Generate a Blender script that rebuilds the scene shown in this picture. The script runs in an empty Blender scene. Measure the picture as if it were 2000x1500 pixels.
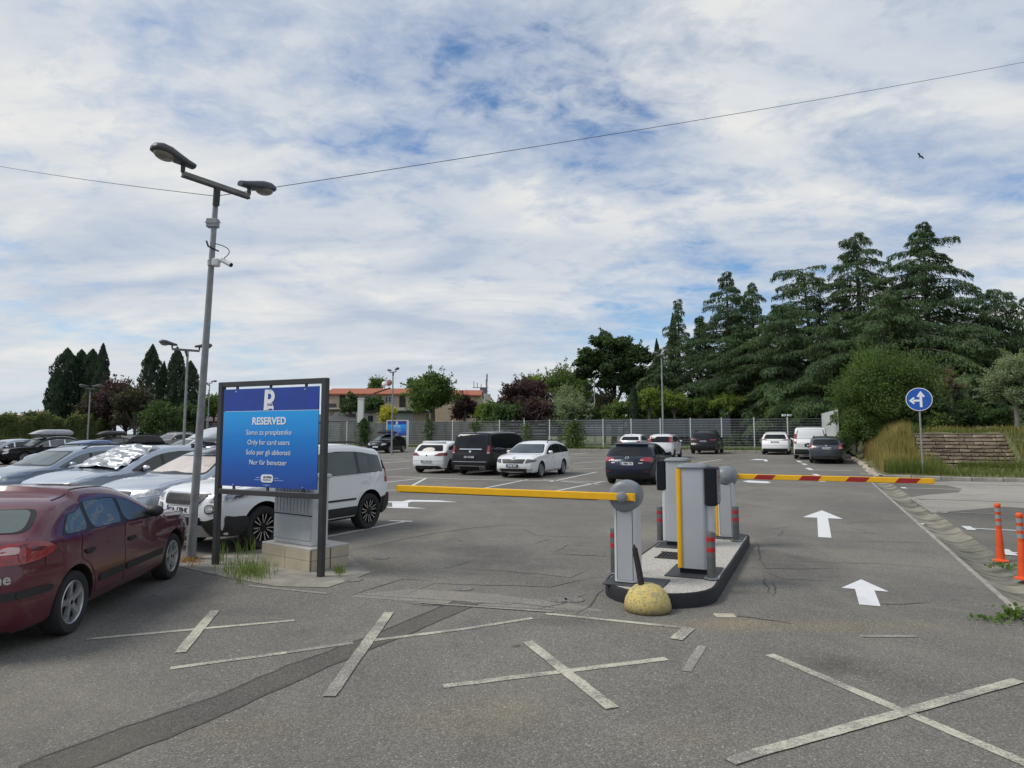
import bpy, bmesh, math, random
import numpy as np
from mathutils import Vector, Matrix
from mathutils.bvhtree import BVHTree
from mathutils.geometry import tessellate_polygon

SC = bpy.context.scene
COL = SC.collection
R = math.radians
rnd = random.Random(7)

# ------------------------------------------------------------------ camera
F_PX, CAM_H, HOR, CY = 1330.0, 1.80, 847.0, 723.0      # focal length in photo pixels, eye height, horizon row, optical axis row
PITCH = math.atan((HOR - CY) / F_PX)
cam_d = bpy.data.cameras.new("camera")
cam_d.sensor_width = 36.0
cam_d.lens = 36.0 * F_PX / 2000.0
cam_d.shift_y = -(750.0 - CY) / 2000.0
cam_d.clip_start, cam_d.clip_end = 0.05, 6000.0
cam = bpy.data.objects.new("camera", cam_d)
cam.location = (0, 0, CAM_H)
cam.rotation_euler = (R(90) + PITCH, 0, 0)
COL.objects.link(cam)
SC.camera = cam

# ------------------------------------------------------------------ light
SUN_EL, SUN_AZ = R(50), R(-98)        # azimuth measured from +Y towards +X
world = bpy.data.worlds.new("World")
SC.world = world
world.use_nodes = True
WN, WL = world.node_tree.nodes, world.node_tree.links
WN.clear()
def wn(t, **k):
    n = WN.new(t)
    for a, b in k.items(): setattr(n, a, b)
    return n
def wmath(op, a, b=None, clamp=False):
    n = wn("ShaderNodeMath", operation=op, use_clamp=clamp)
    for i, v in enumerate((a, b)):
        if v is None: continue
        if isinstance(v, (int, float)): n.inputs[i].default_value = v
        else: WL.new(v, n.inputs[i])
    return n.outputs[0]
def wramp(fac, stops):
    n = wn("ShaderNodeValToRGB")
    e = n.color_ramp.elements
    while len(e) < len(stops): e.new(0.5)
    for i, (p, c) in enumerate(stops):
        e[i].position = p; e[i].color = (c[0], c[1], c[2], 1) if not isinstance(c, (int, float)) else (c, c, c, 1)
    WL.new(fac, n.inputs[0])
    return n.outputs[0]
def wmix(fac, a, b):
    n = wn("ShaderNodeMix", data_type='RGBA')
    if isinstance(fac, (int, float)): n.inputs[0].default_value = fac
    else: WL.new(fac, n.inputs[0])
    for i, v in ((6, a), (7, b)):
        if isinstance(v, tuple): n.inputs[i].default_value = (v[0], v[1], v[2], 1)
        else: WL.new(v, n.inputs[i])
    return n.outputs[2]
def wnoise(vec, scale, detail=6, rough=0.55, dist=0.0):
    n = wn("ShaderNodeTexNoise")
    n.inputs['Scale'].default_value = scale; n.inputs['Detail'].default_value = detail
    n.inputs['Roughness'].default_value = rough; n.inputs['Distortion'].default_value = dist
    WL.new(vec, n.inputs['Vector'])
    return n.outputs[0]
def wmap(vec, loc=(0, 0, 0), rot=(0, 0, 0), scl=(1, 1, 1)):
    n = wn("ShaderNodeMapping")
    n.inputs['Location'].default_value = loc; n.inputs['Rotation'].default_value = rot; n.inputs['Scale'].default_value = scl
    WL.new(vec, n.inputs['Vector'])
    return n.outputs[0]
sky = wn("ShaderNodeTexSky", sky_type='NISHITA', sun_disc=False)
sky.sun_elevation = SUN_EL; sky.sun_rotation = SUN_AZ
sky.air_density = 1.0; sky.dust_density = 0.6; sky.ozone_density = 2.0
tc = wn("ShaderNodeTexCoord")
sep = wn("ShaderNodeSeparateXYZ"); WL.new(tc.outputs['Generated'], sep.inputs[0])
zc = wmath('MAXIMUM', sep.outputs[2], 0.0)
den = wmath('ADD', zc, 0.20)
cx_, cy_ = wmath('DIVIDE', sep.outputs[0], den), wmath('DIVIDE', sep.outputs[1], den)
cmb = wn("ShaderNodeCombineXYZ"); WL.new(cx_, cmb.inputs[0]); WL.new(cy_, cmb.inputs[1])
P0 = cmb.outputs[0]                                         # the cloud layer as a plane overhead
big = wnoise(wmap(P0, (3.1, 1.7, 0), (0, 0, R(28)), (1.0, 0.8, 1)), 0.9, 4, 0.5, 0.3)
mid = wnoise(wmap(P0, (7.3, 2.2, 0), (0, 0, R(-20)), (0.9, 1.25, 1)), 3.4, 9, 0.60, 0.35)
cell = wnoise(wmap(P0, (1.3, 9.2, 0), (0, 0, R(35)), (1, 1.15, 1)), 11.0, 7, 0.62, 0.5)
gapd = wmap(P0, (-0.05 / .75, -1.02 / .34, 0), (0, 0, 0), (1 / .75, 1 / .34, 1))
gl = wn("ShaderNodeVectorMath", operation='LENGTH'); WL.new(gapd, gl.inputs[0])
gap = wmath('POWER', 2.718, wmath('MULTIPLY', wmath('MULTIPLY', gl.outputs['Value'], gl.outputs['Value']), -1.0))
cover = wmath('ADD', wmath('ADD', wmath('MULTIPLY', big, 0.56), wmath('MULTIPLY', mid, 0.40)), wmath('MULTIPLY', cell, 0.20))
cover = wmath('SUBTRACT', wmath('ADD', cover, 0.062), wmath('MULTIPLY', gap, 0.075))
mask = wramp(cover, [(0.485, 0.0), (0.555, 0.58), (0.65, 1.0)])
t1 = wnoise(wmap(P0, (11.7, 4.4, 0), (0, 0, R(14)), (0.55, 1.2, 1)), 2.2, 7, 0.55, 0.6)
tone_n = wmath('ADD', wmath('ADD', wmath('MULTIPLY', t1, 0.74), wmath('MULTIPLY', mid, 0.17)), wmath('MULTIPLY', cell, 0.09))
tone = wramp(tone_n, [(0.38, (5.5, 6.4, 7.9)), (0.48, (7.0, 7.6, 8.5)), (0.56, (8.2, 8.55, 8.95)), (0.66, (9.8, 9.75, 9.5))])
low = wramp(zc, [(0.0, (8.0, 8.6, 9.2)), (0.18, (8.6, 8.9, 9.1))])
lowf = wramp(zc, [(0.0, 0.5), (0.20, 0.0)])
skyb = wn("ShaderNodeMix", data_type='RGBA', blend_type='MULTIPLY'); skyb.inputs[0].default_value = 1.0
WL.new(sky.outputs[0], skyb.inputs[6]); skyb.inputs[7].default_value = (1.15, 1.42, 1.62, 1)
blue = skyb.outputs[2]
col = wmix(mask, blue, tone)
col = wmix(lowf, col, low)
bg = wn("ShaderNodeBackground"); bg.inputs['Strength'].default_value = 0.0505
WL.new(col, bg.inputs['Color'])
wo = wn("ShaderNodeOutputWorld"); WL.new(bg.outputs[0], wo.inputs[0])

sun_d = bpy.data.lights.new("sun", 'SUN')
sun_d.energy = 1.5; sun_d.angle = R(22); sun_d.color = (1.0, 0.95, 0.87)
sun = bpy.data.objects.new("sun", sun_d)
sd = Vector((math.sin(SUN_AZ) * math.cos(SUN_EL), math.cos(SUN_AZ) * math.cos(SUN_EL), math.sin(SUN_EL)))
sun.rotation_euler = sd.to_track_quat('Z', 'Y').to_euler()
sun.location = sd * 50
COL.objects.link(sun)

vs = SC.view_settings
vs.view_transform = 'Standard'; vs.look = 'None'; vs.gamma = 1.0; vs.use_curve_mapping = False
vs.exposure = 0.76

# ------------------------------------------------------------------ the lay of the land
ROT = R(24)                                                 # the car park's grid lies 24 degrees off the view
AX = Vector((math.sin(ROT), math.cos(ROT), 0)); BX = Vector((math.cos(ROT), -math.sin(ROT), 0))
LOTROT = -ROT                                               # z rotation that turns local x, y into B, A
def zg(x, y):                                               # the lot rises 0.3 m towards its far fence
    t = x * AX.x + y * AX.y
    k = min(max((t - 28) / 29, 0), 1)
    return 0.3 * k * k * (3 - 2 * k)
def lot(a, b, z=0.0, ground=True):
    p = AX * a + BX * b
    return Vector((p.x, p.y, (zg(p.x, p.y) if ground else 0) + z))
def at(u, v, z=None):                                       # where the sight line through a photo pixel meets the ground (or height z)
    zz = 0.0 if z is None else z
    for _ in range(20):
        xc, yc = (u - 1000) / F_PX, (CY - v) / F_PX
        dy = math.cos(PITCH) - yc * math.sin(PITCH); dz = math.sin(PITCH) + yc * math.cos(PITCH)
        t = (zz - CAM_H) / dz
        p = Vector((t * xc, t * dy, zz))
        if z is not None: break
        zz = zg(p.x, p.y)
    return p
def atd(u, v, Y):                                           # the point on that sight line at distance Y
    xc, yc = (u - 1000) / F_PX, (CY - v) / F_PX
    dy = math.cos(PITCH) - yc * math.sin(PITCH); dz = math.sin(PITCH) + yc * math.cos(PITCH)
    return Vector((Y / dy * xc, Y, CAM_H + Y / dy * dz))

# ------------------------------------------------------------------ materials
MATS = {}
class NT:
    def __init__(s, name):
        s.m = bpy.data.materials.new(name); s.m.use_nodes = True
        s.n, s.l = s.m.node_tree.nodes, s.m.node_tree.links
        s.b = s.n["Principled BSDF"]
        s.tc = s.n.new("ShaderNodeTexCoord")
    def val(s, sock, v):
        if isinstance(v, (int, float)): sock.default_value = v
        elif isinstance(v, tuple): sock.default_value = (v[0], v[1], v[2], 1) if len(v) == 3 else v
        else: s.l.new(v, sock)
    def noise(s, scale, detail=4, rough=0.55, dist=0, vec=None, scl=None):
        n = s.n.new("ShaderNodeTexNoise")
        n.inputs['Scale'].default_value = scale; n.inputs['Detail'].default_value = detail
        n.inputs['Roughness'].default_value = rough; n.inputs['Distortion'].default_value = dist
        v = vec or s.tc.outputs['Object']
        if scl:
            mp = s.n.new("ShaderNodeMapping"); mp.inputs['Scale'].default_value = scl; s.l.new(v, mp.inputs[0]); v = mp.outputs[0]
        s.l.new(v, n.inputs['Vector'])
        return n.outputs[0]
    def vor(s, scale, feature='F1', vec=None):
        n = s.n.new("ShaderNodeTexVoronoi"); n.feature = feature; n.inputs['Scale'].default_value = scale
        s.l.new(vec or s.tc.outputs['Object'], n.inputs['Vector'])
        return n
    def ramp(s, f, stops):
        n = s.n.new("ShaderNodeValToRGB"); e = n.color_ramp.elements
        while len(e) < len(stops): e.new(0.5)
        for i, (p, c) in enumerate(stops):
            e[i].position = p; e[i].color = (c, c, c, 1) if isinstance(c, (int, float)) else (c[0], c[1], c[2], 1)
        s.l.new(f, n.inputs[0])
        return n.outputs[0]
    def mix(s, f, a, b, mode='MIX'):
        n = s.n.new("ShaderNodeMix"); n.data_type = 'RGBA'; n.blend_type = mode
        s.val(n.inputs[0], f); s.val(n.inputs[6], a); s.val(n.inputs[7], b)
        return n.outputs[2]
    def math(s, op, a, b=0.0):
        n = s.n.new("ShaderNodeMath"); n.operation = op
        s.val(n.inputs[0], a); s.val(n.inputs[1], b)
        return n.outputs[0]
    def bump(s, h, strength=0.3, dist=0.01):
        n = s.n.new("ShaderNodeBump"); n.inputs['Strength'].default_value = strength; n.inputs['Distance'].default_value = dist
        s.l.new(h, n.inputs['Height']); s.l.new(n.outputs[0], s.b.inputs['Normal'])
    def set(s, **k):
        nm = dict(col='Base Color', rough='Roughness', metal='Metallic', spec='Specular IOR Level', coat='Coat Weight', coatr='Coat Roughness',
                  trans='Transmission Weight', emis='Emission Color', emiss='Emission Strength', alpha='Alpha', ior='IOR')
        for a, v in k.items(): s.val(s.b.inputs[nm[a]], v)
        return s
def simple(name, col, rough=0.6, metal=0.0, var=0.12, scale=6.0, bump=0.0, spec=0.5, coat=0.0):
    if name in MATS: return MATS[name]
    t = NT(name)
    n = t.noise(scale, 5, 0.6)
    c = t.mix(t.ramp(n, [(0.35, 0.0), (0.7, 1.0)]), tuple(x * (1 - var) for x in col), tuple(min(1, x * (1 + var)) for x in col))
    t.set(col=c, rough=t.math('ADD', t.math('MULTIPLY', n, 0.15), rough - 0.075), metal=metal, spec=spec, coat=coat)
    if bump: t.bump(t.noise(scale * 8, 4), bump, 0.005)
    MATS[name] = t.m
    return t.m
def paint(name, col, metal=0.0, rough=0.35, coat=1.0, dirt=0.10):
    if name in MATS: return MATS[name]
    t = NT(name)
    n = t.noise(3.0, 6, 0.65)
    g = t.n.new("ShaderNodeSeparateXYZ"); t.l.new(t.tc.outputs['Object'], g.inputs[0])
    lowf = t.ramp(g.outputs[2], [(0.12, 1.0), (0.55, 0.0)])
    d = t.math('MULTIPLY', t.math('ADD', t.math('MULTIPLY', lowf, 0.9), 0.25), t.math('MULTIPLY', n, dirt * 2 * (.35 if max(col) < .06 else 1)))
    if max(col) < .06: coat *= .3
    t.set(col=t.mix(d, col, (0.22, 0.20, 0.17)), metal=metal, spec=.22 if max(col) < .06 else .5, rough=t.math('ADD', t.math('MULTIPLY', d, 0.6), rough), coat=coat, coatr=t.math('ADD', t.math('MULTIPLY', n, 0.06), 0.02))
    MATS[name] = t.m
    return t.m
def glass(name, col=(0.03, 0.042, 0.045), rough=0.03, spec=0.6):
    if name in MATS: return MATS[name]
    t = NT(name)
    n = t.noise(1.6, 3, 0.5)
    t.set(col=t.mix(n, tuple(c * 0.55 for c in col), tuple(c * 1.5 for c in col)), rough=rough, spec=spec, ior=1.5)
    MATS[name] = t.m
    return t.m

def asphalt(name, c0=0.135, c1=0.20, warm=1.0, speck=1.0, stains=True, spots=()):
    t = NT(name)
    L1 = t.noise(0.22, 6, 0.6, 0.6); L2 = t.noise(1.3, 6, 0.65, 0.4); L3 = t.noise(9, 5, 0.7)
    base = t.mix(t.ramp(L1, [(0.34, 0.0), (0.66, 1.0)]), (c0, c0 * 0.955, c0 * 0.86), (c1 * 1.0, c1 * 0.955 * (1 - .01 * warm), c1 * 0.83))
    base = t.mix(t.math('MULTIPLY', t.ramp(L2, [(0.50, 0.0), (0.74, 1.0)]), 0.42), base, (c1 * 1.18, c1 * 1.13, c1 * 1.0))
    base = t.mix(t.math('MULTIPLY', t.ramp(L2, [(0.26, 1.0), (0.42, 0.0)]), 0.42), base, (c0 * 0.6, c0 * 0.59, c0 * 0.6))
    # small stones in the surface
    v = t.vor(85); sc = t.ramp(v.outputs['Color'], [(0.0, 0.55), (0.55, 0.95), (0.86, 1.25), (1.0, 2.5)])
    edge = t.ramp(v.outputs['Distance'], [(0.25, 1.0), (0.62, 0.55)])
    st = t.mix(1.0, sc, edge, 'MULTIPLY')
    base = t.mix(0.8 * speck, base, t.mix(1.0, base, st, 'MULTIPLY'))
    base = t.mix(t.math('MULTIPLY', L3, 0.35), base, t.mix(1.0, base, (0.72, 0.72, 0.74), 'MULTIPLY'))
    if stains:
        s = t.noise(2.6, 3, 0.5, 0.2)
        base = t.mix(t.math('MULTIPLY', t.ramp(s, [(0.70, 0.0), (0.76, 1.0)]), 0.55), base, (0.05, 0.05, 0.052))
        s2 = t.noise(0.9, 7, 0.7, 1.2, scl=(1.0, 1.7, 1))
        base = t.mix(t.math('MULTIPLY', t.ramp(s2, [(0.60, 0.0), (0.72, 1.0)]), 0.25), base, (c1 * 1.1, c1 * 1.0, c1 * 0.72))
    d1 = t.noise(.55, 5, .6, .8, scl=(1, .45, 1))
    base = t.mix(t.math('MULTIPLY', t.ramp(d1, [(.52, 0.), (.70, 1.)]), .38), base, (c1 * .98, c1 * .88, c1 * .66))
    base = t.mix(t.math('MULTIPLY', t.ramp(d1, [(.28, 1.), (.44, 0.)]), .40), base, (c0 * .62, c0 * .60, c0 * .57))
    for (sx, sy, ra_, rb_, rot_, amt, cl) in spots:
        mp = t.n.new("ShaderNodeMapping"); mp.vector_type = 'TEXTURE'; mp.inputs['Location'].default_value = (sx, sy, 0); mp.inputs['Rotation'].default_value = (0, 0, rot_); mp.inputs['Scale'].default_value = (ra_, rb_, 1e6)
        t.l.new(t.tc.outputs['Object'], mp.inputs[0]); ln = t.n.new("ShaderNodeVectorMath"); ln.operation = 'LENGTH'; t.l.new(mp.outputs[0], ln.inputs[0])
        f = t.ramp(t.math('ADD', ln.outputs['Value'], t.math('MULTIPLY', t.math('SUBTRACT', L2, .5), 1.5)), [(.25, 1.), (1.0, 0.)])
        base = t.mix(t.math('MULTIPLY', f, amt), base, t.mix(1.0, base, cl, 'MULTIPLY'))
    t.set(col=base, rough=0.88, spec=0.3)
    t.bump(t.math('ADD', v.outputs['Distance'], t.math('MULTIPLY', L3, 0.6)), 0.5, 0.006)
    MATS[name] = t.m
    return t.m
def roadpaint(name, col=(0.55, 0.55, 0.5), wear=0.5, under=(0.15, 0.148, 0.142)):
    if name in MATS: return MATS[name]
    t = NT(name)
    a = t.noise(48, 7, 0.8); b = t.noise(2.2, 5, 0.6)
    f = t.ramp(t.math('ADD', t.math('MULTIPLY', a, 0.65), t.math('MULTIPLY', b, 0.5)), [(0.36 + 0.22 * wear, 0.0), (0.47 + 0.22 * wear, 1.0)])
    c = t.mix(t.noise(60, 4, 0.7), tuple(x * 0.72 for x in col), tuple(min(1, x * 1.15) for x in col))
    v0 = t.vor(85); under = t.mix(.85, under, t.mix(1.0, under, t.ramp(v0.outputs['Color'], [(0.0, 0.5), (0.55, 0.9), (0.86, 1.2), (1.0, 2.2)]), 'MULTIPLY'))
    t.set(col=t.mix(f, c, under) if False else t.mix(f, under, c) if wear > 0.45 else t.mix(t.math('MULTIPLY', f, 1.0), tuple(x * 0.75 for x in col), c), rough=0.8, spec=0.3)
    v = t.vor(85); t.bump(v.outputs['Distance'], 0.4, 0.005)
    MATS[name] = t.m
    return t.m
def leafmat(name, dark, light, scale=0.45, trans=0.25):
    if name in MATS: return MATS[name]
    dark = tuple(x * 1.7 for x in dark); light = tuple(x * 1.8 for x in light)
    t = NT(name)
    geo = t.n.new("ShaderNodeNewGeometry")
    n = t.noise(scale, 3, 0.6)
    f = t.math('ADD', t.math('MULTIPLY', t.ramp(n, [(0.32, 0.0), (0.68, 1.0)]), 0.6), t.math('MULTIPLY', geo.outputs['Random Per Island'], 0.4))
    c = t.mix(f, dark, light)
    t.set(col=c, rough=0.62, spec=0.25)
    tr = t.n.new("ShaderNodeBsdfTranslucent"); t.l.new(t.mix(1.0, c, (1.2, 1.25, 0.6), 'MULTIPLY'), tr.inputs[0])
    mx = t.n.new("ShaderNodeMixShader"); mx.inputs[0].default_value = min(.5, trans + .18)
    t.l.new(t.b.outputs[0], mx.inputs[1]); t.l.new(tr.outputs[0], mx.inputs[2])
    t.l.new(mx.outputs[0], t.n["Material Output"].inputs[0])
    MATS[name] = t.m
    return t.m

# ------------------------------------------------------------------ mesh helpers
class MB:
    """collects simple shapes; build() links them as ONE mesh object"""
    def __init__(s): s.v, s.f, s.mi = [], [], []
    def add(s, vs_, fs, mi=0, M=None):
        o = len(s.v)
        s.v += [tuple(M @ Vector(p)) if M is not None else tuple(p) for p in vs_]
        s.f += [tuple(i + o for i in q) for q in fs]; s.mi += [mi] * len(fs)
        return s
    def box(s, c, d, mi=0, M=None, bev=0.0):
        x, y, z = c; a, b, e = d[0] / 2, d[1] / 2, d[2] / 2
        if bev <= 0:
            vs_ = [(x + i * a, y + j * b, z + k * e) for i in (-1, 1) for j in (-1, 1) for k in (-1, 1)]
            return s.add(vs_, [(0, 1, 3, 2), (4, 6, 7, 5), (0, 4, 5, 1), (2, 3, 7, 6), (0, 2, 6, 4), (1, 5, 7, 3)], mi, M)
        w = min(bev, a * .9, b * .9, e * .9)
        prof = [(-a, -b + w), (-a + w, -b), (a - w, -b), (a, -b + w), (a, b - w), (a - w, b), (-a + w, b), (-a, b - w)]
        ins = [(px * (1 - w / a) , py * (1 - w / b)) for px, py in prof]
        rings = [[(x + p, y + q, z - e) for p, q in ins], [(x + p, y + q, z - e + w) for p, q in prof], [(x + p, y + q, z + e - w) for p, q in prof], [(x + p, y + q, z + e) for p, q in ins]]
        return s.rings(rings, True, True, mi, M)
    def rings(s, rings, cap0=True, cap1=True, mi=0, M=None, closed=True):
        n = len(rings[0]); vs_ = [p for r in rings for p in r]; fs = []
        for k in range(len(rings) - 1):
            for i in range(n if closed else n - 1):
                j = (i + 1) % n
                fs.append((k * n + i, k * n + j, (k + 1) * n + j, (k + 1) * n + i))
        if cap0: fs.append(tuple(range(n - 1, -1, -1)))
        if cap1: fs.append(tuple((len(rings) - 1) * n + i for i in range(n)))
        return s.add(vs_, fs, mi, M)
    def prism(s, poly, z0, z1, mi=0, M=None):
        a = sum(poly[i][0] * poly[(i + 1) % len(poly)][1] - poly[(i + 1) % len(poly)][0] * poly[i][1] for i in range(len(poly)))
        if a < 0: poly = poly[::-1]
        return s.rings([[(p[0], p[1], z0) for p in poly], [(p[0], p[1], z1) for p in poly]], True, True, mi, M)
    def lathe(s, prof, n=20, mi=0, M=None, cap0=True, cap1=True):
        return s.rings([[(r * math.cos(2 * math.pi * i / n), r * math.sin(2 * math.pi * i / n), z) for i in range(n)] for r, z in prof], cap0, cap1, mi, M)
    def tube(s, pts, rad, n=8, mi=0, M=None):
        pts = [Vector(p) for p in pts]; rs = rad if isinstance(rad, (list, tuple)) else [rad] * len(pts)
        rings = []; up = Vector((0, 0, 1))
        for i, p in enumerate(pts):
            d = (pts[min(i + 1, len(pts) - 1)] - pts[max(i - 1, 0)]).normalized()
            a = d.cross(up if abs(d.z) < 0.95 else Vector((1, 0, 0))).normalized(); b = a.cross(d)
            rings.append([tuple(p + (a * math.cos(2 * math.pi * k / n) + b * math.sin(2 * math.pi * k / n)) * rs[i]) for k in range(n)])
        return s.rings(rings, True, True, mi, M)
    def ball(s, c, r, n=14, m=8, mi=0, M=None):
        r = r if isinstance(r, (tuple, list)) else (r, r, r)
        rings = []
        for k in range(1, m):
            t = math.pi * k / m
            rings.append([(c[0] + r[0] * math.sin(t) * math.cos(2 * math.pi * i / n), c[1] + r[1] * math.sin(t) * math.sin(2 * math.pi * i / n), c[2] - r[2] * math.cos(t)) for i in range(n)])
        return s.rings(rings, True, True, mi, M)
    def mesh(s, name, mats, smooth=None):
        me = bpy.data.meshes.new(name); me.from_pydata(s.v, [], s.f); me.validate()
        for m in (mats if isinstance(mats, (list, tuple)) else [mats]): me.materials.append(m)
        if len(s.mi) == len(me.polygons): me.polygons.foreach_set('material_index', s.mi)
        if smooth is not None:
            me.polygons.foreach_set('use_smooth', [True] * len(me.polygons)); me.set_sharp_from_angle(angle=R(smooth))
        me.update()
        return me
    def build(s, name, mats, parent=None, smooth=None, M=None):
        return link(name, s.mesh(name, mats, smooth), parent, M)
def link(name, me, parent=None, M=None):
    o = bpy.data.objects.new(name, me); COL.objects.link(o)
    if parent is not None: o.parent = parent
    if M is not None: o.matrix_local = M
    return o
def tag(o, label=None, cat=None, group=None, kind=None):
    if label: o['label'] = label
    if cat: o['category'] = cat
    if group: o['group'] = group
    if kind: o['kind'] = kind
    return o
def thing(name, label, cat, loc=(0, 0, 0), rz=0.0, group=None):
    o = bpy.data.objects.new(name, None); COL.objects.link(o); o.location = loc; o.rotation_euler = (0, 0, rz)
    o.empty_display_size = 0.2
    return tag(o, label, cat, group)
def copy_tree(o, parent=None):
    c = o.copy(); COL.objects.link(c)
    if parent is not None: c.parent = parent
    for ch in [x for x in o.children]: copy_tree(ch, c)
    return c
def T(x, y, z): return Matrix.Translation((x, y, z))
def RZ(a): return Matrix.Rotation(a, 4, 'Z')
def RX(a): return Matrix.Rotation(a, 4, 'X')
def RY(a): return Matrix.Rotation(a, 4, 'Y')

_txt = {}
def text_mesh(s, size, mat, bold=0.0, depth=0.002):
    cu = bpy.data.curves.new("lettering", 'FONT'); cu.body = s; cu.size = size; cu.align_x = 'CENTER'; cu.align_y = 'CENTER'
    cu.offset = bold; cu.extrude = depth; cu.resolution_u = 3
    o = bpy.data.objects.new("lettering_tmp", cu); COL.objects.link(o)
    dg = bpy.context.evaluated_depsgraph_get()
    me = bpy.data.meshes.new_from_object(o.evaluated_get(dg))
    bpy.data.objects.remove(o); bpy.data.curves.remove(cu)
    me.materials.clear(); me.materials.append(mat); me.name = "lettering"
    return me
# ------------------------------------------------------------------ cars
def chaikin(pts, it=3):
    for _ in range(it):
        out = [pts[0]]
        for a, b in zip(pts, pts[1:]):
            out += [(a[0] * .75 + b[0] * .25, a[1] * .75 + b[1] * .25), (a[0] * .25 + b[0] * .75, a[1] * .25 + b[1] * .75)]
        pts = out + [pts[-1]]
    return pts
def resample(pts, step):
    out = [pts[0]]; acc = 0.0
    for a, b in zip(pts, pts[1:]):
        d = math.dist(a, b)
        while acc + d >= step:
            t = (step - acc) / d
            a = (a[0] + (b[0] - a[0]) * t, a[1] + (b[1] - a[1]) * t); out.append(a); d = math.dist(a, b); acc = 0.0
        acc += d
    out.append(pts[-1])
    return out
def round_poly(poly, r, n=4):
    out = []
    N = len(poly)
    for i in range(N):
        p, a, b = Vector(poly[i]), Vector(poly[i - 1]), Vector(poly[(i + 1) % N])
        da, db = (a - p), (b - p)
        ra = min(r, da.length * .45); rb = min(r, db.length * .45)
        s, e = p + da.normalized() * ra, p + db.normalized() * rb
        for k in range(n + 1):
            t = k / n
            out.append(tuple(s * (1 - t) ** 2 + p * 2 * t * (1 - t) + e * t * t))
    return out
def clip_x(poly, x, keep_less=True):
    out = []
    N = len(poly)
    for i in range(N):
        a, b = poly[i], poly[(i + 1) % N]
        ia, ib = (a[0] <= x) == keep_less, (b[0] <= x) == keep_less
        if ia: out.append(a)
        if ia != ib and abs(b[0] - a[0]) > 1e-9:
            t = (x - a[0]) / (b[0] - a[0]); out.append((x, a[1] + (b[1] - a[1]) * t))
    return out
def grow(poly, d):
    c = Vector((sum(p[0] for p in poly) / len(poly), sum(p[1] for p in poly) / len(poly)))
    out = []
    for p in poly:
        v = Vector(p) - c
        out.append(tuple(Vector(p) + v.normalized() * d))
    return out

TYRE = RIMS = None
def wheel_meshes():
    global TYRE
    tb = MB()
    tb.lathe([(0.62, -.30), (0.80, -.33), (0.93, -.33), (0.985, -.26), (1.0, -.12), (1.0, .12), (.985, .26), (.93, .33), (.80, .33), (.68, .27), (.66, .10)], 36, 0)
    return tb
def rim_mb(ns, style):
    m = MB()
    m.lathe([(0.66, .12), (0.655, .05)], 32, 1, None, True, True)                  # dark brake space
    m.rings([[(r * math.cos(2 * math.pi * i / 36), r * math.sin(2 * math.pi * i / 36), z) for i in range(36)] for r, z in [(.60, .13), (.625, .27), (.67, .30), (.69, .28), (.66, .1)]], False, False, 0)
    m.lathe([(.17, .13), (.16, .235), (.12, .25), (.06, .255)], 16, 0)
    m.lathe([(.075, .255), (.07, .262)], 12, 1)
    for k in range(ns):
        a = 2 * math.pi * k / ns + math.pi / 2
        Mx = RZ(a)
        if style == 'solid':
            m.rings([[(.12, -.115, .14), (.12, .115, .14), (.12, .10, .24), (.12, -.10, .24)], [(.40, -.085, .15), (.40, .085, .15), (.40, .07, .26), (.40, -.07, .26)], [(.63, -.13, .15), (.63, .13, .15), (.63, .115, .275), (.63, -.115, .275)]], True, True, 0, Mx)
        else:
            for s in (-1, 1):
                m.rings([[(.12, s * .05 - .03, .14), (.12, s * .05 + .03, .14), (.12, s * .05 + .025, .24), (.12, s * .05 - .025, .24)], [(.63, s * .16 - .035, .15), (.63, s * .16 + .035, .15), (.63, s * .16 + .03, .27), (.63, s * .16 - .03, .27)]], True, True, 0, Mx)
    return m

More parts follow.
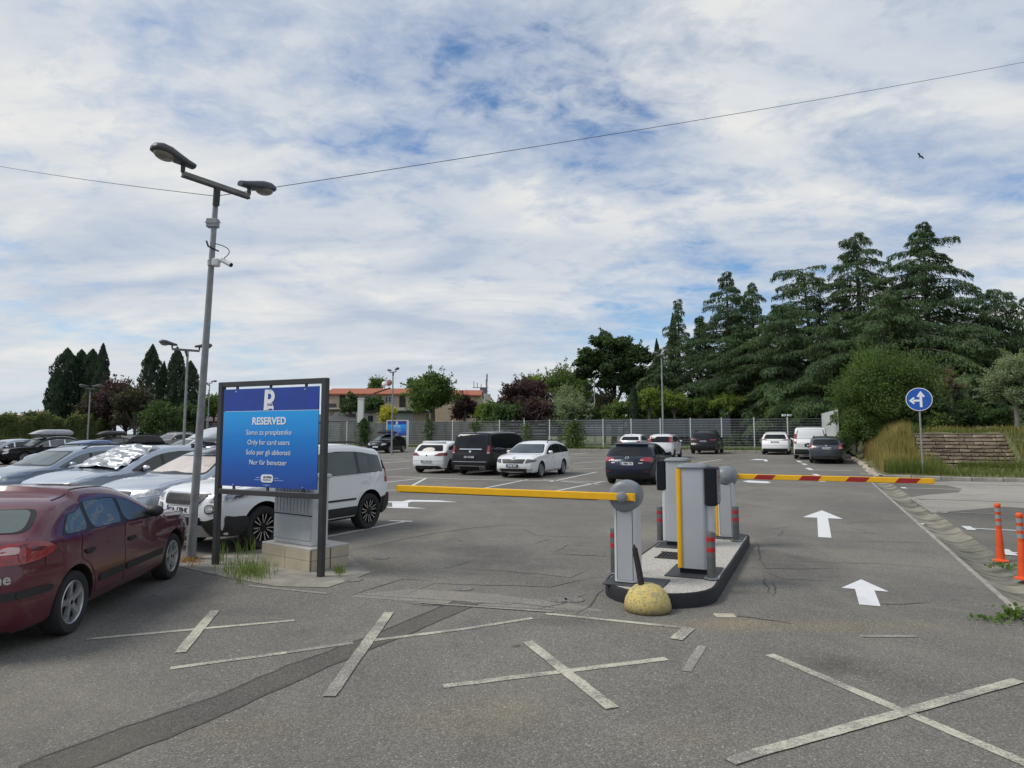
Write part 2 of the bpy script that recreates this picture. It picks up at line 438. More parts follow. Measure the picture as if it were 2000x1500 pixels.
class CarBuild:
    def __init__(s, p):
        s.p = p
        L, W, H, gc = p['L'], p['W'], p['H'], p.get('gc', .2)
        cx, cz = p['cowl']; wx, wz = p['wtop']; rx, rz = p['rend']; gx, gz = p['rglass']; tx, tz = p['tail']; hz = p['hood']
        pts = [(.20, gc), (.07, gc + .05), (.0, gc + .22), (.0, hz - .24), (.03, hz - .10), (p.get('nose', .16), hz), ((cx + .16) * .42, hz + (cz - hz) * .62), (cx - .12, cz - .015), (cx, cz),
               (cx + (wx - cx) * .5, cz + (wz - cz) * .53), (wx, wz), (wx + .35, wz + (H - wz) * .75), (wx + .75, H), ((wx + rx) / 2 + .35, H), (rx - .35, rz + (H - rz) * .35), (rx, rz)]
        pts += p.get('rearpts', []) or [((rx + gx) / 2 + .02, (rz + gz) / 2 + .02), (gx, gz)]
        pts += [(tx, tz), (tx + (L - tx) * .6, tz - .16), (L - .005, .62), (L, .50), (L - .02, gc + .14), (L - .12, gc + .02), (L - .25, gc)]
        prof = resample(chaikin(pts, 3), p.get('step', .055))
        s.top = prof[:]
        bot = [(L - .25 - (L - .45) * k / 24, gc) for k in range(1, 24)]
        loop = prof + bot
        s.loop = loop; N = len(loop)
        s.L, s.W, s.H = L, W, H
        rc = p.get('rc', .085)
        lo, hi, zc = .75, L - .75, .62
        rows = []
        for i, (x, z) in enumerate(loop):
            a, b = loop[i - 1], loop[(i + 1) % N]
            tx_, tz_ = b[0] - a[0], b[1] - a[1]; l = math.hypot(tx_, tz_) or 1
            nx, nz = -tz_ / l, tx_ / l
            C = (min(max(x, lo), hi), zc)
            D = math.dist((x, z), C)
            row = []
            ye = s.yw(x, z) - rc
            under = z < gc + .01 and nz < -.6
            cr = 0 if under else (p.get('crown', .025) + p.get('crownx', .10) * abs(nx) ** 1.5)
            for q in (0, .18, .36, .54, .70, .84, .94):
                k = cr * (1 - (q ** 2.2))
                row.append((x + nx * k, ye * q, z + nz * k))
            for d in (0, rc * .13, rc * .34, rc * .62, rc):
                f = min(d / D, .97)
                X, Z = x + (C[0] - x) * f, z + (C[1] - z) * f
                row.append((X, s.yw(X, Z) - rc + math.sqrt(max(rc * rc - (rc - d) ** 2, 0)), Z))
            d0 = min(rc / D, .97)
            for g in (.10, .22, .36, .52, .70, .86, 1.0):
                f = d0 + (1 - d0) * g
                X, Z = x + (C[0] - x) * f, z + (C[1] - z) * f
                row.append((X, s.yw(X, Z), Z))
            rows.append(row)
        K = len(rows[0]); v, f = [], []
        for sg in (1, -1):
            o = len(v)
            for r in rows: v += [(x, y * sg, z) for x, y, z in r]
            for i in range(N):
                j = (i + 1) % N
                for k in range(K - 1):
                    q = (o + i * K + k, o + i * K + k + 1, o + j * K + k + 1, o + j * K + k)
                    f.append(q if sg < 0 else q[::-1])
        bm = bmesh.new()
        bv = [bm.verts.new(p_) for p_ in v]
        for q in f:
            try: bm.faces.new([bv[i] for i in q])
            except ValueError: pass
        bmesh.ops.remove_doubles(bm, verts=bm.verts, dist=.0015)
        bmesh.ops.dissolve_degenerate(bm, dist=.0005, edges=bm.edges)
        bmesh.ops.recalc_face_normals(bm, faces=bm.faces)
        for fc in bm.faces:
            c = fc.calc_center_median()
            fc.material_index = 1 if (fc.normal.z < -.7 and c.z < gc + .04) else 0
            if p.get('roofcol') and c.z > p['belt'][0] + .02 and c.x > p['cowl'][0] + .1: fc.material_index = 2
        bm.normal_update()
        s.bvh = BVHTree.FromBMesh(bm)
        s.bm = bm
        s.ztop = lambda x: max((a[1] + (b[1] - a[1]) * (x - a[0]) / (b[0] - a[0]) for a, b in zip(prof, prof[1:]) if a[0] != b[0] and min(a[0], b[0]) <= x <= max(a[0], b[0])), default=0)
    def zb(s, x):
        b = s.p['belt']; return b[0] + (b[1] - b[0]) * x / s.L
    def yw(s, x, z):
        p = s.p; L, hw = s.p['L'], s.p['W'] / 2
        tf, tr = p.get('tf', .17), p.get('tr', .10)
        xf, xr = p.get('xf', .85), p.get('xr', .75)
        k = 1.0
        if x < xf: k -= tf * ((xf - x) / xf) ** 2.2
        if x > L - xr: k -= tr * ((x - L + xr) / xr) ** 2.2
        y = hw * k
        zb = p['belt'][0] + (p['belt'][1] - p['belt'][0]) * x / L
        if z > zb - .04:
            h = z - zb + .04; y -= h * p.get('lean', .38) * min(1, h / .12 + .25)
        elif z > .62: y -= .018 * ((z - .62) / (zb - .66)) ** 2
        if z < .5: y -= .05 * ((.5 - z) / .3) ** 2
        y -= .022 * math.exp(-((z - zb + .17) / .05) ** 2) * p.get('crease', 0.5)
        return max(y, .3)
    def cast(s, o, d):
        hit = s.bvh.ray_cast(Vector(o), Vector(d))
        return hit
    def patch(s, mb, poly, mode, off=.004, mi=0, step=.09, rim=.012, sg=1):
        """lay a flat outline onto the body: mode s (side, x z), f (front, y z), r (rear, y z), t (top, x y), or a wrap angle"""
        if mode == 's': org = lambda a, b: ((a, 3 * sg, b), (0, -sg, 0))
        elif mode == 'f': org = lambda a, b: ((-3, a * sg, b), (1, 0, 0))
        elif mode == 'r': org = lambda a, b: ((s.L + 3, a * sg, b), (-1, 0, 0))
        elif mode == 't': org = lambda a, b: ((a, b * sg, 4), (0, 0, -1))
        bm = bmesh.new()
        vs_ = [bm.verts.new((a, b, 0)) for a, b in poly]
        try: bm.faces.new(vs_)
        except ValueError: bm.free(); return
        xs, ys = [a for a, b in poly], [b for a, b in poly]
        for ax, arr in ((0, xs), (1, ys)):
            n = int((max(arr) - min(arr)) / step)
            for k in range(1, n + 1):
                t = min(arr) + (max(arr) - min(arr)) * k / (n + 1)
                co = (t, 0, 0) if ax == 0 else (0, t, 0); no = (1, 0, 0) if ax == 0 else (0, 1, 0)
                bmesh.ops.bisect_plane(bm, geom=bm.verts[:] + bm.edges[:] + bm.faces[:], plane_co=co, plane_no=no)
        nm = {}
        for v in bm.verts:
            o, d = org(v.co.x, v.co.y)
            loc, no, _, _ = s.cast(o, d)
            if loc is None:
                q = Vector(o); t_ = 3.0 if mode in 'sfr' else 3
                guess = {'s': (v.co.x, s.W / 2 * sg * .9, v.co.y), 'f': (.2, v.co.x * sg, v.co.y), 'r': (s.L - .2, v.co.x * sg, v.co.y), 't': (v.co.x, v.co.y * sg, 1)}[mode]
                loc, no, _, _ = s.bvh.find_nearest(Vector(guess))
            nm[v] = no.copy(); v.co = loc + no * off
        bd = [e for e in bm.edges if e.is_boundary]
        if rim > 0:
            r = bmesh.ops.extrude_edge_only(bm, edges=bd)
            src = {}
            for e in r['geom']:
                if isinstance(e, bmesh.types.BMVert):
                    l = [ed.other_vert(e) for ed in e.link_edges if ed.other_vert(e) in nm]
                    if l: e.co -= nm[l[0]] * (off + rim)
        bm.normal_update()
        bm.verts.ensure_lookup_table()
        tri = [f for f in bm.faces]
        # face outward
        ref = {'s': Vector((0, sg, 0)), 'f': Vector((-1, 0, 0)), 'r': Vector((1, 0, 0)), 't': Vector((0, 0, 1))}[mode]
        tot = sum((f.normal.dot(ref) * f.calc_area() for f in tri))
        idx = {v: i for i, v in enumerate(bm.verts)}
        fs = [tuple(idx[v] for v in f.verts) if tot >= 0 else tuple(idx[v] for v in f.verts)[::-1] for f in tri]
        mb.add([v.co.copy() for v in bm.verts], fs, mi)
        bm.free()

def build_car(name, p, label, cat='car', group='cars in the car park'):
    cb = CarBuild(p)
    L, W, H = p['L'], p['W'], p['H']
    hw = W / 2
    M0 = T(-L / 2, 0, 0)
    root = thing(name, label, cat, group=group)
    PM = p['paint']; G = p.get('glass', MATS['car_glass']); BK = MATS['black_plastic']; DK = MATS['underbody']
    ROOFM = p.get('roofcol', PM)
    trimM = MATS['gloss_black']
    # body with wheel arches cut out
    me = bpy.data.meshes.new("body"); cb.bm.to_mesh(me); cb.bm.free()
    for m in (PM, DK, ROOFM): me.materials.append(m)
    wr = p['wr']; fo, wb = p['fo'], p['wb']
    cut = MB()
    for ax in (fo, fo + wb):
        for sg in (1, -1):
            ra = wr + p.get('gap', .05)
            cut.add([], [])
            Mx = T(ax, sg * (hw - .10), wr + .012) @ RX(R(90))
            cut.rings([[(ra * math.cos(2 * math.pi * i / 32), ra * math.sin(2 * math.pi * i / 32), z) for i in range(32)] for z in (-.19, .30)] if sg < 0 else [[(ra * math.cos(2 * math.pi * i / 32), ra * math.sin(2 * math.pi * i / 32), z) for i in range(32)] for z in (-.30, .19)], True, True, 1, Mx)
    cme = cut.mesh("cutter", [PM, DK, ROOFM])
    bo, co = bpy.data.objects.new("body_tmp", me), bpy.data.objects.new("cut_tmp", cme)
    COL.objects.link(bo); COL.objects.link(co)
    md = bo.modifiers.new("b", 'BOOLEAN'); md.operation = 'DIFFERENCE'; md.solver = 'EXACT'; md.object = co
    dg = bpy.context.evaluated_depsgraph_get()
    nme = bpy.data.meshes.new_from_object(bo.evaluated_get(dg))
    for slv, tol in (('EXACT', True), ('FAST', False)):
        if max(abs(v.co.y) for v in nme.vertices) < hw + .06 and len(nme.vertices) > 500: break
        md.solver = slv; md.use_hole_tolerant = tol; md.use_self = tol
        dg = bpy.context.evaluated_depsgraph_get()
        nme = bpy.data.meshes.new_from_object(bo.evaluated_get(dg))
    if max(abs(v.co.y) for v in nme.vertices) > hw + .06: print("ARCH CUT FAILED", label)
    bpy.data.objects.remove(bo); bpy.data.objects.remove(co)
    nme.name = "body"
    nme.polygons.foreach_set('use_smooth', [True] * len(nme.polygons)); nme.set_sharp_from_angle(angle=R(38))
    body = link("body", nme, root, M0)
    def part(nm, mb, mats, parent=root, smooth=40):
        o = mb.mesh(nm, mats, smooth)
        return link(nm, o, parent, M0 if parent is root else None)
    # side glass
    zb = cb.zb
    xa, xd = p['cowl'][0] + .02, p['glassend'][0]
    ins = p.get('glass_inset', .125)
    xs = [xa + (xd - xa) * k / 40 for k in range(41)]
    tp = [(x, cb.ztop(x) - ins) for x in xs if cb.ztop(x) - ins > zb(x) + .05]
    slant = p['glassend'][1]
    out = [(t[0], zb(t[0]) + .035) for t in tp][:1] + [(tp[-1][0], zb(tp[-1][0]) + .035)] + tp[::-1]
    # slanting tail of the window line
    def cutslant(poly):
        res = []
        zl = zb(xd) + .035
        fx = lambda q: q[0] - (xd - (q[1] - zl) * slant)
        for i in range(len(poly)):
            a, b = poly[i], poly[(i + 1) % len(poly)]
            ia, ib = fx(a) <= 0, fx(b) <= 0
            if ia: res.append(a)
            if ia != ib:
                t = fx(a) / (fx(a) - fx(b)); res.append((a[0] + (b[0] - a[0]) * t, a[1] + (b[1] - a[1]) * t))
        return res
    out = cutslant(out)
    pil = p['pillars']
    bounds = [xa - .1] + pil + [xd + 1]
    panes = []
    for a, b in zip(bounds, bounds[1:]):
        q = clip_x(clip_x(out, a + .028, False), b - .028, True)
        if len(q) >= 3: panes.append(round_poly(grow(q, -.012), p.get('wround', .05)))
    gapc = MATS['seam']
    z0 = p.get('sill', .30)
    for sg in (1, -1):
        tr = MB(); cb.patch(tr, round_poly(grow(out, .012), .05), 's', .003, 0, .10, .006, sg)
        part("window_trim", tr, p.get('trim', trimM))
        doors = []
        fa = fo + wr + .10
        ra_ = fo + wb - wr - .06
        d1 = [(max(xa + .18, fa - .02), z0), (pil[0], z0), (pil[0], zb(pil[0]) + .02), (xa + .24, zb(xa) + .02)]
        doors.append((d1, 0))
        if p.get('doors', 4) == 4:
            x2 = p.get('door2', fo + wb - .02)
            rr_ = wr + p.get('gap', .05) + .045; cxw, czw = fo + wb, wr + .012
            arc = [(cxw - rr_ * math.cos(q_), czw + rr_ * math.sin(q_)) for q_ in [math.asin(max(-1, min(1, (z0 - czw) / rr_))) + (R(88) - math.asin(max(-1, min(1, (z0 - czw) / rr_)))) * k_ / 8 for k_ in range(9)]]
            arc = [q_ for q_ in arc if q_[0] < x2]
            d2 = [(pil[0] + .012, z0)] + arc + [(x2, max(arc[-1][1] + .03, z0 + .5)), (x2 + .02, zb(x2) + .02), (pil[0] + .012, zb(pil[0]) + .02)]
            doors.append((d2, 1))
        dobj = []
        for dp, wi in doors:
            m = MB(); cb.patch(m, round_poly(grow(dp, .006), .05), 's', .0012, 1, .12, .004, sg)
            cb.patch(m, round_poly(grow(dp, -.004), .05), 's', .004, 0, .12, .006, sg)
            d = part("door", m, [PM, gapc]); dobj.append(d)
            hx = max(q[0] for q in dp) - .17; hz_ = zb(hx) - p.get('handle_drop', .11)
            hm = MB(); cb.patch(hm, round_poly([(hx - .09, hz_ - .018), (hx + .09, hz_ - .018), (hx + .09, hz_ + .018), (hx - .09, hz_ + .018)], .016), 's', .022, 0, .08, .02, sg)
            cb.patch(hm, round_poly([(hx - .07, hz_ - .035), (hx + .07, hz_ - .035), (hx + .07, hz_ + .02), (hx - .07, hz_ + .02)], .02), 's', .006, 1, .08, .003, sg)
            part("door_handle", hm, [p.get('handle', PM), gapc], d)
        for i, q in enumerate(panes):
            m = MB(); cb.patch(m, q, 's', .0065, 0, .10, .004, sg)
            par = dobj[i] if i < len(dobj) else root
            part("window", m, G, par)
        # mirror
        mx = p['cowl'][0] + p.get('mirx', .50)
        my = (cb.yw(mx, zb(mx) + .05) + .10)
        m = MB(); m.ball((mx, my * sg, zb(mx) + .10), (.075, .105, .07), 14, 8)
        m.box((mx + .02, (my - .08) * sg, zb(mx) + .045), (.07, .10, .04), 1)
        part("wing_mirror", m, [p.get('mirror', PM), BK])
    # windscreen and rear window
    wx, wz = p['wtop']; cx, cz = p['cowl']
    yt, yb = cb.yw(wx, wz) - .10, cb.yw(cx + .2, cz) - .05
    m = MB(); cb.patch(m, round_poly([(-yb, cz + .02), (yb, cz + .02), (yt, wz - .02), (-yt, wz - .02)], .08), 'f', .003, 1, .10, .006)
    cb.patch(m, round_poly([(-yb + .05, cz + .05), (yb - .05, cz + .05), (yt - .04, wz - .05), (-yt + .04, wz - .05)], .08), 'f', .006, 0, .10, .003)
    part("windscreen", m, [p.get('wsglass', G), trimM])
    rx, rz = p['rend']; gx, gz = p['rglass']
    yt, yb = cb.yw(rx, rz) - .12 - p.get('rgin', 0), cb.yw(gx, gz + .05) - .09 - p.get('rgin', 0)
    m = MB()
    rgp = [(-yb, gz + .02), (yb, gz + .02), (yt, rz - .05), (-yt, rz - .05)]
    cb.patch(m, round_poly(rgp, .09), 'r', .003, 1, .10, .006)
    cb.patch(m, round_poly(grow(rgp, -.045), .08), 'r', .006, 0, .10, .003)
    part("rear_window", m, [G, trimM])
    # hood gap, tailgate gap
    hz = p['hood']; yh = cb.yw(.5, hz) - .16
    for sg in (1, -1):
        m = MB(); cb.patch(m, [(.30, yh), (cx - .06, yh + .08), (cx - .06, yh + .092), (.30, yh + .012)], 't', .002, 0, .12, .004, sg)
        part("panel_gap", m, gapc)
    bz = p.get('bump', .56)
    if p.get('gaps', True):
        yr = hw - .12; m = MB()
        for z_ in (bz,):
            cb.patch(m, [(-yr, z_), (yr, z_), (yr, z_ + .012), (-yr, z_ + .012)], 'r', .002, 0, .10, .004)
        part("panel_gap", m, gapc)
    # lights and everything else listed for this car
    for it in p.get('bits', []):
        nm, mat, mode, poly, mirror = it[:5]
        kw = it[5] if len(it) > 5 else {}
        poly = round_poly(poly, kw.get('r', .03)) if kw.get('r', .03) > 0 else poly
        for sg in ((1, -1) if mirror else (1,)):
            m = MB(); cb.patch(m, poly, mode, kw.get('off', .012), 0, kw.get('step', .08), kw.get('rim', .012), sg)
            mats = [MATS[mat] if isinstance(mat, str) else mat]
            for q, mt in kw.get('inner', []):
                if mt is None: continue
                cb.patch(m, round_poly(q, .02), mode, kw.get('off', .012) + .004, len(mats), .08, .004, sg); mats.append(MATS[mt])
            part(nm, m, mats)
    # licence plates
    for end, z_, txt, kw in p.get('plates', []):
        sg = -1 if end == 'f' else 1
        hit = cb.cast((-3 if end == 'f' else L + 3, 0, z_), (1 if end == 'f' else -1, 0, 0))
        x_ = hit[0].x + sg * .018 if hit[0] else (0 if end == 'f' else L)
        m = MB(); m.box((x_, 0, z_), (.014, .53, .125), 0, None, .006); m.box((x_ + sg * .001, 0, z_), (.016, .51, .108), 1)
        m.box((x_ + sg * .003, (-.235 if end == 'f' else -.235) * (1 if end == 'r' else -1), z_), (.016, .04, .108), 2)
        pl = part("licence_plate", m, [BK, MATS['plate_dark' if kw.get('dark') else 'plate_white'], MATS['plate_blue']], root, None)
        if txt:
            tm = text_mesh(txt, .105, MATS['plate_white' if kw.get('dark') else 'plate_ink'], .002)
            Mt = T(x_ + sg * .0135, 0, z_ - .004) @ RZ(R(90 if sg > 0 else -90)) @ RX(R(90))
            link("plate_text", tm, pl, Mt)
    # wheels
    tyre, rim = p['wheelset']
    wwid = p.get('ww', .205)
    for ax in (fo, fo + wb):
        for sg in (1, -1):
            yo = hw - .015 - wwid / 2
            Mx = M0 @ T(ax, sg * yo, wr) @ RX(R(-90) if sg > 0 else R(90)) @ RZ(rnd.uniform(0, 1)) @ Matrix.Diagonal((wr, wr, wwid / .66, 1))
            w = link("wheel", tyre, root, Mx)
            link("rim", rim, w)
    # roof rails, fin
    if p.get('rails'):
        for sg in (1, -1):
            m = MB()
            x0, x1 = wx + .15, rx - .15
            pts = []
            for k in range(9):
                x = x0 + (x1 - x0) * k / 8; z = cb.ztop(x)
                pts.append((x, (cb.yw(x, z) - .09) * sg, z + (.055 if 0 < k < 8 else .0)))
            m.tube(pts, .017, 8)
            part("roof_rail", m, p['rails'])
    if p.get('fin', True):
        m = MB(); xf = rx - .22; zf = cb.ztop(xf) + .02
        m.rings([[(xf - .09, -.02, zf - .01), (xf + .07, -.02, zf - .01), (xf + .07, .02, zf - .01), (xf - .09, .02, zf - .01)], [(xf + .02, -.006, zf + .06), (xf + .065, -.006, zf + .06), (xf + .065, .006, zf + .06), (xf + .02, .006, zf + .06)]])
        part("aerial", m, BK)
    root['_L'] = L
    del root['_L']
    return root, cb
def place(root, x, y, heading, z=None, pitch=0):
    """heading: direction of travel in degrees clockwise from +Y (the cars' noses lie at local -x)"""
    h = R(90 - heading)
    root.location = (x, y, zg(x, y) if z is None else z)
    root.rotation_euler = (0, pitch, h + math.pi)

# profile families (metres; x from the nose, z up)
def fam(kind, **k):
    B = dict(
        hatch=dict(L=4.08, W=1.76, H=1.44, hood=.83, cowl=(1.02, .98), wtop=(1.78, 1.35), rend=(3.55, 1.33), rglass=(3.95, .98), tail=(4.02, .88), belt=(.88, 1.0), glassend=(3.62, .55), pillars=[2.02, 2.92], fo=.84, wb=2.56, wr=.31),
        wagon=dict(L=4.65, W=1.81, H=1.46, hood=.80, cowl=(1.20, .97), wtop=(2.02, 1.37), rend=(4.08, 1.36), rglass=(4.45, .98), tail=(4.55, .88), belt=(.89, .98), glassend=(4.25, .55), pillars=[2.30, 3.25], fo=.88, wb=2.68, wr=.32),
        suv=dict(L=4.70, W=1.90, H=1.68, gc=.26, hood=1.0, cowl=(1.22, 1.13), wtop=(1.98, 1.57), rend=(4.10, 1.57), rglass=(4.48, 1.12), tail=(4.58, 1.0), belt=(1.03, 1.13), glassend=(4.25, .5), pillars=[2.32, 3.25], fo=.90, wb=2.80, wr=.36, bump=.66, sill=.38),
        van=dict(L=5.10, W=1.93, H=1.90, gc=.22, hood=1.02, cowl=(.78, 1.12), wtop=(1.55, 1.74), rend=(4.84, 1.82), rglass=(5.00, 1.10), tail=(5.03, 1.0), belt=(1.06, 1.10), glassend=(4.82, .12), pillars=[1.95, 3.25], fo=.92, wb=3.20, wr=.34, lean=.20, xr=.5, bump=.60, tr=.05, crownx=.05),
        sedan=dict(L=4.55, W=1.80, H=1.44, hood=.80, cowl=(1.15, .96), wtop=(1.98, 1.34), rend=(3.20, 1.36), rglass=(3.95, 1.02), tail=(4.48, .96), belt=(.88, .97), glassend=(3.75, 1.0), pillars=[2.25, 3.15], fo=.85, wb=2.65, wr=.32),
    )[kind]
    d = dict(B); d.update(k); return d
def hl(y0, y1, z0, z1, lift=.05):      # headlamp outline on the nose
    return [(y0, z0), (y1, z0 + lift), (y1, z1 + lift), (y0 + .08, z1)]
# ------------------------------------------------------------------ shared materials
MATS['car_glass'] = glass('car_glass')
glass('car_glass_dark', (0.012, 0.014, 0.018), 0.05, 0.3)
glass('car_glass_light', (0.10, 0.125, 0.125), 0.03, 0.8)
simple('black_plastic', (0.018, 0.018, 0.019), 0.55, var=.2)
simple('gloss_black', (0.010, 0.010, 0.012), 0.2, var=.1)
simple('underbody', (0.010, 0.010, 0.010), 0.9)
simple('seam', (0.012, 0.012, 0.013), 0.7)
simple('rubber', (0.022, 0.022, 0.022), 0.85, var=.25, scale=20)
simple('alloy', (0.50, 0.51, 0.52), 0.35, .8, var=.1)
simple('alloy_dark', (0.05, 0.05, 0.055), 0.35, .6)
simple('chrome', (0.72, 0.73, 0.74), 0.18, 1.0, var=.04)
simple('plate_white', (0.74, 0.75, 0.76), 0.5, var=.05)
simple('plate_dark', (0.02, 0.02, 0.03), 0.5)
simple('plate_ink', (0.015, 0.015, 0.02), 0.5)
simple('plate_blue', (0.03, 0.08, 0.35), 0.5)
simple('red_lens', (0.30, 0.012, 0.018), 0.15, spec=.7, coat=.6, var=.3, scale=14)
simple('red_lens_dark', (0.16, 0.008, 0.014), 0.15, spec=.7, coat=.6)
simple('clear_lens', (0.55, 0.57, 0.60), 0.15, .3, coat=.8, var=.45, scale=16)
simple('pink_lens', (0.60, 0.42, 0.42), 0.2, coat=.6)
simple('lamp_dark', (0.10, 0.105, 0.115), 0.12, .3, coat=1, var=.5, scale=18)
simple('steel', (0.36, 0.38, 0.40), 0.5, .7, var=.18, scale=9)
simple('galvanised', (0.30, 0.315, 0.33), 0.55, .55, var=.2, scale=7)
simple('frame_grey', (0.035, 0.035, 0.038), 0.5, var=.15)
simple('white_paint', (0.78, 0.79, 0.78), 0.5, var=.06)
simple('concrete', (0.34, 0.32, 0.28), 0.9, var=.22, scale=5, bump=.3)
simple('kerb_stone', (0.30, 0.285, 0.25), 0.9, var=.25, scale=4, bump=.3)

# ------------------------------------------------------------------ ground sheets
def grid_sheet(name, mat, corners_ab=None, fn=None, na=40, nb=40, kind='structure', dz=0.0, zf=None):
    (a0, a1), (b0, b1) = corners_ab
    v, f = [], []
    for i in range(na + 1):
        for j in range(nb + 1):
            a = a0 + (a1 - a0) * i / na; b = b0 + (b1 - b0) * j / nb
            p = lot(a, b, dz)
            if zf: p.z = zf(a, b)
            v.append(tuple(p))
    for i in range(na):
        for j in range(nb):
            q = i * (nb + 1) + j
            f.append((q, q + 1, q + nb + 2, q + nb + 1))
    m = MB(); m.add(v, f)
    o = m.build(name, mat, None, 60)
    if o.data.polygons[0].normal.z < 0: o.data.flip_normals()
    o['kind'] = kind
    return o
def spot(u, v, ru, rv, amt, col, turn=0.0):
    c = at(u, v); return (c.x, c.y, (at(u + ru, v) - c).length, (at(u, v - rv) - at(u, v + rv)).length / 2, turn, amt, col)
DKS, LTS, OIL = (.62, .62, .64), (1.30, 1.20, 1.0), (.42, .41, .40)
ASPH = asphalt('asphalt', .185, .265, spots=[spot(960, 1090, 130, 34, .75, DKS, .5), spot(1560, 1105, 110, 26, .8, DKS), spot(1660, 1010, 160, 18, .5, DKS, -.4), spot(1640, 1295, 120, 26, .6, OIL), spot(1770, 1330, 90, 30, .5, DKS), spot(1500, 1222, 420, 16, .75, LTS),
    spot(1120, 1215, 120, 16, .6, DKS), spot(1010, 1262, 20, 5, .9, OIL), spot(1042, 1262, 8, 3, .9, OIL), spot(250, 1180, 160, 30, .75, DKS), spot(900, 1400, 300, 60, .35, LTS), spot(480, 1420, 220, 50, .35, LTS), spot(1340, 1440, 220, 50, .35, (1.12, 1.08, .9)), spot(1420, 1212, 90, 14, .5, LTS), spot(760, 1110, 120, 22, .5, LTS), spot(820, 1060, 150, 20, .45, DKS)])  # the dark spot under the maroon car is its shade painted into the asphalt
ASPH2 = asphalt('asphalt_old', .145, .215)
simple('meadow_ground', (0.085, 0.10, 0.04), 0.95, var=.4, scale=.6, bump=.2)
gm = MB(); gm.add([(-3000, -3000, -.25), (3000, -3000, -.25), (3000, 3000, -.25), (-3000, 3000, -.25)], [(0, 1, 2, 3)])
tag(gm.build("ground", MATS['meadow_ground']), kind='structure')
FENCE_A = 58.6
GUT0, GUT1 = 1.76, 2.40
grid_sheet("parking_lot", ASPH, ((-14, 57.6), (-95, GUT0)), na=72, nb=48)
grid_sheet("side_lot", ASPH2, ((-14, 31.0), (GUT1, 45)), na=45, nb=20)
grid_sheet("side_lot", ASPH2, ((-14, 4.0), (GUT0, GUT1)), na=6, nb=1)
grid_sheet("parking_lot", ASPH, ((31.0, 57.6), (GUT0, 2.15)), na=26, nb=1)
# grassy verge along the far fence
grid_sheet("verge", simple('verge_grass', (0.10, 0.125, 0.045), 0.95, var=.45, scale=1.2, bump=.3), ((57.75, 110), (-120, 60)), na=20, nb=30, zf=lambda a, b: .42 + .25 * min(1, max(0, (a - 57.75) / 1.2)))
KV = thing("kerb", None, None); KV['kind'] = 'structure'; KV.rotation_euler = (0, 0, LOTROT)
m = MB(); m.box((0, 0, 0), (1.985, .14, .22), 0, None, .015); kvm = m.mesh("kerb_stone", MATS['kerb_stone'])
for i in range(50):                                         # kerb stones at the foot of the verge
    if -97 + i * 2.0 > 1.5: break
    o = link("kerb_stone", kvm, KV); o.location = (-97 + i * 2.0, 57.68, .36 + rnd.uniform(-.006, .006))

# the bank on the right, with the plateau above it
def bank_z(a, b):
    s = lambda t: (lambda q: q * q * (3 - 2 * q))(min(max(t, 0), 1))
    e = s((b - 2.25) / 3.0)                                  # rises away from the lane
    f = s((a - 34.2) / 5.2)
    if a > 36: e = max(e * .55 + .45 * s((b - 2.2) / 1.6), e)
    n = .05 * math.sin(a * 1.7 + b) + .04 * math.sin(b * 2.3 - a * .6)
    base = zg(*lot(a, b).xy)
    r = base + .14 + n * min(1, f * 3 + .1) + 1.62 * e * f + .5 * s((a - 42) / 30) * e
    if 4.15 < b < 8.1 and a > 35.3: r = min(r, base + .2 + max(0, (a - 35.9) * .47) - .12) if a < 39.2 else r
    return r
GRASSM = simple('bank_grass', (0.11, 0.115, 0.045), 0.95, var=.4, scale=1.4, bump=.4)
def bank_grid():
    v, f = [], []
    As = [31.25 + k * .25 for k in range(60)] + [46.25 + k * 2 for k in range(32)]
    Bs = [2.22 + k * .22 for k in range(32)] + [9.3 + k * 2.2 for k in range(26)]
    for a in As:
        for b in Bs:
            p = lot(a, b); v.append((p.x, p.y, bank_z(a, b)))
    nb = len(Bs)
    for i in range(len(As) - 1):
        for j in range(nb - 1):
            q = i * nb + j; f.append((q, q + nb, q + nb + 1, q + 1))
    m = MB(); m.add(v, f); o = m.build("bank", GRASSM, None, 60)
    if o.data.polygons[5].normal.z < 0: o.data.flip_normals()
    o['kind'] = 'structure'
bank_grid()
# kerbs: along the near edge of the bank, and rough stones along the lane
KB = thing("kerb", None, None); KB['kind'] = 'structure'; KB.rotation_euler = (0, 0, LOTROT)
ks = MB(); ks.box((0, 0, 0), (.985, .16, .20), 0, None, .02); ksm = ks.mesh("kerb_stone", MATS['kerb_stone'])
for i in range(30):
    o = link("kerb_stone", ksm, KB); o.location = (2.85 + i, 31.10, .055 + rnd.uniform(-.006, .006)); o.rotation_euler = (0, 0, rnd.uniform(-.006, .006))
rock_ms = []
for k in range(4):
    q = MB(); q.ball((0, 0, 0), (.2, .15, .13), 8, 5); q.v = [tuple(c * (1 + rnd.uniform(-.22, .22)) for c in p) for p in q.v]
    rock_ms.append(q.mesh("edge_stone", simple('pale_stone', (0.42, 0.37, 0.29), .9, var=.25, scale=3, bump=.4)))
for i in range(46):
    a = 31.4 + i * .36
    o = link("edge_stone", rock_ms[i % 4], KB); o.location = (2.24 + rnd.uniform(-.06, .06) - max(0, a - 40) * .03, a, zg(*lot(a, 2.2).xy) + .05); o.rotation_euler = (0, 0, rnd.uniform(0, 6)); s_ = rnd.uniform(.6, 1.15); o.scale = (s_, s_, s_)

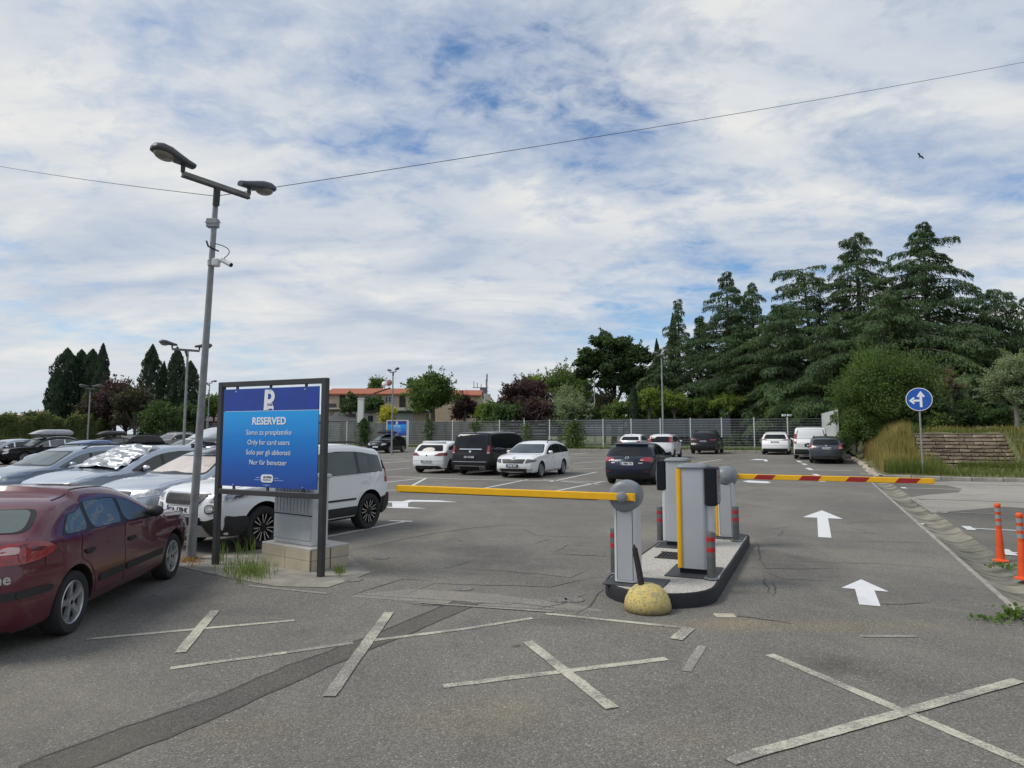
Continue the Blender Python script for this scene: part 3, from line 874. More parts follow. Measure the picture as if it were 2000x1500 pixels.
# concrete gutter, cast in short lengths
GUTM = simple('gutter_concrete', (0.24, 0.225, 0.175), 0.92, var=.3, scale=3.5, bump=.35)
GUTD = simple('gutter_moss', (0.155, 0.15, 0.12), 0.95, var=.4, scale=4, bump=.3)
gt = thing("gutter", None, None); gt['kind'] = 'structure'; gt.rotation_euler = (0, 0, LOTROT)
def gut_prof(k):
    n = 8; pr = []
    for i in range(n + 1):
        t = i / n; pr.append((GUT0 + .07 + (GUT1 - GUT0 - .07) * t, -.075 * math.sin(math.pi * t) + .004))
    return pr
a = 4.02; i = 0
while a < 31.0:
    ln = min(rnd.uniform(.44, .56), 31.0 - a); j = rnd.uniform(-.008, .008); tl = rnd.uniform(-.012, .012)
    pr = gut_prof(0)
    mm = MB()
    top0 = [(x, a + .006, z + j + tl * (x - 2)) for x, z in pr]; top1 = [(x, a + ln - .006, z + j - tl * (x - 2) * .5) for x, z in pr]
    lo0 = [(pr[-1][0], a + .006, -.16), (pr[0][0], a + .006, -.16)]; lo1 = [(pr[-1][0], a + ln - .006, -.16), (pr[0][0], a + ln - .006, -.16)]
    mm.rings([top0 + lo0, top1 + lo1], True, True, 0)
    me_ = mm.mesh("gutter_segment", GUTD if rnd.random() < .3 else GUTM, 40)
    o = link("gutter_segment", me_, gt); i += 1
    a += ln
a = 4.02
while a < 31.0:
    mm = MB(); ln = min(1.0, 31 - a); mm.box((GUT0 + .035, a + ln / 2, -.05), (.062, ln - .012, .13 + rnd.uniform(0, .012)), 0, None, .006)
    mm.build("edge_strip", MATS['kerb_stone'], gt); a += ln

# ------------------------------------------------------------------ things painted or patched on the ground (thin sheets)
SHEET = [0.004]
def strip(name, pts, width, mat, dz=.004, wob=0.0, kind='structure', taper=False, gz=True):
    P = [Vector(p) for p in pts]; q = [P[0]]
    for a_, b_ in zip(P, P[1:]):
        n = max(1, int((b_ - a_).length / (.35 if (b_ - a_).length > 3 else .12)))
        q += [a_.lerp(b_, (k + 1) / n) for k in range(n)]
    v, f = [], []
    for i, p in enumerate(q):
        d = (q[min(i + 1, len(q) - 1)] - q[max(i - 1, 0)]); d.z = 0; d.normalize(); s = Vector((-d.y, d.x, 0))
        w = width / 2
        if taper: w *= max(.15, math.sin(math.pi * min(max(i / max(1, len(q) - 1), .06), .94)))
        p2 = p + s * rnd.uniform(-wob, wob)
        for sg in (-1, 1):
            r = p2 + s * sg * (w * (1 + (rnd.uniform(-.25, .25) if wob else rnd.uniform(-.07, .07))))
            v.append((r.x, r.y, zg(r.x, r.y) + dz))
    for i in range(len(q) - 1): f.append((2 * i, 2 * i + 1, 2 * i + 3, 2 * i + 2))
    m = MB(); m.add(v, f); o = m.build(name, mat)
    if o.data.polygons[0].normal.z < 0: o.data.flip_normals()
    o['kind'] = kind
    return o
def sheet(name, pix, mat, dz=.004, kind='structure'):
    pts = [at(*p) for p in pix]
    tris = tessellate_polygon([[Vector((p.x, p.y, 0)) for p in pts]])
    bm = bmesh.new(); vs_ = [bm.verts.new((p.x, p.y, 0)) for p in pts]
    for t in tris:
        try: bm.faces.new([vs_[i] for i in t])
        except ValueError: pass
    bmesh.ops.subdivide_edges(bm, edges=[e for e in bm.edges if e.calc_length() > 1.2], cuts=3, use_grid_fill=False)
    bmesh.ops.triangulate(bm, faces=bm.faces)
    for v in bm.verts: v.co.z = zg(v.co.x, v.co.y) + dz
    me = bpy.data.meshes.new(name); bm.to_mesh(me); bm.free(); me.materials.append(mat)
    o = link(name, me)
    if sum(p.normal.z for p in me.polygons) < 0: me.flip_normals()
    o['kind'] = kind
    return o
OLDP = roadpaint('old_road_paint', (0.52, 0.50, 0.40), .68, (0.24, .23, .205))
FAINTP = roadpaint('faint_road_paint', (0.42, 0.40, 0.34), 1.12, (0.245, .235, .21))
NEWP = roadpaint('fresh_road_paint', (0.70, 0.71, 0.72), .30)
MIDP = roadpaint('bay_line_paint', (0.62, 0.63, 0.62), .35)
PATCH = asphalt('trench_asphalt', .12, .175, .5, 1.0, False)
CRACK = simple('crack_fill', (0.07, 0.067, 0.062), .95, var=.3, scale=20)
PALE = asphalt('pale_worn_asphalt', .32, .40, 1.5, .6, False)
def mark(p0, p1, w, mat, dz=.0045, name="road_marking"): return strip(name, [at(*p0), at(*p1)], w, mat, dz)
# the dug and refilled trench
sheet("trench_patch", [(35, 1499), (130, 1461), (238, 1422), (420, 1361), (560, 1301), (640, 1273), (745, 1233), (820, 1200), (893, 1172), (934, 1180), (860, 1212), (778, 1247), (640, 1303), (525, 1355), (325, 1443), (175, 1499)], PATCH, .002)
for e in ([(35, 1499), (130, 1461), (238, 1422), (420, 1361), (560, 1301), (640, 1273), (745, 1233), (893, 1172)], [(934, 1180), (860, 1212), (778, 1247), (640, 1303), (525, 1355), (325, 1443), (175, 1499)]):
    strip("trench_joint", [at(*p) for p in e], .022, CRACK, .0035, .012)
# crosses of worn paint in the forecourt
for p0, p1, w, mt, dz in [((170, 1249), (575, 1212), .085, OLDP, .0045), ((351, 1276), (419, 1194), .13, OLDP, .008),
        ((333, 1306), (560, 1275), .09, OLDP, .0045), ((560, 1275), (690, 1256), .09, FAINTP, .0045), ((722, 1252), (900, 1230), .09, OLDP, .0045), ((900, 1230), (1040, 1208), .09, OLDP, .0045), ((642, 1362), (700, 1280), .13, FAINTP, .008), ((700, 1280), (760, 1197), .14, OLDP, .008),
        ((866, 1341), (1302, 1287), .105, OLDP, .0045), ((1030, 1254), (1196, 1385), .135, OLDP, .008),
        ((1503, 1279), (2080, 1524), .125, OLDP, .0045), ((1425, 1490), (1480, 1472), .11, FAINTP, .008), ((1480, 1472), (1990, 1330), .125, OLDP, .008),
        ((1066, 1199), (1350, 1228), .09, OLDP, .0045), ((1345, 1228), (1320, 1250), .16, OLDP, .008), ((1372, 1262), (1340, 1312), .10, FAINTP, .0045), ((1678, 1243), (1790, 1243), .09, FAINTP, .0045),
        ((485, 1144), (640, 1160), .09, FAINTP, .0045), ((700, 1160), (1000, 1180), .08, FAINTP, .0045), ((820, 1178), (1080, 1196), .07, FAINTP, .008)]:
    mark(p0, p1, w * (.72 if mt is OLDP else .75), mt, dz)
# bay lines in the car park
for p0, p1 in [((412, 1092), (790, 1019)), ((760, 1017), (805, 1018.5)), ((790, 957), (832, 934)), ((751, 958), (790, 957)), ((905, 962), (1030, 937)), ((1068, 962.5), (1182, 940)), ((739, 944), (826, 934)), ((739, 920), (800, 914)),
        ((739, 930), (935, 937)), ((935, 937), (1180, 941)), ((1075, 941), (1165, 922)), ((738, 905), (800, 900)), ((738, 893), (830, 889)), ((1115, 895), (1180, 893)), ((1120, 905), (1190, 900)), ((1060, 937), (1170, 946)),
        ((1180, 880), (1230, 877)), ((1100, 889), (1150, 884)), ((735, 899), (790, 896)), ((1120, 917), (1178, 914)), ((1360, 905), (1410, 897)), ((1700, 925), (1690, 917)), ((1585, 918), (1665, 919)), ((1680, 925), (1820, 935))]:
    mark(p0, p1, .11, MIDP)
for p0, p1 in [((1558, 900), (1564, 903)), ((1568, 905.5), (1574, 908)), ((1577, 914), (1585, 918)), ((1590, 926), (1598, 929)), ((1600, 938), (1608, 941))]: mark(p0, p1, .22, NEWP, .0045)
def arrow(tip, base, hw, hl_, sw, dz=.0045):
    t, b = at(*tip), at(*base); d = (t - b); d.z = 0; L_ = d.length; d.normalize(); s = Vector((-d.y, d.x, 0))
    pts = [t, t - d * hl_ + s * hw, t - d * hl_ + s * sw, b + s * sw, b - s * sw, t - d * hl_ - s * sw, t - d * hl_ - s * hw]
    m = MB(); m.add([(p.x, p.y, zg(p.x, p.y) + dz) for p in pts], [(0, 1, 6), (2, 3, 4, 5)])
    o = m.build("arrow_marking", NEWP); o['kind'] = 'structure'
    for pl in o.data.polygons:
        if pl.normal.z < 0: o.data.flip_normals(); break
arrow((1605, 997), (1611, 1050), .39, 1.6, .105)
arrow((1682, 1132), (1699, 1183), .245, .62, .10)
sheet("arrow_marking", [(738, 979.5), (766, 982), (797, 982), (806, 980), (895, 981), (856, 977.5), (799, 976.5), (786, 979.5)], NEWP, .0045)
sheet("arrow_marking", [(766, 982.3), (797, 982.3), (797, 990.3), (766, 990.3)], NEWP, .0045)
sheet("arrow_marking", [(738, 989), (766, 990.5), (797, 990.5), (835, 993.4), (797, 993.0), (766, 992.4)], NEWP, .0045)
sheet("arrow_marking", [(1465, 897.5), (1478, 896.5), (1498, 897.5), (1500, 901), (1494, 901.5), (1492, 898.8), (1478, 898.6)], NEWP, .0045)
sheet("arrow_marking", [(1450, 940), (1462, 938.5), (1500, 940.5), (1506, 943.5), (1496, 944), (1462, 942.5)], NEWP, .0045)
# side lot: pale worn patch, bay lines, short tees
sheet("worn_patch", [(1775, 972), (1815, 966), (1872, 962), (1880, 955), (1850, 948), (1760, 944), (1860, 940), (2080, 943), (2080, 996), (1960, 990), (1820, 1002)], PALE, .002)
for p0, p1, w, mt in []:
    mark(p0, p1, w, mt, .0045)
for a_, mt in [(12.7, MIDP), (15.6, MIDP), (18.6, FAINTP), (22.0, FAINTP), (26.2, MIDP), (29.0, FAINTP)]:
    strip("road_marking", [lot(a_, 2.55), lot(a_, 9.5)], .10, mt, .008)
    strip("road_marking", [lot(a_ - .30, 2.58), lot(a_ + .30, 2.58)], .15, mt, .0115)
# apron of pale concrete under sign and cabinet, worn edge of the forecourt
sheet("apron", [(345, 1106), (400, 1086), (470, 1078), (560, 1068), (668, 1078), (700, 1100), (725, 1118), (690, 1132), (640, 1148), (540, 1146), (440, 1128)], simple('apron_concrete', (0.25, 0.235, 0.20), .95, var=.3, scale=2.5, bump=.4), .006)
sheet("worn_patch", [(670, 1165), (800, 1150), (960, 1160), (1120, 1180), (1190, 1195), (1100, 1192), (960, 1184), (800, 1174)], asphalt('worn_asphalt', .24, .33, 1.6, .9, False), .0015)
# cracks
for pl in [[(1478, 1056), (1483, 1080), (1489, 1108), (1512, 1120)], [(1522, 1050), (1530, 1034)], [(1495, 1128), (1500, 1160)], [(1509, 1138), (1511, 1166)], [(1440, 1108), (1560, 1112), (1680, 1110)], [(1180, 1150), (1150, 1185), (1120, 1200)], [(640, 1086), (720, 1068), (845, 1042), (930, 1031), (990, 1025), (1195, 1031)], [(680, 1166), (720, 1152), (790, 1130), (850, 1134)], [(790, 1162), (850, 1140), (960, 1143), (1080, 1146), (1190, 1122)], [(870, 1108), (1060, 1122), (1110, 1130), (1155, 1112)],
           [(870, 1110), (925, 1095)], [(1010, 1030), (1050, 1046), (1190, 1052)], [(1040, 1064), (1075, 1052)], [(1080, 1082), (1110, 1064), (1200, 1069)], [(1080, 1082), (1195, 1088)], [(1400, 1200), (1545, 1217)], [(1480, 1112), (1530, 1130), (1660, 1137)], [(1470, 1095), (1700, 1100), (1900, 1116)],
           [(1600, 1055), (1900, 1062)], [(1700, 1180), (1820, 1178)], [(760, 1172), (830, 1182), (990, 1178), (1150, 1192)], [(1050, 1190), (1100, 1178), (1150, 1160)], [(1480, 1035), (1560, 1028)]]:
    q = [at(*p) for p in pl]; r = [q[0]]
    for a_, b_ in zip(q, q[1:]):
        n = max(1, int((b_ - a_).length / .25))
        for k in range(n): r.append(a_.lerp(b_, (k + 1) / n) + Vector((rnd.uniform(-.03, .03), rnd.uniform(-.04, .04), 0)))
    strip("crack", r, rnd.uniform(.013, .026), CRACK, .0035, .008, taper=True)
# small round covers and pale stone chips let into the tarmac
cv = MB(); cv.lathe([(.12, 0), (.12, .008), (.10, .012)], 16)
for u, v, lb_ in [(690, 1133, "valve cover right of the apron under the sign"), (905, 1150, "valve cover above the end of the dark trench strip"), (745, 1090, "valve cover beyond the apron, nearest the white off-roader's bay line"), (1090, 1172, "left one of two valve covers beside the island"), (1120, 1172, "right one of two valve covers beside the island")]:
    o = cv.build("valve_cover", simple('cover_iron', (0.16, .155, .145), .8, var=.3, scale=20), None, None); o.location = at(u, v); tag(o, "small round iron " + lb_, "valve cover", "valve covers in the asphalt")
lid = MB(); lid.box((0, 0, .004), (.20, .13, .012), 0, None, .005); o = lid.build("cover_plate", simple('pale_cover', (0.42, .38, .30), .9, var=.2)); o.location = at(1416, 1203); tag(o, "small pale flat plate in the asphalt right of the yellow dome", "cover plate")
# ------------------------------------------------------------------ the parked cars
_t = wheel_meshes().mesh("wheel", MATS['rubber'], 40)
def wset(ns, style, mat): return (_t, rim_mb(ns, style).mesh("rim", [MATS[mat], MATS['underbody']], 35))
W5 = wset(5, 'solid', 'alloy'); W7 = wset(7, 'double', 'alloy'); W7D = wset(7, 'double', 'alloy_dark'); W10 = wset(10, 'solid', 'alloy')
# two-tone rim: dark with bright spoke edges
def twotone():
    m = rim_mb(7, 'double'); m.mi = [1 if i == 0 else i for i in m.mi]
    n = MB(); n.v, n.f, n.mi = m.v, m.f, m.mi
    for k in range(7):
        a = 2 * math.pi * k / 7 + math.pi / 2
        for s in (-1, 1):
            n.add([(.20, s * .06 - .012, .262), (.20, s * .06 + .012, .262), (.60, s * .165 + .028, .286), (.60, s * .165 - .028, .286)], [(0, 1, 2, 3)], 2, RZ(a))
    return n.mesh("rim", [MATS['alloy_dark'], MATS['underbody'], MATS['chrome']], 35)
WTT = (_t, twotone())
P_RED = paint('paint_maroon', (0.088, 0.003, 0.017), .1, .28, .8, .05)
P_WHITE = paint('paint_white', (0.78, 0.79, 0.80), 0, .35, .8, .07)
P_BLACK = paint('paint_black', (0.008, 0.008, 0.010), .2, .25, 1.0, .07)
P_SILVER = paint('paint_silver', (0.40, 0.45, 0.53), .55, .34, .9, .08)
P_SILV2 = paint('paint_pale_silver', (0.46, 0.52, 0.61), .5, .34, .9, .08)
P_GREYB = paint('paint_grey_blue', (0.27, 0.33, 0.42), .55, .34, .9, .08)
P_BLUE = paint('paint_blue', (0.055, 0.13, 0.30), .4, .32, 1.0, .08)
P_NAVY = paint('paint_navy', (0.018, 0.024, 0.042), .4, .3, 1.0, .08)
P_DGREY = paint('paint_dark_grey', (0.045, 0.055, 0.075), .4, .32, 1.0, .09)
P_BEIGE = paint('paint_beige', (0.42, 0.40, 0.38), .5, .35, .9, .08)
P_BROWN = paint('paint_brown', (0.035, 0.028, 0.026), .4, .32, 1.0, .08)
GD, GL = MATS['car_glass_dark'], MATS['car_glass_light']
BKP = MATS['black_plastic']

# 1 maroon hatchback, close by on the left
p = fam('hatch', L=4.13, W=1.70, H=1.355, hood=.80, cowl=(1.18, .93), wtop=(1.98, 1.27), rend=(3.40, 1.255), rglass=(3.86, 1.0), tail=(4.05, .96), belt=(.845, .93), glassend=(3.52, 1.05), glass_inset=.135, pillars=[2.28, 3.02], fo=.80, wb=2.50, wr=.295,
        paint=P_RED, rgin=-.05, wheelset=W5, trim=BKP, handle=BKP, mirror=BKP, gc=.17, bump=.60, glass=GL, lean=.46, tr=.16, xr=.9, door2=3.22, handle_drop=.16, rc=.11, wround=.10, fin=False, ww=.19,
        bits=[("tail_light", 'red_lens', 'r', [(.34, .775), (.79, .785), (.82, .89), (.78, .955), (.60, .945), (.45, .89)], True, dict(r=.07, inner=[([(.52, .865), (.71, .87), (.71, .925), (.62, .925)], 'pink_lens')])),
              ("tail_light", 'red_lens', 's', [(3.93, .80), (4.03, .79), (4.03, .93), (3.95, .91)], True, dict(r=.04)),
              ("bumper_strip", 'black_plastic', 'r', [(-.82, .495), (.82, .495), (.82, .56), (-.82, .56)], False, dict(r=.02, off=.016)),
              ("bumper_strip", 'black_plastic', 's', [(3.76, .495), (4.06, .495), (4.06, .56), (3.76, .56)], True, dict(r=.02, off=.012)),
              ("side_strip", 'black_plastic', 's', [(1.22, .40), (2.24, .40), (2.24, .47), (1.22, .47)], True, dict(r=.02, off=.016)),
              ("side_strip", 'black_plastic', 's', [(2.30, .40), (2.86, .40), (2.86, .47), (2.30, .47)], True, dict(r=.02, off=.016)),
              ("headlight", 'clear_lens', 'f', hl(.42, .80, .55, .66), True),
              ("sticker", 'plate_white', 'r', [(.25, 1.05), (.41, 1.05), (.41, 1.095), (.25, 1.095)], False, dict(r=.022, off=.010, rim=.0)),
              ("roof_trim", 'black_plastic', 't', [(2.0, .555), (3.3, .565), (3.3, .58), (2.0, .57)], True, dict(r=0, off=.005)),
              ("fuel_flap", P_RED, 's', [(3.62, .72), (3.76, .72), (3.76, .85), (3.62, .85)], True, dict(r=.03, off=.004))])
ca, cb = build_car("parked_car", p, "maroon hatchback with silver five-spoke wheels, nearest car at the left edge")
# the model lettering on its tailgate
h1, h2 = cb.cast((7, .40, .675), (-1, 0, 0))[0], cb.cast((7, .66, .675), (-1, 0, 0))[0]
hm = (h1 + h2) / 2
link("badge_lettering", text_mesh("Mégane", .125, MATS['chrome'], .003, .004), ca, T(-p['L'] / 2, 0, 0) @ T(hm.x + .028, hm.y, .675) @ RZ(math.atan2(h2.y - h1.y, h2.x - h1.x)) @ RX(R(88)))
tail_ = at(125, 1238); nose_ = at(329, 1128)
hd = math.degrees(math.atan2(nose_.x - tail_.x, nose_.y - tail_.y))
hv = Vector((math.sin(R(hd)), math.cos(R(hd)), 0)); rv = Vector((hv.y, -hv.x, 0))
ctr = tail_ - rv * .76 + hv * (p['L'] / 2 - (p['L'] - p['fo'] - p['wb']))
ca.scale = (.945, .945, .945)
ctr = tail_ - rv * .76 * .945 + hv * .945 * (p['L'] / 2 - (p['L'] - p['fo'] - p['wb']))
place(ca, ctr.x, ctr.y, hd)

LH = 24.0                       # heading of the bays
def put(root, p, a, b, rev=False, axle='rear', z=None, dh=0.0):
    """the named axle's middle stands at lot coordinates a, b; rev: nose towards the camera"""
    h = LH + dh + (180 if rev else 0)
    d = Vector((math.sin(R(h)), math.cos(R(h)), 0))
    xax = p['fo'] + (p['wb'] if axle == 'rear' else 0)
    c = lot(a, b) + d * (xax - p['L'] / 2)
    place(root, c.x, c.y, h, zg(c.x, c.y) if z is None else z)
# 2 white compact suv behind the sign
p = fam('suv', L=4.02, W=1.74, H=1.59, hood=.93, cowl=(1.02, 1.03), wtop=(1.68, 1.47), rend=(3.74, 1.50), rglass=(3.91, 1.02), tail=(3.95, .94), belt=(.975, 1.04), glassend=(3.72, .22), pillars=[2.08, 2.98], fo=.75, wb=2.58, wr=.335, gc=.25,
        paint=P_WHITE, wheelset=WTT, trim=MATS['gloss_black'], rails=BKP, rear=1, ww=.225, lean=.27, gap=.065, roofcol=None, handle_drop=.13, glass=glass('car_glass_teal', (.035, .055, .055), .03, .7),
        bits=[("grille", 'black_plastic', 'f', [(-.46, .875), (.46, .875), (.36, .73), (-.36, .73)], False, dict(r=.03, off=.016)),
              ("grille_surround", 'chrome', 'f', [(-.48, .88), (.48, .88), (.47, .90), (-.47, .90)], False, dict(r=.01, off=.018)),
              ("headlight", 'clear_lens', 'f', [(.50, .77), (.77, .80), (.80, .89), (.58, .89)], True, dict(r=.05, inner=[([(.56, .80), (.66, .81), (.66, .865), (.58, .865)], 'lamp_dark')])),
              ("headlight", 'clear_lens', 's', [(.10, .76), (.40, .835), (.54, .905), (.22, .90)], True, dict(r=.05, inner=[([(.19, .815), (.34, .84), (.38, .87), (.23, .87)], 'lamp_dark')])),
              ("fog_light", 'lamp_dark', 'f', [(.47, .60), (.62, .60), (.62, .74), (.47, .74)], True, dict(r=.075, inner=[([(.495, .625), (.595, .625), (.595, .715), (.495, .715)], 'clear_lens')])),
              ("front_cladding", 'black_plastic', 'f', [(-.84, .28), (.84, .28), (.84, .56), (.62, .54), (.50, .50), (-.50, .50), (-.62, .54), (-.84, .56)], False, dict(r=.03, off=.012)),
              ("skid_plate", 'alloy', 'f', [(-.50, .27), (.50, .27), (.44, .44), (-.44, .44)], False, dict(r=.03, off=.03)),
              ("lower_grille", 'underbody', 'f', [(-.40, .44), (.40, .44), (.40, .55), (-.40, .55)], False, dict(r=.02, off=.034)),
              ("tail_light", 'red_lens', 'r', [(.64, .86), (.77, .86), (.74, 1.16), (.66, 1.16)], True, dict(r=.04)),
              ("tail_light", 'red_lens', 's', [(3.82, .86), (3.94, .86), (3.91, 1.14), (3.80, 1.16)], True, dict(r=.03)),
              ("sill_cladding", 'black_plastic', 's', [(1.17, .25), (2.94, .25), (2.94, .47), (1.17, .47)], True, dict(r=.03, off=.014)),
              ("rear_cladding", 'black_plastic', 's', [(3.70, .27), (3.98, .27), (4.0, .62), (3.88, .66), (3.74, .52)], True, dict(r=.04, off=.014)),
              ("rear_cladding", 'black_plastic', 'r', [(-.85, .28), (.85, .28), (.85, .60), (-.85, .60)], False, dict(r=.04, off=.014)),
              ("front_cladding", 'black_plastic', 's', [(.08, .27), (.35, .27), (.32, .54), (.08, .58)], True, dict(r=.04, off=.014)),
              ("side_strip", 'black_plastic', 's', [(1.35, .585), (2.0, .585), (2.0, .62), (1.35, .62)], True, dict(r=.01, off=.014)),
              ("side_strip", 'black_plastic', 's', [(2.12, .585), (2.88, .585), (2.92, .62), (2.12, .62)], True, dict(r=.01, off=.014)),
              ("quarter_trim", 'gloss_black', 's', [(3.75, 1.11), (3.83, 1.11), (3.80, 1.38), (3.74, 1.42)], True, dict(r=.02, off=.004))],
        plates=[('f', .655, "CA 178·K", {})])
p.pop('roofcol')
ca, cb = build_car("parked_car", p, "white compact off-roader with black cladding behind the blue sign")
for k in range(-9, 10):                               # upright bars of the grille
    m = MB(); x_ = k * .048
    cb.patch(m, [(x_ - .004, .745), (x_ + .004, .745), (x_ + .004, .865), (x_ - .004, .865)], 'f', .019, 0, .05, .006)
    if abs(x_) < .36: link("grille_bar", m.mesh("grille_bar", MATS['alloy_dark'], None), ca, T(-p['L'] / 2, 0, 0))
fr = at(505, 1072); rr = at(715, 1032)
d = (fr - rr); d.z = 0; d.normalize(); lft = Vector((-d.y, d.x, 0))
c = (fr + rr) / 2 - lft * (p['W'] / 2 - .11)
xm = p['fo'] + p['wb'] / 2
c = c + d * (xm - p['L'] / 2)
place(ca, c.x, c.y, math.degrees(math.atan2(d.x, d.y)))

# 3 to 5 silver estates beside it
SILVB = [("grille", 'black_plastic', 'f', [(-.40, .74), (.40, .74), (.36, .58), (-.36, .58)], False, dict(r=.03)), ("headlight", 'clear_lens', 'f', hl(.46, .82, .62, .74), True, dict(r=.04)),
         ("tail_light", 'red_lens', 'r', [(.60, .78), (.86, .80), (.84, .95), (.62, .93)], True), ("lower_grille", 'black_plastic', 'f', [(-.55, .30), (.55, .30), (.6, .42), (-.6, .42)], False)]
simple('sunshade_beige', (0.58, 0.50, 0.45), .35, var=.16, scale=3, spec=.6, coat=.8)
p3 = fam('wagon', H=1.50, W=1.80, paint=P_SILVER, wheelset=W10, bits=SILVB, rails=MATS['gloss_black'], wsglass=MATS['sunshade_beige'], plates=[('f', .50, "", {})])
ca, cb3 = build_car("parked_car", p3, "silver blue estate with beige sunshade behind its windscreen, carrying a roof box")
put(ca, p3, 9.6, -11.9, True, 'front'); c3 = ca
p4 = fam('wagon', H=1.50, cowl=(1.25, 1.0), wtop=(2.1, 1.40), paint=P_SILV2, wheelset=W10, bits=SILVB, mirror=MATS['chrome'])
ca, cb4 = build_car("parked_car", p4, "pale silver estate with a foil sheet over its windscreen")
put(ca, p4, 10.0, -14.9, True, 'front'); c4 = ca
p5 = fam('wagon', H=1.46, belt=(.90, .96), paint=P_GREYB, wheelset=W10, bits=SILVB, rails=MATS['gloss_black'], glass=GL)
ca, cb5 = build_car("parked_car", p5, "grey blue estate behind the maroon car's roof, at left frame edge")
put(ca, p5, 10.6, -18.3, True, 'front')

# the foil sheet thrown over the windscreen of car 4
fs = MB(); cbx = cb4
def foil():
    n, mm_ = 40, 44; v = []
    pr = cbx.top
    i0 = min(range(len(pr)), key=lambda i: abs(pr[i][0] - (p4['cowl'][0] - .10)) + abs(pr[i][1] - p4['cowl'][1]))
    i1 = min(range(len(pr)), key=lambda i: abs(pr[i][0] - (p4['wtop'][0] + .25)) + abs(pr[i][1] - 1.46))
    for i in range(n + 1):
        q = pr[int(i0 + (i1 - i0) * i / n)]
        for j in range(mm_ + 1):
            y = (-1 + 2 * j / mm_) * (.80 - .16 * i / n) * (1 + .03 * math.sin(i * .7))
            ye = cbx.yw(q[0], q[1]) - .085
            cr = .085 * (1 - min(1, abs(y) / max(ye, .1)) ** 2.2)
            w = .020 * math.sin(i * .42 + 1.6 * math.sin(j * .17)) + .013 * (1 - abs(math.sin(j * .21 - i * .13 + .8 * math.sin(i * .2)))) ** 3 + .016 * (1 - abs(math.sin(i * .31 + j * .06))) ** 4 + rnd.uniform(-.0015, .0015)
            v.append((q[0] - cr * .6 - .03 - w * .4, y, q[1] + cr * .7 + .035 + w - max(0, abs(y) - ye) * .9))
    f = [(i * (mm_ + 1) + j, i * (mm_ + 1) + j + 1, (i + 1) * (mm_ + 1) + j + 1, (i + 1) * (mm_ + 1) + j) for i in range(n) for j in range(mm_)]
    fs.add(v, f)
foil()
o = fs.build("sun_foil", simple('foil', (0.46, 0.48, 0.50), .40, .8, var=.05, scale=2), None, 180, None)
o.matrix_world = Matrix.Translation(c4.location) @ Matrix.Rotation(c4.rotation_euler.z, 4, 'Z') @ T(-p4['L'] / 2, 0, 0)
tag(o, "crinkled silver foil sunshade draped over a pale silver estate's windscreen", "sunshade")
# roof boxes
def roof_box(ca, p, cb, mat, label, x0=1.75, l=2.0, w=.86, h=.36, bars=True, yoff=0.0):
    g = thing("roof_box", label, "roof box", group="boxes on car roofs")
    g.location = ca.location; g.rotation_euler = ca.rotation_euler
    zr = p['H'] + .10
    rings = []
    for k in range(15):
        t = k / 14; x = x0 + l * t
        e = (1 - (1 - min(t / .42, 1)) ** 2.2) if t < .42 else (1 - max(0, (t - .86) / .14) ** 3 * .35)
        e = max(e, .05)
        ring = []
        for q in range(16):
            a = 2 * math.pi * q / 16
            cy_, sz = math.cos(a), math.sin(a)
            ring.append((x - p['L'] / 2, yoff + math.copysign(abs(cy_) ** .55, cy_) * w / 2 * (.55 + .45 * e), zr + h * .30 + math.copysign(abs(sz) ** .6, sz) * (h * .70 if sz > 0 else h * .28) * e))
        rings.append(ring)
    m = MB(); m.rings(rings, True, True, 0); link("shell", m.mesh("shell", mat, 50), g)
    m = MB(); m.rings([[(q[0], q[1] * 1.01 - yoff * .01, zr + h * .30 + dz_) for q in r[:1] + [r[8]]] for r in rings for dz_ in ()] or [[(x0 - p['L'] / 2 + .1, -.3 + yoff, zr + h * .27), (x0 - p['L'] / 2 + .1, .3 + yoff, zr + h * .27), (x0 + l - p['L'] / 2 - .1, .3 + yoff, zr + h * .27)], [(x0 - p['L'] / 2 + .1, -.3 + yoff, zr + h * .29), (x0 - p['L'] / 2 + .1, .3 + yoff, zr + h * .29), (x0 + l - p['L'] / 2 - .1, .3 + yoff, zr + h * .29)]], True, True, 0)
    for xx in (x0 + .45, x0 + 1.35):
        m = MB(); m.box((xx - p['L'] / 2, 0, zr - .03), (.07, 1.25, .035), 0, None, .012)
        for sg in (-1, 1): m.box((xx - p['L'] / 2, .56 * sg, zr - .07), (.09, .07, .09), 0)
        link("cross_bar", m.mesh("cross_bar", BKP, 40), g)
    return g
roof_box(c3, p3, cb3, simple('box_silver', (.50, .54, .57), .35, .3, coat=.4), "silver grey roof box on the estate beside the lamp post", 1.7, 2.1)

# 6 blue hatch
GBITS = [("tail_light", 'red_lens', 'r', [(.52, .80), (.80, .80), (.78, .96), (.56, .94)], True), ("headlight", 'clear_lens', 'f', hl(.44, .80, .62, .75), True, dict(r=.04)), ("grille", 'black_plastic', 'f', [(-.38, .72), (.38, .72), (.34, .58), (-.34, .58)], False), ("lower_grille", 'black_plastic', 'f', [(-.55, .28), (.55, .28), (.6, .42), (-.6, .42)], False)]
def at_roof(u, v, Y): return atd(u, v, Y)
def putxy(root, p, u, Y, rev=True, dh=0.0):
    q = atd(u, 860, Y); h = LH + dh + (180 if rev else 0)
    place(root, q.x, q.y, h)
p6 = fam('hatch', H=1.50, L=4.25, paint=P_BLUE, wheelset=W10, bits=GBITS, glass=GL, trim=BKP, wsglass=MATS['car_glass_light'])
ca, _ = build_car("parked_car", p6, "mid blue hatchback half hidden behind the silver estates"); putxy(ca, p6, 160, 31.5)
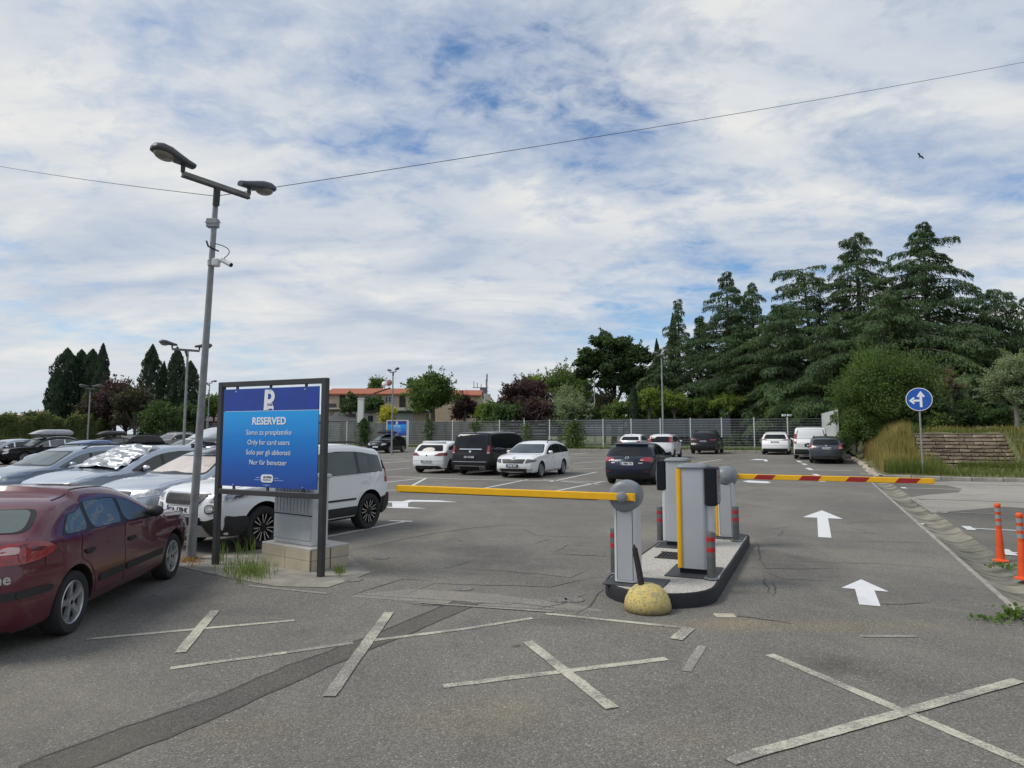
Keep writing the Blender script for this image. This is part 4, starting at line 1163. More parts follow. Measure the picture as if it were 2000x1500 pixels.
p7 = fam('suv', L=4.75, W=1.90, H=1.56, hood=.93, cowl=(1.25, 1.05), wtop=(2.1, 1.46), rend=(4.15, 1.46), rglass=(4.5, 1.05), tail=(4.6, .96), belt=(.96, 1.04), paint=P_BLACK, wheelset=W7, rails=MATS['chrome'], bits=GBITS, glass=GL, trim=MATS['chrome'], wsglass=GL)
ca7, cb7 = build_car("parked_car", p7, "black suv with chrome window line carrying a silver roof box"); putxy(ca7, p7, 82, 42.0)
roof_box(ca7, p7, cb7, simple('box_grey', (.40, .41, .43), .4, .2, coat=.3), "long silver roof box on the black suv at far left", 1.7, 2.35, .9, .40)
p8 = fam('hatch', H=1.46, paint=P_SILVER, wheelset=W10, bits=GBITS, trim=MATS['chrome'], wsglass=GL)
ca, _ = build_car("parked_car", p8, "small silver hatchback at the left frame edge behind the estates"); putxy(ca, p8, 14, 41)
p8b = fam('hatch', H=1.50, paint=P_SILV2, wheelset=W10, bits=GBITS, wsglass=GL)
ca, _ = build_car("parked_car", p8b, "pale silver hatchback hidden behind the black suv with roof box"); putxy(ca, p8b, 78, 50)
p9 = fam('wagon', H=1.52, paint=P_BROWN, wheelset=W10, bits=SILVB, wsglass=MATS['car_glass_light'], glass=GL)
ca9, cb9 = build_car("parked_car", p9, "dark brown estate carrying a black roof box"); putxy(ca9, p9, 205, 50)
roof_box(ca9, p9, cb9, simple('box_black', (.022, .02, .02), .4, coat=.3), "black roof box on the dark brown estate", 1.75, 2.0, .8, .36)
p10 = fam('suv', H=1.60, L=4.6, paint=P_BLACK, wheelset=W7, bits=GBITS, glass=GD, wsglass=GL, rails=BKP)
ca, _ = build_car("parked_car", p10, "black suv between the brown estate and the beige suv"); putxy(ca, p10, 258, 52)
p11 = fam('suv', H=1.70, L=4.7, paint=P_BEIGE, wheelset=W7, bits=GBITS, glass=GD, wsglass=GL, rails=MATS['chrome'])
ca, _ = build_car("parked_car", p11, "beige suv with dark rear glass near the far fence at left"); putxy(ca, p11, 338, 62)
p12 = fam('sedan', H=1.44, paint=P_WHITE, wheelset=W10, bits=GBITS, glass=GD, wsglass=GL)
ca, _ = build_car("parked_car", p12, "white saloon facing us beyond the lamp posts on the left"); putxy(ca, p12, 375, 50)
p12b = fam('wagon', H=1.50, paint=P_SILV2, wheelset=W10, bits=SILVB, glass=GD)
ca, _ = build_car("parked_car", p12b, "pale estate with dark windows just left of the blue sign"); putxy(ca, p12b, 446, 52)

# 15 white hatch, 16 black people carrier, 17 white estate
p = fam('hatch', L=4.05, W=1.80, H=1.44, paint=P_WHITE, wheelset=W7D, glass=GD, rgin=.05, rglass=(3.86, .98), belt=(.90, 1.04), trim=BKP,
        bits=[("tail_light", 'red_lens_dark', 'r', [(.36, .80), (.84, .80), (.85, .93), (.58, .92)], True, dict(r=.035)), ("tail_light", 'red_lens', 's', [(3.72, .84), (3.99, .80), (3.98, .93), (3.78, .93)], True, dict(r=.03)),
              ("bumper_insert", 'black_plastic', 'r', [(-.72, .24), (.72, .24), (.60, .35), (-.60, .35)], False, dict(r=.03)), ("emblem", 'gloss_black', 'r', [(-.035, .82), (0, .77), (.035, .82), (0, .87)], False, dict(r=.0)),
              ("spoiler", P_WHITE, 'r', [(-.58, 1.335), (.58, 1.335), (.56, 1.365), (-.56, 1.365)], False, dict(r=.01, off=.10, rim=.09))], plates=[('r', .545, "ZG 2104-N", {})])
ca, _ = build_car("parked_car", p, "white hatchback with dark red tail lights left of the black people carrier"); put(ca, p, 27.6, -16.2)
p = fam('van', L=5.14, W=1.93, H=1.88, paint=P_BLACK, wheelset=W10, glass=GD, trim=MATS['gloss_black'], glassend=(4.70, .10),
        bits=[("tail_light", 'red_lens', 'r', [(.78, .94), (.90, .94), (.89, 1.28), (.79, 1.28)], True, dict(r=.03, inner=[([(.79, .95), (.89, .95), (.89, .99), (.79, .99)], 'pink_lens')])),
              ("chrome_strip", 'chrome', 'r', [(-.56, 1.105), (.56, 1.105), (.52, 1.15), (-.52, 1.15)], False, dict(r=.02, off=.02)), ("chrome_strip", 'chrome', 's', [(1.55, 1.085), (4.66, 1.115), (4.66, 1.14), (1.55, 1.11)], True, dict(r=.01, off=.012)),
              ("bumper_step", 'gloss_black', 'r', [(-.80, .44), (.80, .44), (.80, .58), (-.80, .58)], False, dict(r=.02)), ("chrome_strip", 'chrome', 'r', [(-.74, .405), (.74, .405), (.74, .425), (-.74, .425)], False, dict(r=.005, off=.016)), ("chrome_strip", 'chrome', 'r', [(-.80, .585), (.80, .585), (.80, .597), (-.80, .597)], False, dict(r=.004, off=.016)),
              ("exhaust_tip", 'chrome', 'r', [(.48, .29), (.74, .29), (.74, .37), (.48, .37)], True, dict(r=.035, off=.02, inner=[([(.51, .305), (.60, .305), (.60, .355), (.51, .355)], 'underbody'), ([(.62, .305), (.71, .305), (.71, .355), (.62, .355)], 'underbody')])),
              ("emblem", 'chrome', 'r', [(-.05, .98), (.05, .98), (.05, 1.07), (-.05, 1.07)], False, dict(r=.045, off=.018))], plates=[('r', .79, "KN W 838", {'dark': 1})])
ca, _ = build_car("parked_van", p, "black people carrier with tinted glass and chrome strips", 'van'); put(ca, p, 27.4, -13.75)
p = fam('wagon', L=4.66, W=1.81, H=1.47, paint=P_WHITE, wheelset=W7, glass=GD, wsglass=glass('ws_teal', (.045, .06, .07), .03, .8), rails=BKP, trim=BKP,
        bits=[("grille", 'black_plastic', 'f', [(-.52, .76), (-.10, .76), (0, .73), (.10, .76), (.52, .76), (.44, .60), (-.44, .60)], False, dict(r=.03)), ("headlight", 'lamp_dark', 'f', [(.52, .60), (.84, .66), (.86, .74), (.56, .77)], True, dict(r=.03)),
              ("lower_grille", 'black_plastic', 'f', [(-.58, .27), (.58, .27), (.60, .39), (-.60, .39)], False, dict(r=.02)), ("fog_light", 'clear_lens', 'f', [(.56, .28), (.76, .30), (.78, .39), (.60, .38)], True, dict(r=.02, off=.02)),
              ("emblem", 'chrome', 'f', [(-.045, .76), (.045, .76), (.045, .85), (-.045, .85)], False, dict(r=.04)), ("tail_light", 'red_lens', 's', [(4.46, .80), (4.58, .80), (4.57, .92), (4.48, .92)], True)], plates=[('f', .50, "4P88 893", {'dark': 1})])
ca, _ = build_car("parked_car", p, "white estate facing us to the right of the black people carrier"); put(ca, p, 26.4, -11.3, True, 'front')
# 18 black car with roof luggage by the fence
p = fam('hatch', L=4.2, H=1.48, paint=P_BLACK, wheelset=W10, bits=GBITS, wsglass=GL, glass=GD, rails=BKP, plates=[('f', .50, "", {})])
ca, cb18 = build_car("parked_car", p, "black hatchback with luggage on its roof below the far blue sign"); q = atd(757, 872, 57.5); place(ca, q.x, q.y, LH + 172)
lug = MB()
lug.rings([[((-1.0 + .25 * k), y * (.5 + .1 * math.sin(k)), 1.56 + z * (.20 + .05 * math.sin(k * 1.9) - (.06 if k in (0, 7) else 0))) for y, z in [(-1, 0), (-.9, .8), (-.4, 1.3), (.2, 1.2), (.8, 1), (1, 0)]] for k in range(8)], True, True, 0)
o = lug.build("roof_luggage", simple('bag_cloth', (.015, .017, .03), .8, var=.3), None, 40); o.location = ca.location; o.rotation_euler = ca.rotation_euler; tag(o, "dark covered luggage strapped on the black hatchback's roof", "luggage")
# 19 navy hatch, 20/21 white cars, 22 black suv
p = fam('hatch', L=4.46, W=1.80, H=1.46, wb=2.70, cowl=(1.30, .98), wtop=(2.10, 1.37), rend=(3.72, 1.35), rglass=(4.12, 1.0), tail=(4.34, .92), belt=(.90, 1.04), glassend=(3.75, 1.0), pillars=[2.36, 3.22], fo=.90, wr=.33, paint=P_NAVY, wheelset=W10, glass=GD, trim=BKP, rc=.12, tr=.16,
        bits=[("tail_light", 'red_lens', 'r', [(.42, .86), (.84, .80), (.87, .90), (.80, .98), (.56, .93)], True, dict(r=.035, inner=[([(.46, .865), (.58, .85), (.58, .88), (.48, .89)], 'pink_lens')])), ("tail_light", 'red_lens', 's', [(4.08, .90), (4.36, .82), (4.38, .93), (4.2, .97)], True, dict(r=.03)),
              ("emblem", 'chrome', 'r', [(-.07, .92), (0, .90), (.07, .92), (.06, .98), (-.06, .98)], False, dict(r=.02, off=.014, inner=[([(-.04, .935), (.04, .935), (.03, .965), (-.03, .965)], 'gloss_black')])),
              ("bumper_insert", 'black_plastic', 'r', [(-.80, .24), (.80, .24), (.78, .38), (-.78, .38)], False, dict(r=.03)), ("reflector", 'red_lens_dark', 'r', [(.60, .46), (.76, .46), (.76, .50), (.60, .50)], True, dict(r=.01)),
              ("wiper", 'black_plastic', 'r', [(-.30, 1.075), (.02, 1.04), (.02, 1.055), (-.30, 1.09)], False, dict(r=0, off=.02)), ("badge", 'chrome', 'r', [(.42, .76), (.56, .76), (.56, .785), (.42, .785)], True, dict(r=.006)),
              ("spoiler", P_NAVY, 'r', [(-.60, 1.345), (.60, 1.345), (.58, 1.375), (-.58, 1.375)], False, dict(r=.01, off=.09, rim=.08))], plates=[('r', .755, "SL 998 TV", {})])
ca, _ = build_car("parked_car", p, "dark navy hatchback seen from behind beyond the ticket columns"); put(ca, p, 24.6, -6.15)
p = fam('hatch', L=3.65, W=1.64, H=1.56, hood=.95, cowl=(.80, 1.05), wtop=(1.45, 1.45), rend=(3.42, 1.47), rglass=(3.58, 1.02), tail=(3.6, .92), belt=(.98, 1.05), glassend=(3.35, .25), pillars=[1.72, 2.62], fo=.75, wb=2.30, wr=.29, paint=P_WHITE, wheelset=W7D, glass=GD, lean=.22, rails=BKP, mirror=P_WHITE, handle=BKP, xr=.5,
        bits=[("tail_light", 'red_lens', 'r', [(.56, 1.04), (.74, 1.04), (.64, 1.42), (.56, 1.42)], True, dict(r=.03)), ("tail_light", 'red_lens', 's', [(3.42, 1.04), (3.60, 1.04), (3.50, 1.40), (3.42, 1.40)], True, dict(r=.03)), ("bumper_insert", 'black_plastic', 'r', [(-.7, .24), (.7, .24), (.7, .4), (-.7, .4)], False)], plates=[('r', .62, "", {})])
ca, _ = build_car("parked_car", p, "small white car with tall red tail lights beyond the navy hatchback"); put(ca, p, 44.6, -9.2)
p = fam('hatch', H=1.46, L=4.1, paint=P_WHITE, wheelset=W7, glass=GD, bits=GBITS, mirror=P_WHITE)
ca, _ = build_car("parked_car", p, "white hatchback mostly hidden behind the small white car near the fence"); put(ca, p, 52.6, -13.2)
p = fam('suv', L=4.9, W=1.96, H=1.74, paint=P_BLACK, wheelset=W7D, glass=GD, rails=BKP, lean=.30, wb=2.93, glassend=(4.40, .5),
        bits=[("tail_light", 'red_lens_dark', 'r', [(.50, 1.0), (.92, 1.0), (.93, 1.10), (.52, 1.08)], True, dict(r=.02)), ("bumper_insert", 'black_plastic', 'r', [(-.9, .3), (.9, .3), (.88, .5), (-.88, .5)], False)], plates=[('r', .93, "PU 405 LK", {})])
ca, _ = build_car("parked_car", p, "black suv seen from behind parked nose to the far fence"); put(ca, p, 53.2, -7.75)
# 23 white crossover, 24 white van, 25 dark estate on the right
p = fam('suv', L=4.75, W=1.90, H=1.62, gc=.22, hood=.92, belt=(.98, 1.08), rend=(4.05, 1.50), rglass=(4.48, 1.10), cowl=(1.2, 1.06), wtop=(2.0, 1.5), paint=P_WHITE, wheelset=W7D, glass=GD, lean=.40, wr=.34, trim=BKP, mirror=P_WHITE,
        bits=[("tail_light", 'red_lens_dark', 'r', [(.50, 1.02), (.88, 1.02), (.90, 1.10), (.56, 1.08)], True, dict(r=.02)), ("chrome_strip", 'chrome', 'r', [(-.50, 1.02), (.50, 1.02), (.50, 1.045), (-.50, 1.045)], False, dict(r=.008)), ("bumper_insert", 'black_plastic', 'r', [(-.86, .24), (.86, .24), (.84, .44), (-.84, .44)], False)], plates=[('r', .90, "PU 219 GD", {})])
ca, _ = build_car("parked_car", p, "white crossover seen from behind at the far fence left of the white van"); put(ca, p, 53.6, -2.75)
p = fam('van', L=4.97, W=1.98, H=1.98, paint=P_WHITE, wheelset=W5, glass=GD, glassend=(1.9, .0), pillars=[1.88, 3.4], rend=(4.75, 1.90), rglass=(4.86, 1.25), lean=.16,
        bits=[("tail_light", 'red_lens', 'r', [(.80, .95), (.93, .95), (.90, 1.55), (.80, 1.55)], True, dict(r=.03)), ("bumper_insert", 'black_plastic', 'r', [(-.92, .3), (.92, .3), (.92, .62), (-.92, .62)], False), ("door_line", 'seam', 'r', [(-.006, .62), (.006, .62), (.006, 1.85), (-.006, 1.85)], False, dict(r=0, off=.003)), ("number_recess", 'black_plastic', 'r', [(-.34, .76), (.34, .76), (.34, .96), (-.34, .96)], False, dict(r=.02)),
              ("side_strip", 'black_plastic', 's', [(1.5, .42), (4.0, .42), (4.0, .54), (1.5, .54)], True, dict(r=.02)), ("vent_strip", 'red_lens_dark', 's', [(4.62, 1.0), (4.80, 1.0), (4.78, 1.5), (4.70, 1.5)], True)], plates=[('r', .86, "", {})])
ca, _ = build_car("parked_van", p, "white panel van behind the dark grey estate by the grassy bank", 'van')
for o in [x for x in ca.children if x.name.split('.')[0] == 'rear_window']: o.data.materials[0] = P_WHITE
put(ca, p, 46.6, -.35)
p = fam('wagon', L=4.56, W=1.77, H=1.48, paint=P_DGREY, wheelset=W10, glass=GD, rails=BKP, trim=BKP,
        bits=[("tail_light", 'red_lens', 'r', [(.60, .80), (.84, .80), (.82, 1.02), (.64, 1.02)], True, dict(r=.03, inner=[([(.64, .82), (.82, .82), (.82, .88), (.64, .88)], 'pink_lens')])), ("chrome_strip", 'chrome', 'r', [(-.62, .30), (.62, .30), (.62, .315), (-.62, .315)], False, dict(r=.004)), ("bumper_insert", 'black_plastic', 'r', [(-.8, .25), (.8, .25), (.8, .38), (-.8, .38)], False),
              ("emblem", 'chrome', 'r', [(-.04, .93), (.04, .93), (.04, 1.0), (-.04, 1.0)], False, dict(r=.035))], plates=[('r', .83, "KR DO 624", {})])
ca, _ = build_car("parked_car", p, "dark grey estate with roof rails parked beside the grassy bank"); put(ca, p, 42.5, .45)
# ------------------------------------------------------------------ far fence of welded wire panels on posts
simple('fence_white', (0.62, 0.64, 0.64), .5, .2, var=.12)
simple('fence_wire', (0.36, 0.385, 0.39), .5, .3, var=.1)
FZ0, FZ1 = .40, 3.02
fence = thing("wire_fence", "long pale wire panel fence along the far edge of the car park", "fence")
fence.rotation_euler = (0, 0, LOTROT)
pm = MB(); pm.box((0, 0, (FZ0 + FZ1) / 2 + .03), (.075, .06, FZ1 - FZ0 + .12), 0); pm.box((0, 0, FZ1 + .10), (.085, .07, .02), 0)
pmesh = pm.mesh("post", MATS['fence_white'])
PW = 2.53
wm = MB()
for k in range(13):
    z = FZ0 + .12 + k * (FZ1 - FZ0 - .16) / 12
    for dy in (-.011, .011): wm.box((PW / 2, dy, z), (PW - .08, .009, .016 if k % 3 else .022), 0)
for k in range(1, 25): wm.box((k * PW / 25, 0, (FZ0 + FZ1) / 2 + .03), (.006, .006, FZ1 - FZ0 - .14), 0)
wmesh = wm.mesh("wire_panel", MATS['fence_wire'])
b = .45
nfp = 0
while b > -74:
    o = link("post", pmesh, fence); o.location = (b, FENCE_A, 0)
    o = link("wire_panel", wmesh, fence); o.location = (b - PW, FENCE_A, 0); o['kind'] = 'stuff'
    b -= PW
# white sheet metal screen running back from the fence's right end
scr = thing("sheet_metal_screen", "white ribbed sheet metal screen by the grassy bank behind the white van", "fence")
scr.rotation_euler = (0, 0, LOTROT)
rb = MB()
prf = [(0, 0), (.10, 0), (.13, .045), (.22, .045), (.25, 0), (.35, 0)]
rb.rings([[(y, x, FZ0) for x, y in prf] + [(y - .02, x, FZ0) for x, y in prf[::-1]], [(y, x, 3.35) for x, y in prf] + [(y - .02, x, 3.35) for x, y in prf[::-1]]], True, True, 0)
rbm = rb.mesh("ribbed_panel", simple('sheet_white', (.66, .68, .66), .5, .1, var=.12, scale=2))
for k in range(30):
    o = link("ribbed_panel", rbm, scr); o.location = (1.30 - k * .03, 48.0 + k * .352, 0)
# dark privacy screening and planting strips behind the wire fence
def screen(name, b0, b1, a, z0, z1, mat, label, n=2.0):
    t = thing(name, label, "screen", group="screens behind the wire fence"); t.rotation_euler = (0, 0, LOTROT)
    k = round((b1 - b0) / n); n = (b1 - b0) / k
    q = MB()
    for i in range(8): q.box((0, 0, (i + .5) / 8), (n - .03, .03, 1 / 8 - .012 / (z1 - z0)), 0)
    for sx in (-1, 1): q.box((sx * n / 2, 0, .5), (.05, .06, 1.0), 0)
    me_ = q.mesh("screen_panel", mat)
    for i in range(k):
        o = link("screen_panel", me_, t); o.location = (b0 + (i + .5) * n, a + .02 * math.sin(i * 2), z0); o.scale = (1, 1, z1 - z0)
    return t
screen("privacy_screen", -24.5, -7.0, 63.5, 1.55, 3.18, simple('screen_slate', (.055, .068, .085), .7, var=.25, scale=.8), "slate blue slatted screen behind the right half of the wire fence")
screen("privacy_screen", -50, -24.5, 63.8, .5, 3.05, simple('screen_mottled', (.10, .105, .10), .8, var=.55, scale=.9), "mottled grey green slatted screen behind the middle of the wire fence")
screen("privacy_screen", -76, -50, 64.5, .5, 2.9, simple('screen_grey', (.13, .145, .15), .8, var=.3, scale=.7), "pale grey slatted screen behind the left end of the wire fence")

# ------------------------------------------------------------------ kerbed island between the two lanes
IA0, IA1, IB0, IB1 = 7.22, 12.10, -2.28, -1.05
IZ = .158                                                   # height of the plates on the island
def isl_ab(u, v, back=0.0):
    q = at(u, v, IZ); return (q.dot(AX) + back, q.dot(BX))
def island_outline(ins=0.0, n=14):
    bm_, hw_ = (IB0 + IB1) / 2, (IB1 - IB0) / 2 - ins
    pts = []
    r0 = .62 - ins * .6
    for i in range(n + 1):
        t = math.pi + math.pi * i / n
        pts.append((bm_ + hw_ * math.cos(t), IA0 + ins + r0 + r0 * math.sin(t)))
    r1 = .35
    for i in range(n + 1):
        t = math.pi * i / n
        pts.append((bm_ + hw_ * math.copysign(abs(math.cos(t)) ** .6, math.cos(t)), IA1 - ins - r1 + r1 * abs(math.sin(t)) ** .6))
    return pts
isl = thing("traffic_island", "rounded kerbed island with white chippings between the two barrier lanes", "traffic island"); isl.rotation_euler = (0, 0, LOTROT)
oo, ii = island_outline(0), island_outline(.036)
m = MB(); n = len(oo)
m.rings([[(x, y, -.02) for x, y in oo], [(x, y, .135) for x, y in oo], [(x + (x2 - x) * .3, y + (y2 - y) * .3, .15) for (x, y), (x2, y2) in zip(oo, ii)], [(x, y, .15) for x, y in ii], [(x, y, .08) for x, y in ii]], False, False, 0)
m.build("kerb_ring", simple('kerb_black', (.010, .011, .015), .75, var=.3, scale=5), isl, 40)
t = NT('white_chippings'); v_ = t.vor(55); w_ = t.vor(130)
c = t.mix(t.ramp(v_.outputs['Distance'], [(.15, 1.0), (.50, 0.0)]), (.38, .36, .32), t.mix(v_.outputs['Color'], (.62, .60, .55), (.84, .82, .77)))
c = t.mix(t.math('MULTIPLY', t.ramp(t.noise(1.8, 5), [(.45, 0.), (.75, 1.)]), .15), c, (.40, .37, .31))
t.set(col=c, rough=.9); t.bump(v_.outputs['Distance'], .9, .012); MATS['white_chippings'] = t.m
m = MB(); m.add([(x, y, .1465) for x, y in ii], [tuple(range(len(ii)))]); o = m.build("chippings", MATS['white_chippings'], isl); 
if o.data.polygons[0].normal.z < 0: o.data.flip_normals()
PLT = simple('base_plate', (.05, .053, .06), .55, .3, var=.25, scale=6)
def plate(b0, b1, a0, a1, name="base_plate", mat=None, z=.152):
    m = MB(); m.box(((b0 + b1) / 2, (a0 + a1) / 2, z), (b1 - b0, a1 - a0, .016), 0, None, .004); return m.build(name, mat or PLT, isl)
PB1, PB2, PT1, PT2 = isl_ab(1220, 1140, .17), isl_ab(1418, 1050, .17), isl_ab(1354, 1121, .17), isl_ab(1323, 1066, .17)
for q_, w0, w1, d_ in ((PB1, -.30, .42, .25), (PB2, -.42, .30, .30), (PT1, -.30, .60, .38), (PT2, -.45, .35, .38)):
    plate(max(q_[1] + w0, IB0 + .06), min(q_[1] + w1, IB1 - .06), q_[0] - d_, q_[0] + d_)
GA = (PT1[0] + PT2[0]) / 2; GB = PT2[1] + .1
gr = MB()
for k in range(9): gr.box((GB - .18 + k * .045, GA, .155), (.022, .46, .012), 0)
for yy in (GA - .23, GA + .23): gr.box((GB, yy, .155), (.42, .03, .014), 0)
gr.build("drain_grate", simple('iron', (.03, .03, .03), .7), isl)
m = MB(); m.box((GB, GA, .149), (.40, .46, .004), 0); m.build("drain_well", MATS['underbody'], isl)

CABM = simple('cabinet_grey', (.44, .465, .50), .42, .25, var=.05, scale=2)
CABL = simple('cabinet_pale', (.60, .62, .65), .42, .2, var=.05, scale=2)
CAPM = simple('cap_grey', (.18, .20, .22), .4, var=.08)
YEL = simple('signal_yellow', (.78, .42, .005), .4, var=.06)
REDS = simple('signal_red', (.30, .012, .016), .45, var=.1)
BLKM = simple('reader_black', (.007, .009, .014), .5, var=.2, spec=.25)
def rrect(w, d, r, n=5):
    pts = []
    for cx0, cy0, a0 in ((w / 2 - r, d / 2 - r, 0), (-w / 2 + r, d / 2 - r, 90), (-w / 2 + r, -d / 2 + r, 180), (w / 2 - r, -d / 2 + r, 270)):
        for i in range(n + 1):
            a = R(a0 + 90 * i / n); pts.append((cx0 + r * math.cos(a), cy0 + r * math.sin(a)))
    return pts
def barrier(a, b, face, arm_dir, arm_len, label, stripes, alabel):
    """face -1: the arm's hub looks back at the camera; arm_dir -1/+1 along the lot's B axis"""
    t = thing("barrier_cabinet", label, "parking barrier", (0, 0, 0), LOTROT, "parking barriers")
    t.location = lot(a, b, .158); zt = .93; t.scale = (.935, .935, .935)
    m = MB(); m.prism(rrect(.275, .30, .05), .012, zt + .02); m.build("housing", CABL, t, 40)
    for sx in (-1, 1):
        m = MB(); m.box((sx * .095, -.1515, .47), (.006, .004, .86), 0); m.build("seam_line", MATS['seam'], t)
    m = MB(); m.prism(rrect(.186, .004, .001), .03, zt - .02, 0, T(0, -.1512, 0)); m.build("front_panel", CABM, t)
    m = MB(); m.prism(rrect(.255, .28, .05), 0, .012); m.build("plinth", BLKM, t)
    if stripes:
        m = MB(); m.prism(rrect(.045, .24, .012), .02, zt - .03, 0, T(-.142, -.02, 0)); m.build("yellow_edge", YEL, t, 40)
    zc = 1.01
    Mx = T(0, 0, zc) @ RX(R(90))                               # the lathe's axis lies along -A
    m = MB(); m.lathe([(.0, -.19), (.08, -.185), (.14, -.16), (.178, -.10), (.19, -.02), (.19, .10), (.186, .155), (.17, .178), (.12, .19), (0, .192)] if face < 0 else [(.0, .19), (.09, .18), (.15, .14), (.182, .07), (.19, 0), (.19, -.10), (.186, -.155), (.17, -.178), (.12, -.19), (0, -.192)][::-1], 32, 0, Mx)
    m.build("hub_dome", CAPM, t, 50)
    yb = -.215 if face < 0 else .215
    m = MB(); m.lathe([(.062, -.052), (.062, .045), (.055, .052)], 24, 0, T(0, yb + (-.012 if face < 0 else .012), zc) @ RX(R(90) if face < 0 else R(-90))); m.lathe([(.004, .053), (.004, .0545)], 8, 1, T(0, yb - .012, zc - .04) @ RX(R(90))); m.build("hub_cap", [CAPM, BLKM], t, 50)
    arm = MB(); back = .14
    L0, L1 = (-back, arm_len) if arm_dir > 0 else (-arm_len, back)
    arm.box(((L0 + L1) / 2, yb, zc), (L1 - L0, .052, .088), 0, None, .008); am = arm.build("barrier_arm", YEL, t, 40); am['label'] = alabel
    e = MB(); xe = L1 + .004 if arm_dir > 0 else L0 - .004; e.box((xe, yb, zc), (.012, .054, .09), 0); xe2 = L0 - .004 if arm_dir > 0 else L1 + .004; e.box((xe2, yb, zc), (.012, .054, .09), 0); e.build("end_cap", simple('cap_yellow', (.70, .42, .03), .5), am)
    if stripes:
        x = .44
        while x < arm_len - .25:
            for sgn in (-1, 1):
                m = MB(); m.add([(x, yb + sgn * .0275, zc - .0395), (x + .30, yb + sgn * .0275, zc - .0395), (x + .37, yb + sgn * .0275, zc + .0395), (x + .07, yb + sgn * .0275, zc + .0395)], [(0, 1, 2, 3) if sgn < 0 else (3, 2, 1, 0)]); m.build("red_stripe", REDS, am)
            x += .715
    else:
        m = MB(); m.box(((L0 + L1) / 2 - .2, yb, zc - .047), (L1 - L0 - .5, .03, .008), 0); m.build("rubber_strip", MATS['rubber'], am)
    return t
barrier(PB1[0], PB1[1], -1, -1, 3.15, "barrier cabinet at the island's near end with its plain yellow arm down", False, "plain yellow arm")
barrier(PB2[0], PB2[1], 1, 1, 3.13, "barrier cabinet at the island's far end with a red striped yellow arm", True, "yellow arm with red stripes")
def terminal(a, b, flip, label):
    t = thing("ticket_column", label, "ticket machine", (0, 0, 0), LOTROT + (math.pi if flip else 0), "ticket machines")
    t.location = lot(a, b, .158); t.scale = (.97, .97, .97)
    m = MB(); m.prism(rrect(.325, .34, .04), .06, 1.265); m.build("column", CABM, t, 40)
    m = MB(); m.box((0, 0, .03), (.32, .32, .06), 0); m.build("plinth", BLKM, t)
    m = MB(); m.rings([[(x * k, y * k, z) for x, y in rrect(.37, .38, .07)] for k, z in ((.97, 1.262), (1, 1.268), (1, 1.285), (.9, 1.31), (.6, 1.322))], True, True, 0); m.build("cap", CAPM, t, 50)
    m = MB(); m.prism(rrect(.06, .06, .02), .065, 1.26, 0, T(-.152, -.158, 0)); m.build("yellow_edge", YEL, t, 40)
    m = MB(); m.prism(rrect(.08, .26, .035), .065, .84, 0, T(.185, .02, 0)); m.build("recess_column", CABL, t, 40)
    m = MB(); m.box((.232, -.01, 1.05), (.135, .34, .46), 0, None, .015); m.build("reader_head", BLKM, t, 40)
    m = MB(); m.box((.303, -.01, 1.05), (.012, .28, .40), 0, None, .004); m.box((.310, .02, 1.13), (.004, .16, .10), 1); m.box((.310, .0, .96), (.004, .10, .02), 2); m.build("reader_face", [CAPM, simple('screen_off', (.02, .03, .04), .1), MATS['chrome']], t)
    return t
terminal(PT1[0], PT1[1], False, "nearer ticket column with a yellow corner strip and black reader head")
terminal(PT2[0], PT2[1], True, "farther ticket column with its black reader head on the left")
GREYB = simple('bollard_grey', (.13, .135, .135), .5, .4, var=.15)
REDB = simple('bollard_red', (.42, .02, .025), .4, var=.1)
bl = []
for i, (a, b, lb) in enumerate([(*isl_ab(1201, 1119), "grey bollard with red bands half hidden behind the near barrier cabinet"), (*isl_ab(1390, 1130), "grey bollard with red bands in front of the nearer ticket column"), (*isl_ab(1290, 1057), "grey bollard with red bands left of the farther ticket column"), (*isl_ab(1438, 1056), "grey bollard with red bands beside the far barrier cabinet")]):
    if i == 0:
        t = thing("bollard", lb, "bollard", lot(a, b, .158), 0, "banded bollards on the island"); t.scale = (.90, .90, .90)
        m = MB(); m.lathe([(.055, .0), (.055, .565), (.05, .58), (.02, .585)], 20); m.build("post", GREYB, t, 40)
        for z in (.36, .49):
            m = MB(); m.lathe([(.0565, z - .028), (.0568, z + .028)], 20, 0, None, False, False); m.build("red_band", REDB, t, 40)
        m = MB(); m.lathe([(.095, .0), (.095, .008), (.06, .014)], 20); m.build("flange", MATS['galvanised'], t, 40)
        for k in range(4):
            m = MB(); an = k * math.pi / 2 + .6; m.lathe([(.012, .008), (.012, .022)], 6, 0, T(.08 * math.cos(an), .08 * math.sin(an), 0)); m.build("bolt", MATS['galvanised'], t)
        bl.append(t)
    else:
        t = copy_tree(bl[0]); t.location = lot(a, b, .158); t['label'] = lb
# weathered concrete dome and bent steel stake at the island's tip
t = NT('yellow_dome_paint'); n1 = t.noise(14, 8, .7); n2 = t.noise(3.5, 4, .6); g = t.n.new("ShaderNodeSeparateXYZ"); t.l.new(t.tc.outputs['Object'], g.inputs[0])
lowm = t.ramp(t.math('ADD', g.outputs[2], t.math('MULTIPLY', n1, .16)), [(.10, 1.0), (.19, 0.0)])
c = t.mix(n2, (.52, .40, .10), (.60, .50, .21)); c = t.mix(t.ramp(t.noise(45, 6, .75), [(.54, 0.), (.62, .85)]), c, (.10, .085, .05)); c = t.mix(t.ramp(n1, [(.48, 0.0), (.60, .9)]), c, (.30, .27, .17)); c = t.mix(t.ramp(n1, [(.62, 0.0), (.68, .8)]), c, (.10, .09, .06)); c = t.mix(t.math('MULTIPLY', lowm, .75), c, (.10, .075, .045))
t.set(col=c, rough=.85); t.bump(n1, .6, .01); MATS['dome'] = t.m
